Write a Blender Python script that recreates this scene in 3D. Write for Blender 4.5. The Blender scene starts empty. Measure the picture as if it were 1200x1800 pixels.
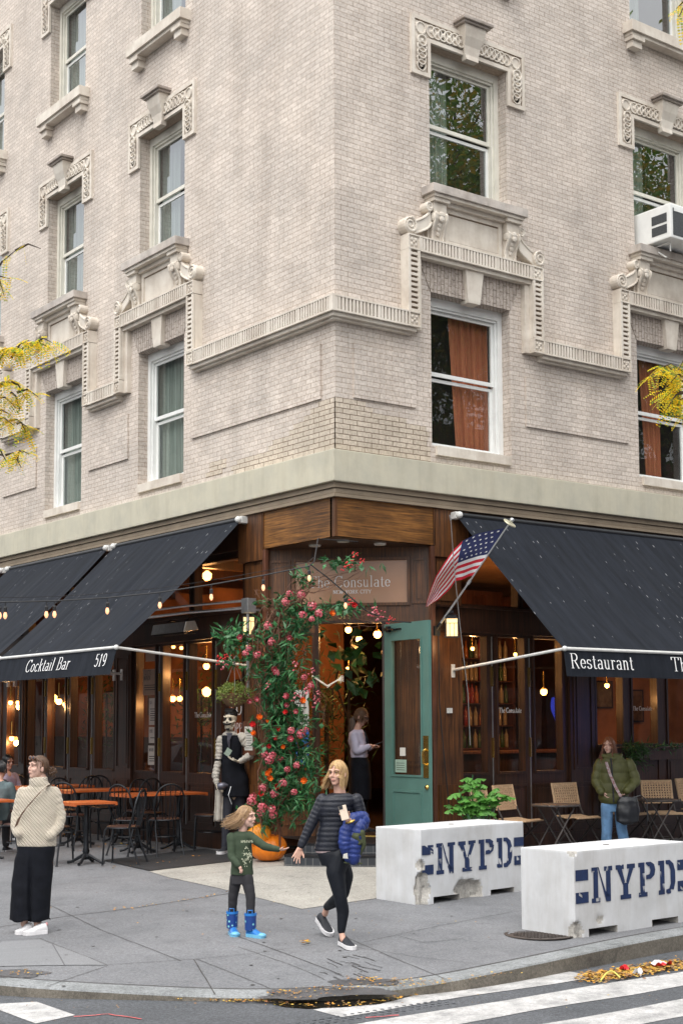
import bpy, bmesh, math, random
from mathutils import Vector, Matrix, noise as mnoise
PI = math.pi
random.seed(7)
sc = bpy.context.scene
COL = sc.collection

# ------------------------------------------------------------ camera
YAW, PITCH, ROLL = 0.6464, 0.0858, -0.0044
CAM = Vector((-11.113, -14.840, 1.95))
fw = Vector((math.sin(YAW)*math.cos(PITCH), math.cos(YAW)*math.cos(PITCH), math.sin(PITCH)))
rt = Vector((math.cos(YAW), -math.sin(YAW), 0)); up = rt.cross(fw)
r2 = rt*math.cos(ROLL) + up*math.sin(ROLL); u2 = -rt*math.sin(ROLL) + up*math.cos(ROLL)
cd = bpy.data.cameras.new("camera"); cam = bpy.data.objects.new("camera", cd); COL.objects.link(cam)
cam.matrix_world = Matrix(((r2.x, u2.x, -fw.x, CAM.x), (r2.y, u2.y, -fw.y, CAM.y), (r2.z, u2.z, -fw.z, CAM.z), (0, 0, 0, 1)))
cd.sensor_fit = 'VERTICAL'; cd.sensor_height = 36; cd.lens = 2526.39/1800*36
cd.shift_y = (1059.1-900)/1800; cd.clip_end = 2000
sc.camera = cam

# ------------------------------------------------------------ sky, sun, exposure
w = bpy.data.worlds.new("World"); sc.world = w; w.use_nodes = True
wn, wl = w.node_tree.nodes, w.node_tree.links
bg = wn['Background']
sky = wn.new('ShaderNodeTexSky'); sky.sky_type = 'NISHITA'; sky.sun_disc = False
SUN_EL, SUN_AZ = math.radians(56), math.radians(-118)      # azimuth measured from +Y towards +X
sky.sun_elevation = SUN_EL; sky.sun_rotation = SUN_AZ
sky.air_density = 1.0; sky.dust_density = 6.0; sky.ozone_density = 1.0
hs = wn.new('ShaderNodeHueSaturation'); hs.inputs['Saturation'].default_value = 0.22
wl.new(sky.outputs[0], hs.inputs['Color'])
tcw = wn.new('ShaderNodeTexCoord'); cn = wn.new('ShaderNodeTexNoise'); cn.inputs['Scale'].default_value = 2.2; cn.inputs['Detail'].default_value = 5; wl.new(tcw.outputs['Generated'], cn.inputs['Vector'])
cr = wn.new('ShaderNodeValToRGB'); cr.color_ramp.elements[0].position = .35; cr.color_ramp.elements[0].color = (.66, .69, .74, 1); cr.color_ramp.elements[1].position = .65; cr.color_ramp.elements[1].color = (1, .99, .97, 1); wl.new(cn.outputs[0], cr.inputs[0])
vm = wn.new('ShaderNodeVectorMath'); vm.operation = 'SCALE'; vm.inputs['Scale'].default_value = 10.5; wl.new(cr.outputs[0], vm.inputs[0])
mxw = wn.new('ShaderNodeMix'); mxw.data_type = 'RGBA'; mxw.inputs[0].default_value = .72      # cloud cover over the clear sky
sxw = wn.new('ShaderNodeSeparateXYZ'); wl.new(tcw.outputs['Generated'], sxw.inputs[0]); mr = wn.new('ShaderNodeMapRange'); wl.new(sxw.outputs[2], mr.inputs[0]); mr.inputs[1].default_value = 0; mr.inputs[2].default_value = 1; mr.inputs[3].default_value = .55; mr.inputs[4].default_value = 1.65
vm2 = wn.new('ShaderNodeVectorMath'); vm2.operation = 'SCALE'; wl.new(vm.outputs[0], vm2.inputs[0]); wl.new(mr.outputs[0], vm2.inputs['Scale'])      # overcast sky: brighter overhead
wl.new(hs.outputs[0], mxw.inputs[6]); wl.new(vm2.outputs[0], mxw.inputs[7]); wl.new(mxw.outputs[2], bg.inputs[0]); bg.inputs[1].default_value = 0.15
sd = bpy.data.lights.new("sun", 'SUN'); sd.energy = 0.9; sd.angle = math.radians(40); sd.color = (1, 0.95, 0.88)
so = bpy.data.objects.new("sun", sd); COL.objects.link(so)
sdir = Vector((math.sin(SUN_AZ)*math.cos(SUN_EL), math.cos(SUN_AZ)*math.cos(SUN_EL), math.sin(SUN_EL)))
so.rotation_euler = (-sdir).to_track_quat('-Z', 'Y').to_euler()
sc.view_settings.view_transform = 'Standard'; sc.view_settings.look = 'None'
sc.view_settings.exposure = 0.66; sc.view_settings.gamma = 1
sc.cycles.max_bounces = 8; sc.cycles.transparent_max_bounces = 16
sc.cycles.glossy_bounces = 4; sc.cycles.diffuse_bounces = 4; sc.cycles.sample_clamp_indirect = 6
sc.cycles.caustics_reflective = False; sc.cycles.caustics_refractive = False

# ------------------------------------------------------------ helpers
def tag(o, label=None, cat=None, group=None, kind=None):
    if label: o['label'] = label
    if cat: o['category'] = cat
    if group: o['group'] = group
    if kind: o['kind'] = kind
    return o
def empty(name, loc=(0, 0, 0), rz=0, label=None, cat=None, group=None):
    o = bpy.data.objects.new(name, None); COL.objects.link(o); o.location = loc; o.rotation_euler = (0, 0, rz)
    o.empty_display_size = 0.1
    return tag(o, label, cat, group)
class MB:
    """collects faces, in local coordinates of whatever it is built under"""
    def __init__(s): s.v = []; s.f = []; s.m = []; s.uv = None
    def face(s, pts, m=0):
        n = len(s.v); s.v += [tuple(p) for p in pts]; s.f.append(tuple(range(n, n+len(pts)))); s.m.append(m)
    def hexa(s, p, m=0):      # p: 8 points, bottom loop 0-3, top loop 4-7
        n = len(s.v); s.v += [tuple(q) for q in p]
        for q in ((3, 2, 1, 0), (4, 5, 6, 7), (0, 1, 5, 4), (1, 2, 6, 5), (2, 3, 7, 6), (3, 0, 4, 7)):
            s.f.append(tuple(n+i for i in q)); s.m.append(m)
    def box(s, a, b, m=0, T=None):
        x0, x1 = sorted((a[0], b[0])); y0, y1 = sorted((a[1], b[1])); z0, z1 = sorted((a[2], b[2]))
        p = [(x0, y0, z0), (x1, y0, z0), (x1, y1, z0), (x0, y1, z0), (x0, y0, z1), (x1, y0, z1), (x1, y1, z1), (x0, y1, z1)]
        if T: p = [T(*q) for q in p]
        s.hexa(p, m)
    def prism(s, poly, d, m=0, T=None):
        """poly: list of (u,z) extruded along the 2nd axis from d[0] to d[1]"""
        n = len(s.v); k = len(poly)
        T = T or (lambda a, b, c: (a, b, c))
        s.v += [tuple(T(u, d[0], z)) for u, z in poly] + [tuple(T(u, d[1], z)) for u, z in poly]
        s.f.append(tuple(range(n, n+k))); s.m.append(m)
        s.f.append(tuple(range(n+2*k-1, n+k-1, -1))); s.m.append(m)
        for i in range(k):
            j = (i+1) % k; s.f.append((n+i, n+k+i, n+k+j, n+j)); s.m.append(m)
    def tube(s, pts, r, seg=8, m=0, cap=True, flat=1.0):
        pts = [Vector(p) for p in pts]; N = len(pts)
        rs = r if isinstance(r, (list, tuple)) else [r]*N
        n = len(s.v); ref = None
        for i, p in enumerate(pts):
            t = (pts[min(i+1, N-1)] - pts[max(i-1, 0)])
            if t.length < 1e-9: t = Vector((0, 0, 1))
            t.normalize()
            if ref is None:
                ref = t.orthogonal().normalized()
            ref = (ref - t*ref.dot(t))
            if ref.length < 1e-6: ref = t.orthogonal()
            ref.normalize(); b = t.cross(ref)
            for k in range(seg):
                a = 2*PI*k/seg; s.v.append(tuple(p + ref*math.cos(a)*rs[i] + b*math.sin(a)*rs[i]*flat))
        for i in range(N-1):
            for k in range(seg):
                k2 = (k+1) % seg
                s.f.append((n+i*seg+k, n+i*seg+k2, n+(i+1)*seg+k2, n+(i+1)*seg+k)); s.m.append(m)
        if cap:
            s.f.append(tuple(n+k for k in range(seg-1, -1, -1))); s.m.append(m)
            s.f.append(tuple(n+(N-1)*seg+k for k in range(seg))); s.m.append(m)
    def lathe(s, prof, c=(0, 0, 0), seg=16, m=0, sx=1, sy=1, axis=None):
        """prof: (r,h) from bottom to top about the z axis (or 'axis' as a Matrix)"""
        n = len(s.v); N = len(prof); c = Vector(c)
        for r, h in prof:
            for k in range(seg):
                a = 2*PI*k/seg; p = Vector((r*math.cos(a)*sx, r*math.sin(a)*sy, h))
                if axis is not None: p = axis @ p
                s.v.append(tuple(c+p))
        for i in range(N-1):
            for k in range(seg):
                k2 = (k+1) % seg
                s.f.append((n+i*seg+k, n+i*seg+k2, n+(i+1)*seg+k2, n+(i+1)*seg+k)); s.m.append(m)
        s.f.append(tuple(n+k for k in range(seg-1, -1, -1))); s.m.append(m)
        s.f.append(tuple(n+(N-1)*seg+k for k in range(seg))); s.m.append(m)
    def ball(s, c, r, m=0, seg=12, rings=8, R=None):
        rx, ry, rz = r if isinstance(r, (tuple, list)) else (r, r, r)
        n = len(s.v); c = Vector(c)
        for i in range(1, rings):
            ph = PI*i/rings
            for k in range(seg):
                a = 2*PI*k/seg; p = Vector((rx*math.sin(ph)*math.cos(a), ry*math.sin(ph)*math.sin(a), -rz*math.cos(ph)))
                if R is not None: p = R @ p
                s.v.append(tuple(c+p))
        b = Vector((0, 0, -rz)); t = Vector((0, 0, rz))
        if R is not None: b = R @ b; t = R @ t
        s.v.append(tuple(c+b)); s.v.append(tuple(c+t)); ib = len(s.v)-2; it = ib+1
        for i in range(rings-2):
            for k in range(seg):
                k2 = (k+1) % seg; s.f.append((n+i*seg+k, n+i*seg+k2, n+(i+1)*seg+k2, n+(i+1)*seg+k)); s.m.append(m)
        for k in range(seg):
            k2 = (k+1) % seg
            s.f.append((ib, n+k2, n+k)); s.m.append(m)
            s.f.append((it, n+(rings-2)*seg+k, n+(rings-2)*seg+k2)); s.m.append(m)
    def loft(s, rings, m=0, cap=True):
        n = len(s.v); K = len(rings[0]); N = len(rings)
        for r in rings: s.v += [tuple(p) for p in r]
        for i in range(N-1):
            for k in range(K):
                k2 = (k+1) % K; s.f.append((n+i*K+k, n+i*K+k2, n+(i+1)*K+k2, n+(i+1)*K+k)); s.m.append(m)
        if cap:
            s.f.append(tuple(n+k for k in range(K-1, -1, -1))); s.m.append(m)
            s.f.append(tuple(n+(N-1)*K+k for k in range(K))); s.m.append(m)
    def grid(s, fn, nu, nv, m=0, closed=False):
        n = len(s.v)
        for i in range(nu+1):
            for j in range(nv+1): s.v.append(tuple(fn(i/nu, j/nv)))
        for i in range(nu):
            for j in range(nv):
                a = n+i*(nv+1)+j; s.f.append((a, a+nv+1, a+nv+2, a+1)); s.m.append(m(i, j) if callable(m) else m)
    def mesh(s, name, mats):
        me = bpy.data.meshes.new(name); me.from_pydata(s.v, [], s.f); me.update()
        for q in (mats if isinstance(mats, (list, tuple)) else [mats]): me.materials.append(q)
        me.polygons.foreach_set('material_index', s.m)
        return me
    def build(s, name, mats, parent=None, smooth=False, bevel=0, world=True, recalc=True, angle=40):
        me = s.mesh(name, mats)
        if parent is not None and world:
            off = Vector((0, 0, 0)); q = parent
            while q is not None: off += q.location; q = q.parent
            me.transform(Matrix.Translation(-off))
        if recalc or bevel:
            bm = bmesh.new(); bm.from_mesh(me)
            bmesh.ops.remove_doubles(bm, verts=bm.verts, dist=1e-5) if bevel else None
            if recalc: bmesh.ops.recalc_face_normals(bm, faces=bm.faces)
            if bevel: bmesh.ops.bevel(bm, geom=[e for e in bm.edges if len(e.link_faces) == 2 and e.calc_face_angle(0) > 0.6], offset=bevel, segments=2, affect='EDGES', profile=0.6)
            bm.to_mesh(me); bm.free()
        if smooth:
            me.polygons.foreach_set('use_smooth', [True]*len(me.polygons))
            if angle < 180:
                try: me.set_sharp_from_angle(angle=math.radians(angle))
                except Exception: pass
        o = bpy.data.objects.new(name, me); COL.objects.link(o)
        if parent is not None: o.parent = parent
        return o
def copy_tree(o, parent=None):
    c = o.copy(); COL.objects.link(c); c.parent = parent
    for ch in list(o.children): copy_tree(ch, c)
    return c
def TR(u, d, z): return (u, -d, z)      # right street wall: u along +X, d out of the wall
def TL(u, d, z): return (-d, u, z)      # left street wall: u along +Y, d out of the wall
def ground(x, y):                        # the pavement's height
    dB = math.hypot(min(x, 0), min(y, 0))
    t = min(max(1-math.hypot(x+5.2, y+5.9)/2.6, 0), 1)
    return 0.2-.035*dB-.07*t*t*(3-2*t)
def at(px, depth, py):                   # a point seen at photo pixel (px, py) at the given depth
    d = fw + r2*((px-600)/2526.39) - u2*((py-1059.1)/2526.39)
    return CAM + d*depth
def gpt(px, py, h=0):                    # pavement point under a photo pixel
    d = fw + r2*((px-600)/2526.39) - u2*((py-1059.1)/2526.39); z = 0
    for _ in range(10):
        g = CAM + d*((z+h-CAM.z)/d.z); z = ground(g.x, g.y)
    return g

# ------------------------------------------------------------ materials
def nodes(name):
    m = bpy.data.materials.new(name); m.use_nodes = True
    return m, m.node_tree.nodes, m.node_tree.links, m.node_tree.nodes['Principled BSDF']
def ramp(n, stops):
    r = n.new('ShaderNodeValToRGB'); e = r.color_ramp.elements
    while len(e) > 1: e.remove(e[-1])
    e[0].position = stops[0][0]; e[0].color = (*stops[0][1], 1)
    for p, c in stops[1:]:
        q = e.new(p); q.color = (*c, 1)
    return r
def noise_node(n, l, vec, scale, detail=4, rough=.55, stretch=None):
    t = n.new('ShaderNodeTexNoise'); t.inputs['Scale'].default_value = scale
    t.inputs['Detail'].default_value = detail; t.inputs['Roughness'].default_value = rough
    if stretch:
        mp = n.new('ShaderNodeMapping'); mp.inputs['Scale'].default_value = stretch; l.new(vec, mp.inputs[0]); vec = mp.outputs[0]
    l.new(vec, t.inputs['Vector']); return t
def add_bump(n, l, b, h, strength, dist=.01):
    bp = n.new('ShaderNodeBump'); bp.inputs['Strength'].default_value = strength; bp.inputs['Distance'].default_value = dist
    l.new(h, bp.inputs['Height'])
    if b.inputs['Normal'].is_linked: l.new(b.inputs['Normal'].links[0].from_socket, bp.inputs['Normal'])
    l.new(bp.outputs[0], b.inputs['Normal'])
def pm(name, col, rough=.7, var=.15, scale=8, bump=0, bscale=60, metal=0, coat=0, stretch=None, spec=.5, world=False, dark=None, trans=0, sheen=0):
    m, n, l, b = nodes(name)
    b.inputs['Roughness'].default_value = rough; b.inputs['Metallic'].default_value = metal
    b.inputs['Specular IOR Level'].default_value = spec
    b.inputs['Coat Weight'].default_value = coat; b.inputs['Coat Roughness'].default_value = .12
    if sheen: b.inputs['Sheen Weight'].default_value = sheen
    if trans: b.inputs['Transmission Weight'].default_value = trans
    if world: vec = n.new('ShaderNodeNewGeometry').outputs['Position']
    else: vec = n.new('ShaderNodeTexCoord').outputs['Object']
    t = noise_node(n, l, vec, scale, stretch=stretch)
    c0 = dark or tuple(c*(1-var) for c in col); c1 = tuple(min(1, c*(1+var)) for c in col)
    r = ramp(n, [(.3, c0), (.7, c1)]); l.new(t.outputs[0], r.inputs[0]); l.new(r.outputs[0], b.inputs['Base Color'])
    if bump:
        t2 = noise_node(n, l, vec, bscale, stretch=stretch); add_bump(n, l, b, t2.outputs[0], bump, .01)
    return m
def emit(name, col, s):
    m, n, l, b = nodes(name)
    b.inputs['Base Color'].default_value = (*col, 1); b.inputs['Emission Color'].default_value = (*col, 1); b.inputs['Emission Strength'].default_value = s
    return m
def math_node(n, l, op, a, b=None):
    q = n.new('ShaderNodeMath'); q.operation = op
    for i, s in enumerate((a, b)):
        if s is None: continue
        if isinstance(s, (int, float)): q.inputs[i].default_value = s
        else: l.new(s, q.inputs[i])
    return q.outputs[0]
def mix_rgb(n, l, f, a, b, mode='MIX'):
    q = n.new('ShaderNodeMix'); q.data_type = 'RGBA'; q.blend_type = mode
    for i, s in ((0, f), (6, a), (7, b)):
        if isinstance(s, (int, float)): q.inputs[i].default_value = s
        elif isinstance(s, tuple): q.inputs[i].default_value = (*s, 1)
        else: l.new(s, q.inputs[i])
    return q.outputs[2]
def wall_uv(n, l):
    g = n.new('ShaderNodeNewGeometry'); s = n.new('ShaderNodeSeparateXYZ'); l.new(g.outputs['Position'], s.inputs[0])
    c = n.new('ShaderNodeCombineXYZ'); l.new(math_node(n, l, 'SUBTRACT', s.outputs[0], s.outputs[1]), c.inputs[0]); l.new(s.outputs[2], c.inputs[1])
    return g.outputs['Position'], c.outputs[0], s
def brick_mat(name, c1, c2, mortar, msize=.0035, width=.215, row=.0687, var=.14):
    m, n, l, b = nodes(name); pos, uv, s = wall_uv(n, l)
    bt = n.new('ShaderNodeTexBrick'); l.new(uv, bt.inputs['Vector'])
    bt.inputs['Scale'].default_value = 1; bt.inputs['Brick Width'].default_value = width; bt.inputs['Row Height'].default_value = row
    bt.inputs['Mortar Size'].default_value = msize; bt.inputs['Mortar Smooth'].default_value = .15; bt.inputs['Bias'].default_value = 0
    bt.inputs['Color1'].default_value = (*c1, 1); bt.inputs['Color2'].default_value = (*c2, 1); bt.inputs['Mortar'].default_value = (*mortar, 1)
    t1 = noise_node(n, l, pos, .9, 5, .6); t2 = noise_node(n, l, pos, 26, 3, .7)
    t3 = noise_node(n, l, pos, 1.6, 4, .6, stretch=(1, 1, .18))
    r1 = ramp(n, [(.3, (1-var,)*3), (.65, (1.12, 1.1, 1.08))]); l.new(t1.outputs[0], r1.inputs[0])
    r2_ = ramp(n, [(.37, (.80, .785, .775)), (.6, (1.05, 1.05, 1.05))]); l.new(t2.outputs[0], r2_.inputs[0])
    r3 = ramp(n, [(.34, (.85, .84, .83)), (.54, (1, 1, 1))]); l.new(t3.outputs[0], r3.inputs[0])
    c = mix_rgb(n, l, 1.0, bt.outputs['Color'], r1.outputs[0], 'MULTIPLY'); c = mix_rgb(n, l, 1.0, c, r2_.outputs[0], 'MULTIPLY'); c = mix_rgb(n, l, .8, c, r3.outputs[0], 'MULTIPLY')
    l.new(c, b.inputs['Base Color']); b.inputs['Roughness'].default_value = .85; b.inputs['Specular IOR Level'].default_value = .3
    inv = math_node(n, l, 'SUBTRACT', 1, bt.outputs['Fac']); add_bump(n, l, b, inv, .7, .006); add_bump(n, l, b, t2.outputs[0], .35, .006)
    return m
M = {}
M['brick'] = brick_mat('wall_brick', (.655, .595, .54), (.555, .50, .45), (.40, .325, .26), msize=.004)
M['newbrick'] = brick_mat('replacement_brick', (.62, .55, .46), (.52, .46, .38), (.19, .14, .10), msize=.0055, width=.24, var=.06)
def vbrick():
    m, n, l, b = nodes('arch_brick'); pos, uv, s = wall_uv(n, l)
    c = n.new('ShaderNodeCombineXYZ'); l.new(s.outputs[2], c.inputs[0]); l.new(math_node(n, l, 'SUBTRACT', s.outputs[0], s.outputs[1]), c.inputs[1])
    bt = n.new('ShaderNodeTexBrick'); l.new(c.outputs[0], bt.inputs['Vector']); bt.inputs['Scale'].default_value = 1
    bt.inputs['Brick Width'].default_value = .2; bt.inputs['Row Height'].default_value = .066; bt.inputs['Mortar Size'].default_value = .004
    bt.inputs['Color1'].default_value = (.47, .41, .36, 1); bt.inputs['Color2'].default_value = (.40, .35, .31, 1); bt.inputs['Mortar'].default_value = (.15, .11, .08, 1)
    t2 = noise_node(n, l, pos, 22, 3, .7); r = ramp(n, [(.35, (.7, .68, .66)), (.6, (1.1, 1.1, 1.1))]); l.new(t2.outputs[0], r.inputs[0])
    l.new(mix_rgb(n, l, 1, bt.outputs[0], r.outputs[0], 'MULTIPLY'), b.inputs['Base Color']); b.inputs['Roughness'].default_value = .85
    add_bump(n, l, b, math_node(n, l, 'SUBTRACT', 1, bt.outputs['Fac']), .7, .006)
    return m
M['vbrick'] = vbrick()
def stone_mat(name, col, dirt, dx=.5):
    m, n, l, b = nodes(name); g = n.new('ShaderNodeNewGeometry'); pos = g.outputs['Position']
    t1 = noise_node(n, l, pos, 2.2, 6, .65); t2 = noise_node(n, l, pos, 5, 4, .7, stretch=(1, 1, .15)); t3 = noise_node(n, l, pos, 90, 3, .6)
    r = ramp(n, [(.32, dirt), (.6, col)]); l.new(t1.outputs[0], r.inputs[0])
    r2_ = ramp(n, [(.32, (.78, .75, .71)), (.55, (1, 1, 1))]); l.new(t2.outputs[0], r2_.inputs[0])
    l.new(mix_rgb(n, l, dx, r.outputs[0], r2_.outputs[0], 'MULTIPLY'), b.inputs['Base Color'])
    b.inputs['Roughness'].default_value = .75; add_bump(n, l, b, t3.outputs[0], .25, .004); add_bump(n, l, b, t1.outputs[0], .2, .01)
    return m
M['stone'] = stone_mat('terracotta_stone', (.70, .645, .565), (.52, .455, .385))
M['stonedirty'] = stone_mat('weathered_stone', (.54, .49, .44), (.30, .27, .25), .9)
M['keycap'] = stone_mat('sooty_stone', (.40, .35, .31), (.20, .17, .15), .9)
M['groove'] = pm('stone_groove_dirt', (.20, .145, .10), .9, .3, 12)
M['band'] = stone_mat('painted_band', (.52, .49, .385), (.44, .42, .34), .45)
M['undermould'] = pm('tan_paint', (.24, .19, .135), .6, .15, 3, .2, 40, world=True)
M['winframe'] = pm('cream_window_paint', (.68, .66, .58), .45, .08, 6, .1, 40)
M['winframe2'] = pm('white_window_paint', (.78, .79, .77), .4, .05, 6)
M['curtain'] = pm('rust_curtain', (.42, .13, .06), .9, .2, 6, .3, 14, stretch=(9, 9, .4))
M['sheer'] = pm('sheer_curtain', (.27, .30, .275), .9, .25, 5, .3, 12, stretch=(14, 14, .3))
M['dark'] = pm('dark_room', (.015, .014, .013), .9, .2, 3)
M['roomgrey'] = pm('room_wall', (.09, .08, .07), .9, .3, 1)
def wood_mat(name, c0, c1, rough=.35, horiz=True, coat=.25, sc=1):
    m, n, l, b = nodes(name); g = n.new('ShaderNodeNewGeometry'); pos = g.outputs['Position']
    st = (1.2*sc, 1.2*sc, 30*sc) if horiz else (26*sc, 26*sc, 1.0*sc)
    t = noise_node(n, l, pos, 1.6, 8, .65, stretch=st); t2 = noise_node(n, l, pos, 1.1, 4, .6)
    r = ramp(n, [(.32, c0), (.52, tuple((a+q)/2 for a, q in zip(c0, c1))), (.68, c1)]); l.new(t.outputs[0], r.inputs[0])
    r2_ = ramp(n, [(.35, (.45, .42, .4)), (.6, (1.1, 1.1, 1.1))]); l.new(t2.outputs[0], r2_.inputs[0])
    l.new(mix_rgb(n, l, .85, r.outputs[0], r2_.outputs[0], 'MULTIPLY'), b.inputs['Base Color'])
    b.inputs['Roughness'].default_value = rough; b.inputs['Coat Weight'].default_value = coat; b.inputs['Coat Roughness'].default_value = .15
    add_bump(n, l, b, t.outputs[0], .25, .004)
    return m
M['fascia'] = wood_mat('varnished_fascia_wood', (.032, .012, .004), (.36, .155, .036), .4, True, .2)
M['pierwood'] = wood_mat('varnished_pier_wood', (.025, .010, .004), (.20, .075, .020), .5, False, .06)
M['darkwood'] = wood_mat('dark_stained_wood', (.010, .005, .003), (.075, .028, .013), .4, False, .15)
M['redwood'] = wood_mat('worn_red_wood', (.05, .018, .010), (.20, .075, .038), .5, False, .1)
M['green'] = pm('green_door_paint', (.085, .185, .160), .5, .1, 2.5, .1, 60, world=True)
M['brass'] = pm('brass', (.62, .42, .12), .25, .15, 10, metal=1)
M['steel'] = pm('galvanised_steel', (.55, .56, .57), .35, .12, 20, metal=.9)
M['whitemetal'] = pm('white_metal', (.62, .62, .60), .45, .1, 10)
M['blackmetal'] = pm('black_metal', (.012, .013, .016), .38, .2, 15, .1, 80, metal=.3)
M['blacktile'] = None
def glass_mat(name, tint=(.85, .9, .88), ior=1.9, dirt=.02, rough=.0):
    m, n, l, b = nodes(name); n.remove(b)
    out = n['Material Output']; tr = n.new('ShaderNodeBsdfTransparent'); tr.inputs[0].default_value = (*tint, 1)
    gl = n.new('ShaderNodeBsdfGlossy'); gl.inputs['Roughness'].default_value = rough; gl.inputs[0].default_value = (.95, .97, 1, 1)
    fr = n.new('ShaderNodeFresnel'); g = n.new('ShaderNodeNewGeometry')
    l.new(math_node(n, l, 'POWER', ior, math_node(n, l, 'SUBTRACT', 1, math_node(n, l, 'MULTIPLY', g.outputs['Backfacing'], 2))), fr.inputs[0]); t = noise_node(n, l, g.outputs['Position'], 1.3, 1)
    bp = n.new('ShaderNodeBump'); bp.inputs['Strength'].default_value = .06; bp.inputs['Distance'].default_value = .05; l.new(t.outputs[0], bp.inputs['Height'])
    l.new(bp.outputs[0], gl.inputs['Normal'])
    mx = n.new('ShaderNodeMixShader'); l.new(fr.outputs[0], mx.inputs[0]); l.new(tr.outputs[0], mx.inputs[1]); l.new(gl.outputs[0], mx.inputs[2])
    df = n.new('ShaderNodeBsdfDiffuse'); df.inputs[0].default_value = (.5, .5, .48, 1)
    m2 = n.new('ShaderNodeMixShader'); m2.inputs[0].default_value = dirt; l.new(mx.outputs[0], m2.inputs[1]); l.new(df.outputs[0], m2.inputs[2])
    l.new(m2.outputs[0], out.inputs[0]); return m
M['glass'] = glass_mat('window_glass', ior=2.6, dirt=.015)
M['lowglass'] = glass_mat('lower_window_glass', ior=1.6, dirt=.015)
M['shopglass'] = glass_mat('shop_glass', (.80, .76, .70), 1.75, .006)
def awning_mat():
    m, n, l, b = nodes('awning_canvas')
    uv = n.new('ShaderNodeAttribute'); uv.attribute_name = 'cloth'; v = uv.outputs['Vector']
    t1 = noise_node(n, l, v, 2.2, 6, .7, stretch=(4, .45, 1)); r = ramp(n, [(.32, (.005, .0068, .0105)), (.68, (.0145, .018, .0265))]); l.new(t1.outputs[0], r.inputs[0])
    vt = n.new('ShaderNodeTexVoronoi'); vt.inputs['Scale'].default_value = 1; mp = n.new('ShaderNodeMapping'); mp.inputs['Scale'].default_value = (21, 4.2, 1); l.new(v, mp.inputs[0]); l.new(mp.outputs[0], vt.inputs['Vector'])
    sp = math_node(n, l, 'LESS_THAN', vt.outputs['Distance'], .12)
    sepc = n.new('ShaderNodeSeparateColor'); l.new(vt.outputs['Color'], sepc.inputs[0])
    t3 = noise_node(n, l, v, 1.4, 3, .7); s2 = n.new('ShaderNodeSeparateXYZ'); l.new(v, s2.inputs[0])
    dens = math_node(n, l, 'SUBTRACT', t3.outputs[0], math_node(n, l, 'MULTIPLY', s2.outputs[1], .035))
    ok = math_node(n, l, 'GREATER_THAN', math_node(n, l, 'ADD', dens, math_node(n, l, 'MULTIPLY', sepc.outputs[0], .5)), .80)
    f = math_node(n, l, 'MULTIPLY', sp, ok)
    f = math_node(n, l, 'MULTIPLY', f, math_node(n, l, 'ADD', .35, math_node(n, l, 'MULTIPLY', sepc.outputs[1], .6)))
    l.new(mix_rgb(n, l, f, r.outputs[0], (.38, .39, .41)), b.inputs['Base Color'])
    b.inputs['Roughness'].default_value = .85; b.inputs['Specular IOR Level'].default_value = .2
    t2 = noise_node(n, l, v, 300, 2); add_bump(n, l, b, t2.outputs[0], .2, .002)
    return m
M['awning'] = awning_mat()
M['letter'] = pm('white_lettering', (.88, .88, .88), .6, .04, 20)
M['goldletter'] = pm('gold_lettering', (.62, .42, .16), .4, .1, 20)
def pave_mat(name, base, blot, sc1=.7, speck=.35, rough=.85, grooves=False):
    m, n, l, b = nodes(name); g = n.new('ShaderNodeNewGeometry'); pos = g.outputs['Position']
    t1 = noise_node(n, l, pos, sc1, 6, .65); t2 = noise_node(n, l, pos, 140, 2, .8); t3 = noise_node(n, l, pos, 4, 5, .7)
    r = ramp(n, [(.3, blot), (.62, base)]); l.new(t1.outputs[0], r.inputs[0])
    r2_ = ramp(n, [(.3, (1-speck,)*3), (.7, (1+speck*.8,)*3)]); l.new(t2.outputs[0], r2_.inputs[0])
    r3 = ramp(n, [(.28, (.75, .75, .76)), (.5, (1, 1, 1))]); l.new(t3.outputs[0], r3.inputs[0])
    t4 = noise_node(n, l, pos, 42, 3, .75); r4 = ramp(n, [(.34, (1-speck*.75,)*3), (.66, (1+speck*.6,)*3)]); l.new(t4.outputs[0], r4.inputs[0])
    c = mix_rgb(n, l, 1, r.outputs[0], r2_.outputs[0], 'MULTIPLY'); c = mix_rgb(n, l, .8, c, r3.outputs[0], 'MULTIPLY'); c = mix_rgb(n, l, 1, c, r4.outputs[0], 'MULTIPLY')
    if speck > .3:
        t5 = noise_node(n, l, pos, 2.6, 3, .8); r5 = ramp(n, [(.28, (.55, .55, .55)), (.34, (1, 1, 1))]); l.new(t5.outputs[0], r5.inputs[0]); c = mix_rgb(n, l, .7, c, r5.outputs[0], 'MULTIPLY')
    l.new(c, b.inputs['Base Color']); b.inputs['Roughness'].default_value = rough
    add_bump(n, l, b, t2.outputs[0], .5, .004)
    return m
M['sidewalk'] = pave_mat('sidewalk_concrete', (.185, .188, .198), (.13, .134, .143))
M['pad'] = pave_mat('entrance_concrete', (.38, .36, .32), (.29, .275, .245), 1.3)
M['asphalt'] = pave_mat('asphalt', (.095, .10, .11), (.06, .065, .072), .8, .55)
M['curb'] = pave_mat('granite_curb', (.25, .26, .265), (.17, .18, .18), 2)
M['curbface'] = pave_mat('curb_face', (.19, .17, .14), (.10, .09, .075), 3)
M['paint'] = pave_mat('road_paint', (.52, .51, .50), (.28, .278, .275), 5, .3, .7)
M['joint'] = pm('pavement_joint', (.055, .05, .047), .95, .3, 10)
M['block'] = stone_mat('painted_concrete', (.60, .61, .625), (.50, .505, .51), .55)
M['rubble'] = pave_mat('broken_concrete', (.50, .48, .44), (.38, .36, .33), 6, .25)
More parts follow.
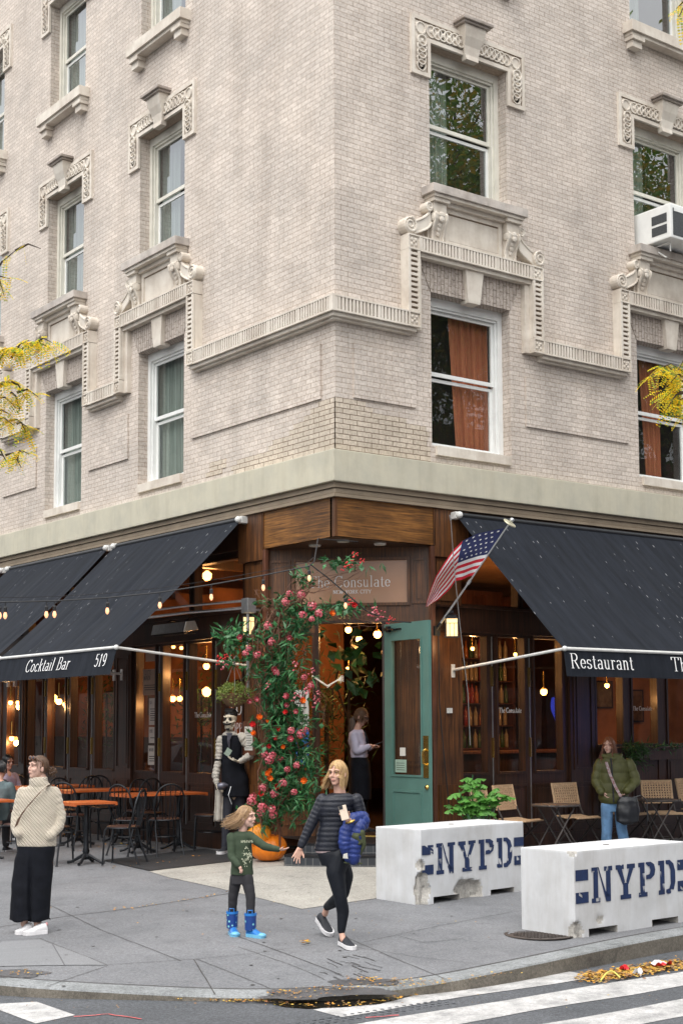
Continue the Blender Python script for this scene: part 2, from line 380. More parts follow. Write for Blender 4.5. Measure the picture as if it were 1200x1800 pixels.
M['navy'] = pave_mat('stencil_navy_paint', (.006, .024, .092), (.006, .018, .07), 9, .2, .6)
M['mat'] = pave_mat('rubber_mat', (.022, .023, .026), (.014, .015, .017), 2, .5, .8)
M['slatwood'] = pm('orange_varnished_slats', (.50, .115, .026), .45, .22, 5, .1, 60, coat=.2, stretch=(1, 12, 1))
M['iron'] = pm('cast_iron', (.014, .016, .020), .45, .3, 30, .15, 50, metal=.4)
M['seat'] = pm('brown_seat', (.05, .024, .019), .4, .2, 14)
M['rattan'] = pm('tan_rattan', (.56, .38, .23), .6, .2, 40, .3, 120)
M['tabletop'] = pm('dark_slat_table', (.05, .042, .04), .55, .25, 10, .1, 60, stretch=(1, 14, 1))
M['pumpkin'] = pm('pumpkin_skin', (.80, .21, .010), .35, .1, 6, .05, 30)
M['stem'] = pm('pumpkin_stem', (.21, .22, .07), .8, .3, 20, .3, 60)
M['twig'] = pm('bare_twigs', (.16, .075, .045), .8, .35, 12)
M['bark'] = pm('tree_bark', (.06, .045, .035), .9, .3, 8, .5, 30)
def leaf_mat(name, cs, rough=.5):
    m, n, l, b = nodes(name); g = n.new('ShaderNodeNewGeometry')
    r = ramp(n, [(i/max(1, len(cs)-1), c) for i, c in enumerate(cs)]); l.new(g.outputs['Random Per Island'], r.inputs[0])
    l.new(r.outputs[0], b.inputs['Base Color']); b.inputs['Roughness'].default_value = rough
    b.inputs['Subsurface Weight'].default_value = 0
    return m
M['leafgreen'] = leaf_mat('silk_leaves', [(.018, .085, .025), (.03, .14, .04), (.05, .20, .055), (.02, .12, .045), (.07, .14, .06)])
M['leafdark'] = leaf_mat('dark_leaves', [(.015, .05, .012), (.03, .09, .02), (.045, .12, .03)])
M['figleaf'] = leaf_mat('fig_leaves', [(.08, .24, .04), (.12, .34, .06), (.16, .40, .08)])
M['indoorleaf'] = leaf_mat('indoor_leaves', [(.02, .07, .015), (.035, .11, .02), (.05, .15, .03)])
M['mossleaf'] = leaf_mat('trailing_leaves', [(.12, .20, .04), (.20, .28, .05), (.28, .33, .07), (.10, .15, .03)])
M['locust'] = leaf_mat('autumn_leaflets', [(1, .64, .03), (1, .72, .04), (.32, .46, .06), (.20, .36, .06), (1, .54, .02), (.80, .74, .06), (1, .70, .03)])
def translucent(m, w_=.5):
    n, l = m.node_tree.nodes, m.node_tree.links; b = n['Principled BSDF']; t = n.new('ShaderNodeBsdfTranslucent'); mx = n.new('ShaderNodeMixShader'); mx.inputs[0].default_value = w_
    l.new(b.inputs['Base Color'].links[0].from_socket, t.inputs[0]); l.new(b.outputs[0], mx.inputs[1]); l.new(t.outputs[0], mx.inputs[2]); l.new(mx.outputs[0], n['Material Output'].inputs[0])
translucent(M['locust'], .6); translucent(M['figleaf'], .35); translucent(M['mossleaf'], .3)
M['treeleaf'] = leaf_mat('street_tree_leaves', [(.10, .20, .03), (.16, .28, .04), (.45, .28, .03), (.08, .16, .03), (.14, .24, .04)])
translucent(M['treeleaf'], .45)
M['fallen'] = leaf_mat('fallen_leaves', [(.42, .17, .02), (.58, .30, .03), (.20, .07, .02), (.55, .38, .06), (.10, .05, .02), (.36, .22, .10)], .7)
M['petalpink'] = leaf_mat('pink_petals', [(.50, .05, .08), (.58, .12, .15), (.36, .025, .05), (.66, .26, .28)])
M['petalorange'] = leaf_mat('orange_petals', [(.75, .12, .015), (.80, .20, .02)])
M['petalred'] = leaf_mat('red_petals', [(.50, .01, .02), (.62, .03, .03)])
M['bulb'] = emit('lit_bulb', (1, .40, .10), 9)
M['bulbdim'] = emit('dim_bulb', (1, .50, .25), 3.0)
M['lantglass'] = emit('lantern_glass', (1, .66, .30), .85)
M['bonewhite'] = pm('bone', (.60, .54, .43), .7, .25, 18, .2, 50)
M['paper'] = pm('paper', (.62, .60, .55), .8, .05, 10)
M['ink'] = pm('ink', (.05, .05, .05), .8, .05, 10)
# ------------------------------------------------------------ the corner building
BLD = empty('apartment_building', (0, 0, 0.2), 0, 'pale grey brick corner apartment building with stone window surrounds over a dark wood restaurant front', 'building')
ZB, ZTOP = 5.12, 19.0
OPEN = {}           # wall -> list of (u0,u1,z0,z1)
RC, LC = (2.41, 6.64, 10.87, 15.1), (4.57, 7.97, 11.42, 14.85)
def ops(cs, w):
    r = []
    for c in cs:
        r.append((c-w/2-.01, c+w/2+.01, 5.80, 7.955))
        r.append((c-w/2, c+w/2, 9.42, 11.54))
        r.append((c-w/2, c+w/2, 13.07, 15.21))
        r.append((c-w/2, c+w/2, 16.74, 18.6))
    return r
OPEN['R'] = ops(RC, 1.487); OPEN['L'] = ops(LC, 1.40)
def wall_with_openings(T, u0, u1, z0, z1, opens, depth, name):
    us = sorted({u0, u1, *[o[0] for o in opens], *[o[1] for o in opens]}); zs = sorted({z0, z1, *[o[2] for o in opens], *[o[3] for o in opens]})
    mb = MB()
    for a, b in zip(us, us[1:]):
        for c, d in zip(zs, zs[1:]):
            um, zm = (a+b)/2, (c+d)/2
            if any(o[0] < um < o[1] and o[2] < zm < o[3] for o in opens): continue
            mb.face([T(a, 0, c), T(b, 0, c), T(b, 0, d), T(a, 0, d)])
    for a, b, c, d in opens:
        mb.face([T(a, 0, c), T(a, -depth, c), T(a, -depth, d), T(a, 0, d)]); mb.face([T(b, 0, c), T(b, 0, d), T(b, -depth, d), T(b, -depth, c)])
        mb.face([T(a, 0, d), T(a, -depth, d), T(b, -depth, d), T(b, 0, d)]); mb.face([T(a, 0, c), T(b, 0, c), T(b, -depth, c), T(a, -depth, c)])
    return mb.build(name, M['brick'], BLD, recalc=False)
wall_with_openings(TR, 0, 17.2, ZB, ZTOP, OPEN['R'], .30, 'brick_wall')
wall_with_openings(TL, 0, 16.6, ZB, ZTOP, OPEN['L'], .30, 'brick_wall')
# far sides, roof and the rooms' dark back walls
mb = MB()
mb.face([(17.2, 0, 0), (17.2, 16.6, 0), (17.2, 16.6, ZTOP), (17.2, 0, ZTOP)]); mb.face([(0, 16.6, 0), (17.2, 16.6, 0), (17.2, 16.6, ZTOP), (0, 16.6, ZTOP)])
mb.build('back_wall', M['brick'], BLD)
mb = MB(); mb.box((-.5, -.5, ZTOP), (17.4, 16.8, ZTOP+.5)); mb.build('roof', M['stone'], BLD)
mb = MB()
for z in (5.2, 8.7, 12.4, 16.05): mb.box((.02, .02, z), (17.1, 16.5, z+.06))
mb.box((2.9, 2.9, 5.3), (17.0, 16.4, ZTOP-.05)); mb.build('interior_core', M['roomgrey'], BLD)

# panels of slightly raised brick, the cream replacement brick
for T, a, b in ((TR, .29, 1.36), (TR, 3.45, 5.63), (TR, 7.68, 9.86), (TL, .30, 3.60), (TL, 5.59, 6.98), (TL, 9.02, 10.46), (TL, 12.5, 13.8)):
    mb = MB(); mb.box((a, -.02, 6.28), (b, .028, 7.02), T=T); mb.build('raised_brick_panel', M['brick'], BLD)
mb = MB(); RW = .0687
rowsR = [(5.54, 1.62), (5.63, 1.62), (5.7, 1.62), (5.77, 1.56), (5.84, 1.58), (5.91, 1.6), (5.98, 1.55), (6.05, 1.2), (6.12, .62), (6.19, .5)]
rowsL = [(0, 2.45), (1, 2.5), (2, 2.35), (3, 1.55), (4, 1.45), (5, 1.05), (6, .95), (7, .7), (8, .55), (9, .38)]
z0 = math.ceil(5.5/RW)*RW
for i in range(10):
    ur = rowsR[i][1]; ul = rowsL[i][1]; z = z0+i*RW
    mb.box((-.006, -.02, z), (ur, .006, z+RW), T=TR); mb.box((.0, -.02, z), (ul, .006, z+RW), T=TL)
mb.box((2.65, -.02, z0+2*RW), (3.1, .006, z0+4*RW), T=TL); mb.box((2.75, -.02, z0+RW), (3.2, .006, z0+2*RW), T=TL)
mb.build('replacement_brickwork', M['newbrick'], BLD)

# painted band and mouldings below it
def corner_band(name, z0, z1, p, mat, endr=17.3, endl=16.7, bev=0):
    """an L-shaped course wrapped round the corner"""
    a = [(-p, endl), (-p, -p), (endr, -p), (endr, .0), (0, 0), (0, endl)]
    mb = MB(); n = 6
    bot = [(x, y, z0) for x, y in a]; top = [(x, y, z1) for x, y in a]
    mb.v += bot+top; mb.f += [tuple(range(n-1, -1, -1)), tuple(range(n, 2*n))]; mb.m += [0, 0]
    for i in range(n):
        j = (i+1) % n; mb.f.append((i, j, n+j, n+i)); mb.m.append(0)
    return mb.build(name, mat, BLD, bevel=bev)
corner_band('cornice_band', 5.115, 5.535, .13, M['band'], bev=.012)
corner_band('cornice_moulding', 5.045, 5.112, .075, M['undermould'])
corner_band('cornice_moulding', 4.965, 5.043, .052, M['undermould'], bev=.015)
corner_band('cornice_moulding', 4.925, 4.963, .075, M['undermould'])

# string course: flat stone with flutes
def rib_run(mb, T, u0, u1, z0, z1, p, vert=False):
    mb.box((u0, -.01, z0), (u1, p-.040, z1), 0, T); mb.box((u0+.012, p-.0395, z0+.012), (u1-.012, p-.0345, z1-.012), 1, T)
    e = .022
    if not vert:
        mb.box((u0, p-.034, z0), (u1, p, z0+e), 0, T); mb.box((u0, p-.034, z1-e), (u1, p, z1), 0, T)
        n = max(1, int((u1-u0)/.058)); s = (u1-u0)/n
        for i in range(n):
            wd = .034 if i % 12 else .05
            mb.box((u0+i*s, p-.034, z0+e+.001), (u0+i*s+wd, p-.004, z1-e-.001), 0, T)
    else:
        mb.box((u0, p-.034, z0), (u0+e+.02, p, z1), 0, T); mb.box((u1-e-.02, p-.034, z0), (u1, p, z1), 0, T)
        n = max(1, int((z1-z0)/.068)); s = (z1-z0)/n
        for i in range(n):
            mb.box((u0+e+.021, p-.034, z0+i*s), (u1-e-.021, p-.006, z0+i*s+.036), 0, T)
def rosette(mb, T, u, z, s, p):
    mb.box((u-s, -.01, z-s), (u+s, p-.022, z+s), 0, T)
    for a, b, c, d in ((-s, s, -s, -s+.018), (-s, s, s-.018, s)): mb.box((u+a, p-.022, z+c), (u+b, p, z+d), 0, T)
    for a, b in ((-s, -s+.018), (s-.018, s)): mb.box((u+a, p-.022, z-s+.018), (u+b, p, z+s-.018), 0, T)
    for k in range(4):
        cx, cz = math.cos(PI/4+k*PI/2)*s*.48, math.sin(PI/4+k*PI/2)*s*.48
        n = len(mb.v); mb.ball((0, 0, 0), (s*.27, .02, s*.27), 0, 8, 4)
        mb.v[n:] = [T(u+cx+x, p-.022+y, z+cz+q) for x, y, q in mb.v[n:]]
    n = len(mb.v); mb.ball((0, 0, 0), (s*.2, .026, s*.2), 0, 8, 4); mb.v[n:] = [T(u+x, p-.022+y, z+q) for x, y, q in mb.v[n:]]
P = .17
def string_course(T, cs, half, tot, wd=.21):
    mb = MB(); u = 0 if T is TR else 0
    zl0, zl1, zt0, zt1 = (7.355, 7.57, 8.435, 8.65) if T is TR else (7.353, 7.572, 8.433, 8.652)
    first = True
    prev = -P
    for c in cs:
        a, b = c-half, c+half
        rib_run(mb, T, prev+(.045 if first else 0), a, zl0, zl1, P)
        if first and T is TR: mb.box((-P-.003, -P-.003, zl0-.004), (-P+.046, -P+.046, zl1+.004), 0)
        first = False
        mb.box((prev if prev > 0 else -P*.74 if T is TR else -P*.735, -.01, zl0-.05), (a+wd*.8, P-.045, zl0-.002), 0, T)   # under moulding
        mb.box((prev if prev > 0 else -P*.5, -.01, zl0-.085), (a+wd*.6, P-.10, zl0-.052), 0, T)
        for s0, s1 in ((a, a+wd), (b-wd, b)):
            rosette(mb, T, (s0+s1)/2, (zl0+zl1)/2, wd/2, P+.004); rosette(mb, T, (s0+s1)/2, (zt0+zt1)/2, wd/2, P+.004)
            rib_run(mb, T, s0, s1, zl1+.001, zt0-.001, P, True)
        rib_run(mb, T, a+wd, b-wd, zt0, zt1, P)
        mb.box((a+wd+.001, -.01, zt0-.06), (b-wd-.001, P-.05, zt0-.002), 0, T)
        mb.box((a+wd+.001, -.01, zl0), (a+wd+.09, P-.09, zt0-.06), 0, T); mb.box((b-wd-.09, -.01, zl0), (b-wd-.001, P-.09, zt0-.06), 0, T)
        prev = b
    rib_run(mb, T, prev, tot, zl0, zl1, P); mb.box((prev-.1, -.01, zl0-.05), (tot, P-.045, zl0-.002), 0, T)
    mb.build('string_course', [M['stone'], M['groove']], BLD)
string_course(TR, RC, 1.285, 17.2); string_course(TL, LC, 1.24, 16.6, .20)

def disc(mb, T, u, z, r, p, h=.018, sq=1.0, m=0, hole=True):
    prof = [(r, 0), (r*.97, h), (r*.78, h), (r*.70, -.002), (r*.34, -.002), (r*.28, h*.8), (.001, h)] if hole else [(r, 0), (r*.9, h), (r*.75, h*1.0), (r*.7, h*.4), (.001, h*.5)]
    n = len(mb.v); mb.lathe(prof, (0, 0, 0), 14, m); mb.v[n:] = [T(u+x*sq, p+q, z+y) for x, y, q in mb.v[n:]]
def spiral(mb, T, cu, cz, r, turns, sgn, p, th, m=0, a0=0, rad=.018):
    pts = []
    K = int(turns*14)
    for i in range(K+1):
        t = i/K; a = a0+sgn*t*turns*2*PI; rr = r*(1-t)**.9+.01
        pts.append(T(cu+rr*math.cos(a), p, cz+rr*math.sin(a)))
    mb.tube(pts, [rad*(1-.5*i/K) for i in range(K+1)], 6, m)
def surround(T, c, w, zt, parent):
    """stone frame with a chain of rings, plus keystone"""
    a, b = c-w/2, c+w/2; fw_ = .345; zl = zt-.515; zo = zt+.345; p = .045; mb = MB()
    def frame(u0, u1, z0, z1):
        mb.box((u0, -.01, z0), (u1, p-.018, z1), 0, T)
    frame(a-fw_, b+fw_, zt, zo); frame(a-fw_, a, zl, zt-.0005); frame(b, b+fw_, zl, zt-.0005)
    e = .058
    # raised fillets: outer and inner
    def bar(u0, u1, z0, z1): mb.box((u0, p-.018, z0), (u1, p, z1), 0, T)
    bar(a-fw_, b+fw_, zo-e, zo); bar(a-e, b+e, zt, zt+e)
    for s0, s1 in ((a-fw_, a), (b, b+fw_)):
        bar(s0, s0+e, zl, (zo-e) if s0 < a-.1 else zt-.0005); bar(s1-e, s1, zl, (zo-e) if s1 > b+.1 else zt-.0005); bar(s0+e, s1-e, zl, zl+e)
    # thin dark quirks beside the fillets
    q = .012
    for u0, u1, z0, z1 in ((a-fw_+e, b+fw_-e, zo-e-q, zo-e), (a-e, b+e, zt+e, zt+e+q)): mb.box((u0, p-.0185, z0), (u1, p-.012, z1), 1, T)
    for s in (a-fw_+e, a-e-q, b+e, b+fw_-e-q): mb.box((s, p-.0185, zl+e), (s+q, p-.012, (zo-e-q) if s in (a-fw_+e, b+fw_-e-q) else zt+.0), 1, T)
    zc = (zt+e+zo-e)/2; R_ = .098
    for s in (a-fw_/2, b+fw_/2): disc(mb, T, s, zc, .10, p-.018, .022, hole=False)
    for side in (-1, 1):
        u = c+side*(w/2+fw_/2-.19); end = c+side*.20; n = 6
        for i in range(n): disc(mb, T, u+(end-u)*i/(n-1), zc, R_, p-.030+.006*i, .030)
        for i in range(5): disc(mb, T, c+side*(w/2+fw_/2), zt-.02-.088*i, .088, p-.024+.006*(5-i), .026)
    mb.build('window_surround', [M['stone'], M['groove']], parent)
    mb = MB()        # keystone with a projecting cap, curved front
    tw, bw = .205, .115
    prof = [(0, .10), (.08, .085), (.2, .10), (.32, .15), (.42, .175), (.48, .18)]
    zb = zt-.075
    rings = []
    for z, d in prof:
        h = tw+(bw-tw)*(1-z/.48)
        rings.append([T(c-h, -.01, zb+z), T(c+h, -.01, zb+z), T(c+h, d, zb+z), T(c-h, d, zb+z)])
    mb.loft(rings); o = mb.build('keystone', M['stone'], parent, bevel=.006)
    mb = MB(); mb.box((c-.25, -.01, zb+.481), (c+.25, .215, zb+.515), 0, T); mb.box((c-.285, -.01, zb+.516), (c+.285, .25, zb+.56), 0, T)
    mb.build('keystone_cap', M['keycap'], o, bevel=.008)
def pedestal(T, c, w, parent):
    """sill slab on consoles with a blank panel and two side scrolls"""
    W = w/2+.16; mb = MB()
    mb.box((c-W, -.3, 9.30), (c+W, .26, 9.42), 0, T)
    o = mb.build('window_sill', M['stonedirty'], parent, bevel=.006)
    mb = MB(); mb.box((c-W+.05, -.01, 9.255), (c+W-.05, .225, 9.299), 0, T)
    z0, z1 = 8.652, 9.19
    mb.box((c-W+.10, -.01, 9.19), (c+W-.10, .13, 9.254), 0, T)
    mb.box((c-W+.06, -.01, z0), (c+W-.06, .05, z1), 0, T)
    a, b = c-W+.36, c+W-.36
    mb.box((a, .05, z1-.07), (b, .075, z1), 0, T); mb.box((a, .05, z0), (b, .075, z0+.07), 0, T); mb.box((a, .05, z0+.07), (a+.06, .075, z1-.07), 0, T); mb.box((b-.06, .05, z0+.07), (b, .075, z1-.07), 0, T)
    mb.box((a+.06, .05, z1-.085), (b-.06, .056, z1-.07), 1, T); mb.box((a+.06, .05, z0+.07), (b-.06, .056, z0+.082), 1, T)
    for s in (-1, 1):
        u = c+s*(W-.21); hw = .115
        mb.box((u-hw-.03, .0, 9.20), (u+hw+.03, .20, 9.2545), 0, T)
        mb.box((u-hw, .0, 9.05), (u+hw, .155, 9.199), 0, T)
        prof = [(8.66, .085), (8.74, .085), (8.80, .095), (8.88, .135), (8.96, .175), (9.02, .185), (9.048, .16)]
        rings = [[T(u-hw*.95, 0, z), T(u+hw*.95, 0, z), T(u+hw*.95, d, z), T(u-hw*.95, d, z)] for z, d in prof]
        mb.loft(rings)
        for k in range(5):      # overlapping shells on the front of the console
            z = 9.02-k*.062; d = .175-.02*k if k > 1 else .185
            n = len(mb.v); mb.ball((0, 0, 0), (.05-.004*k, .022, .045), 0, 8, 5); mb.v[n:] = [T(u+x, d+y, z+q) for x, y, q in mb.v[n:]]
        for q in (-1, 1):       # rolled side edges
            mb.tube([T(u+q*hw*.86, d+.004, z) for z, d in prof], .02, 6)
            n = len(mb.v); mb.ball((0, 0, 0), (.02, .062, .062), 0, 10, 6); mb.v[n:] = [T(u+q*hw+x, .13+y, 8.985+z) for x, y, z in mb.v[n:]]
        # big side scroll
        x0 = u+s*(hw+.02)
        outer = []; inner = []
        for i in range(13):
            t = i/12
            outer.append((x0+s*(.02+.43*t**1.25), 9.10-.30*t**.62)); inner.append((x0+s*(.0+.36*t**1.0), 8.90-.235*t**.55+.0))
        poly = outer+[(x0+s*.40, 8.665)]+inner[::-1]
        for i in range(12):
            q4 = [outer[i], outer[i+1], inner[i+1], inner[i]]
            mb.prism(q4, (0, .12), 0, T)
        mb.tube([T(q_[0], .12, q_[1]) for q_ in outer], .02, 6); mb.tube([T(q_[0], .12, q_[1]) for q_ in inner], .016, 6)
        cu, cz = x0+s*.40, 8.775
        n = len(mb.v); mb.lathe([(.115, 0), (.115, .15), (.10, .165), (.085, .15), (.001, .15)], (0, 0, 0), 18); mb.v[n:] = [T(cu+x, z, cz+y) for x, y, z in mb.v[n:]]
        spiral(mb, T, cu, cz, .10, 1.8, s, .155, 0, rad=.02, a0=PI/2)
        cu, cz = x0+s*.045, 9.115
        n = len(mb.v); mb.lathe([(.07, 0), (.07, .14), (.06, .15), (.001, .14)], (0, 0, 0), 14); mb.v[n:] = [T(cu+x, z, cz+y) for x, y, z in mb.v[n:]]
        spiral(mb, T, cu, cz, .06, 1.5, s, .145, 0, rad=.014, a0=-PI/2)
    mb.build('sill_pedestal', [M['stone'], M['groove']], parent)
def plain_sill(T, c, w, z, parent):
    W = w/2+.17; mb = MB(); mb.box((c-W, -.3, z-.17), (c+W, .2, z), 0, T)
    mb.box((c-W+.04, -.01, z-.225), (c+W-.04, .16, z-.171), 0, T)
    for s in (-1, 1):
        u = c+s*(W-.19); mb.box((u-.14, -.01, z-.29), (u+.14, .17, z-.226), 0, T); mb.box((u-.11, -.01, z-.40), (u+.11, .13, z-.291), 0, T)
    mb.build('window_sill', M['stone'], parent, bevel=.004)
def sash_window(T, c, w, z0, z1, mat, curtain=None, parent=None):
    """double-hung window set back in its opening"""
    a, b = c-w/2, c+w/2; mb = MB(); d0, d1 = -.30, -.17
    fr = .085
    mb.box((a, d0, z0), (a+fr, d1, z1), 0, T); mb.box((b-fr, d0, z0), (b, d1, z1), 0, T); mb.box((a+fr, d0, z1-.13), (b-fr, d1, z1), 0, T); mb.box((a+fr, d0, z0), (b-fr, d1, z0+.05), 0, T)
    mb.box((a+fr, d0, z1-.165), (b-fr, d1-.03, z1-.131), 0, T)
    for s0 in (a+fr, b-fr-.035): mb.box((s0, d0, z0+.05), (s0+.035, d1-.03, z1-.165), 0, T)
    wn_ = mb.build('window', mat, parent or BLD, bevel=.006)
    A, B = a+fr+.035, b-fr-.035; Z0, Z1 = z0+.05, z1-.166; zm = (Z0+Z1)/2+.02
    for (q0, q1, dd) in ((Z0, zm-.012, -.275), (zm+.012, Z1, -.235)):
        mb = MB(); s = .045
        mb.box((A, dd-.03, q0), (A+s, dd, q1), 0, T); mb.box((B-s, dd-.03, q0), (B, dd, q1), 0, T)
        mb.box((A+s, dd-.03, q0), (B-s, dd, q0+.055), 0, T); mb.box((A+s, dd-.03, q1-.045), (B-s, dd, q1), 0, T)
        mb.build('sash', M['winframe2'] if dd < -.25 else mat, wn_)
        mb = MB(); mb.face([T(A+s, dd-.015, q0+.055), T(B-s, dd-.015, q0+.055), T(B-s, dd-.015, q1-.045), T(A+s, dd-.015, q1-.045)])
        mb.build('pane', M['glass'] if z0 > 9 else M['lowglass'], wn_, recalc=False)
    if curtain:
        for u0, u1, kind, spread in curtain:
            mb = MB(); K = 46; n = 12
            def fn(s, t, u0=u0, u1=u1, sp=spread):
                wv = .025*math.sin(s*K*.9)+.012*math.sin(s*K*2.3+1)
                uu = u0+(u1-u0)*s
                uu += sp*(1-t)*(1-s)
                return T(uu, -.38+wv, Z0-.1+(Z1-Z0+.15)*t)
            mb.grid(fn, 60, n); mb.build('curtain', M[kind], wn_, smooth=True, recalc=False)
    return wn_
def arch(T, c, w, parent):
    """flat brick arch with a stone keystone over the first-floor windows"""
    z0, z1 = 7.956, 8.375; mb = MB(); h = w/2+.28
    def xs(z): return w/2+.012+(z-z0)/(z1-z0)*.22
    for s in (-1, 1):
        poly = [(c+s*.115, z0), (c+s*xs(z0), z0), (c+s*xs(z1), z1), (c+s*.17, z1)]
        mb.prism(poly, (-.02, .012), 0, T)
    # soffit of the arch
    mb.face([T(c-w/2, -.002, z0-.004), T(c+w/2, -.002, z0-.004), T(c+w/2, -.17, z0-.004), T(c-w/2, -.17, z0-.004)])
    mb.build('brick_arch', M['vbrick'], parent)
    mb = MB(); rings = []
    for z, hw, d in ((z0-.05, .112, .07), (z0-.01, .118, .075), (z1, .172, .09)): rings.append([T(c-hw, -.1, z), T(c+hw, -.1, z), T(c+hw, d, z), T(c-hw, d, z)])
    mb.loft(rings); mb.build('keystone', M['stone'], parent, bevel=.005)
for T, cs, w in ((TR, RC, 1.487), (TL, LC, 1.40)):
    for i, c in enumerate(cs):
        if i > 2 or (T is TR and i > 1):
            continue
        # first floor
        if T is TR: cur = [(c-.12 if i == 0 else c-.30, c+.66 if i == 0 else c+.18, 'curtain', .14), (c-.68, c-.60, 'curtain', 0)]
        else: cur = [(c-.68, c-.1, 'curtain' if i == 0 else 'sheer', 0), (c-.08, c+.68, 'sheer', 0)]
        sash_window(T, c, w+.02, 5.80, 7.955, M['winframe2'], cur)
        mb = MB(); mb.box((c-w/2+(.05 if T is TR else .03), -.3, 5.665), (c+w/2-.03, .045, 5.799), 0, T); mb.build('window_sill', M['stone'], BLD, bevel=.004)
        arch(T, c, w, BLD)
        cur = [(c-.63, c-.1, 'sheer', 0)] if T is TR else [(c+.05, c+.6, 'sheer', 0)]
        sash_window(T, c, w, 9.42, 11.54, M['winframe'], cur); surround(T, c, w, 11.54, BLD); pedestal(T, c, w, BLD)
        sash_window(T, c, w, 13.07, 15.21, M['winframe'], cur); surround(T, c, w, 15.21, BLD); plain_sill(T, c, w, 13.07, BLD)
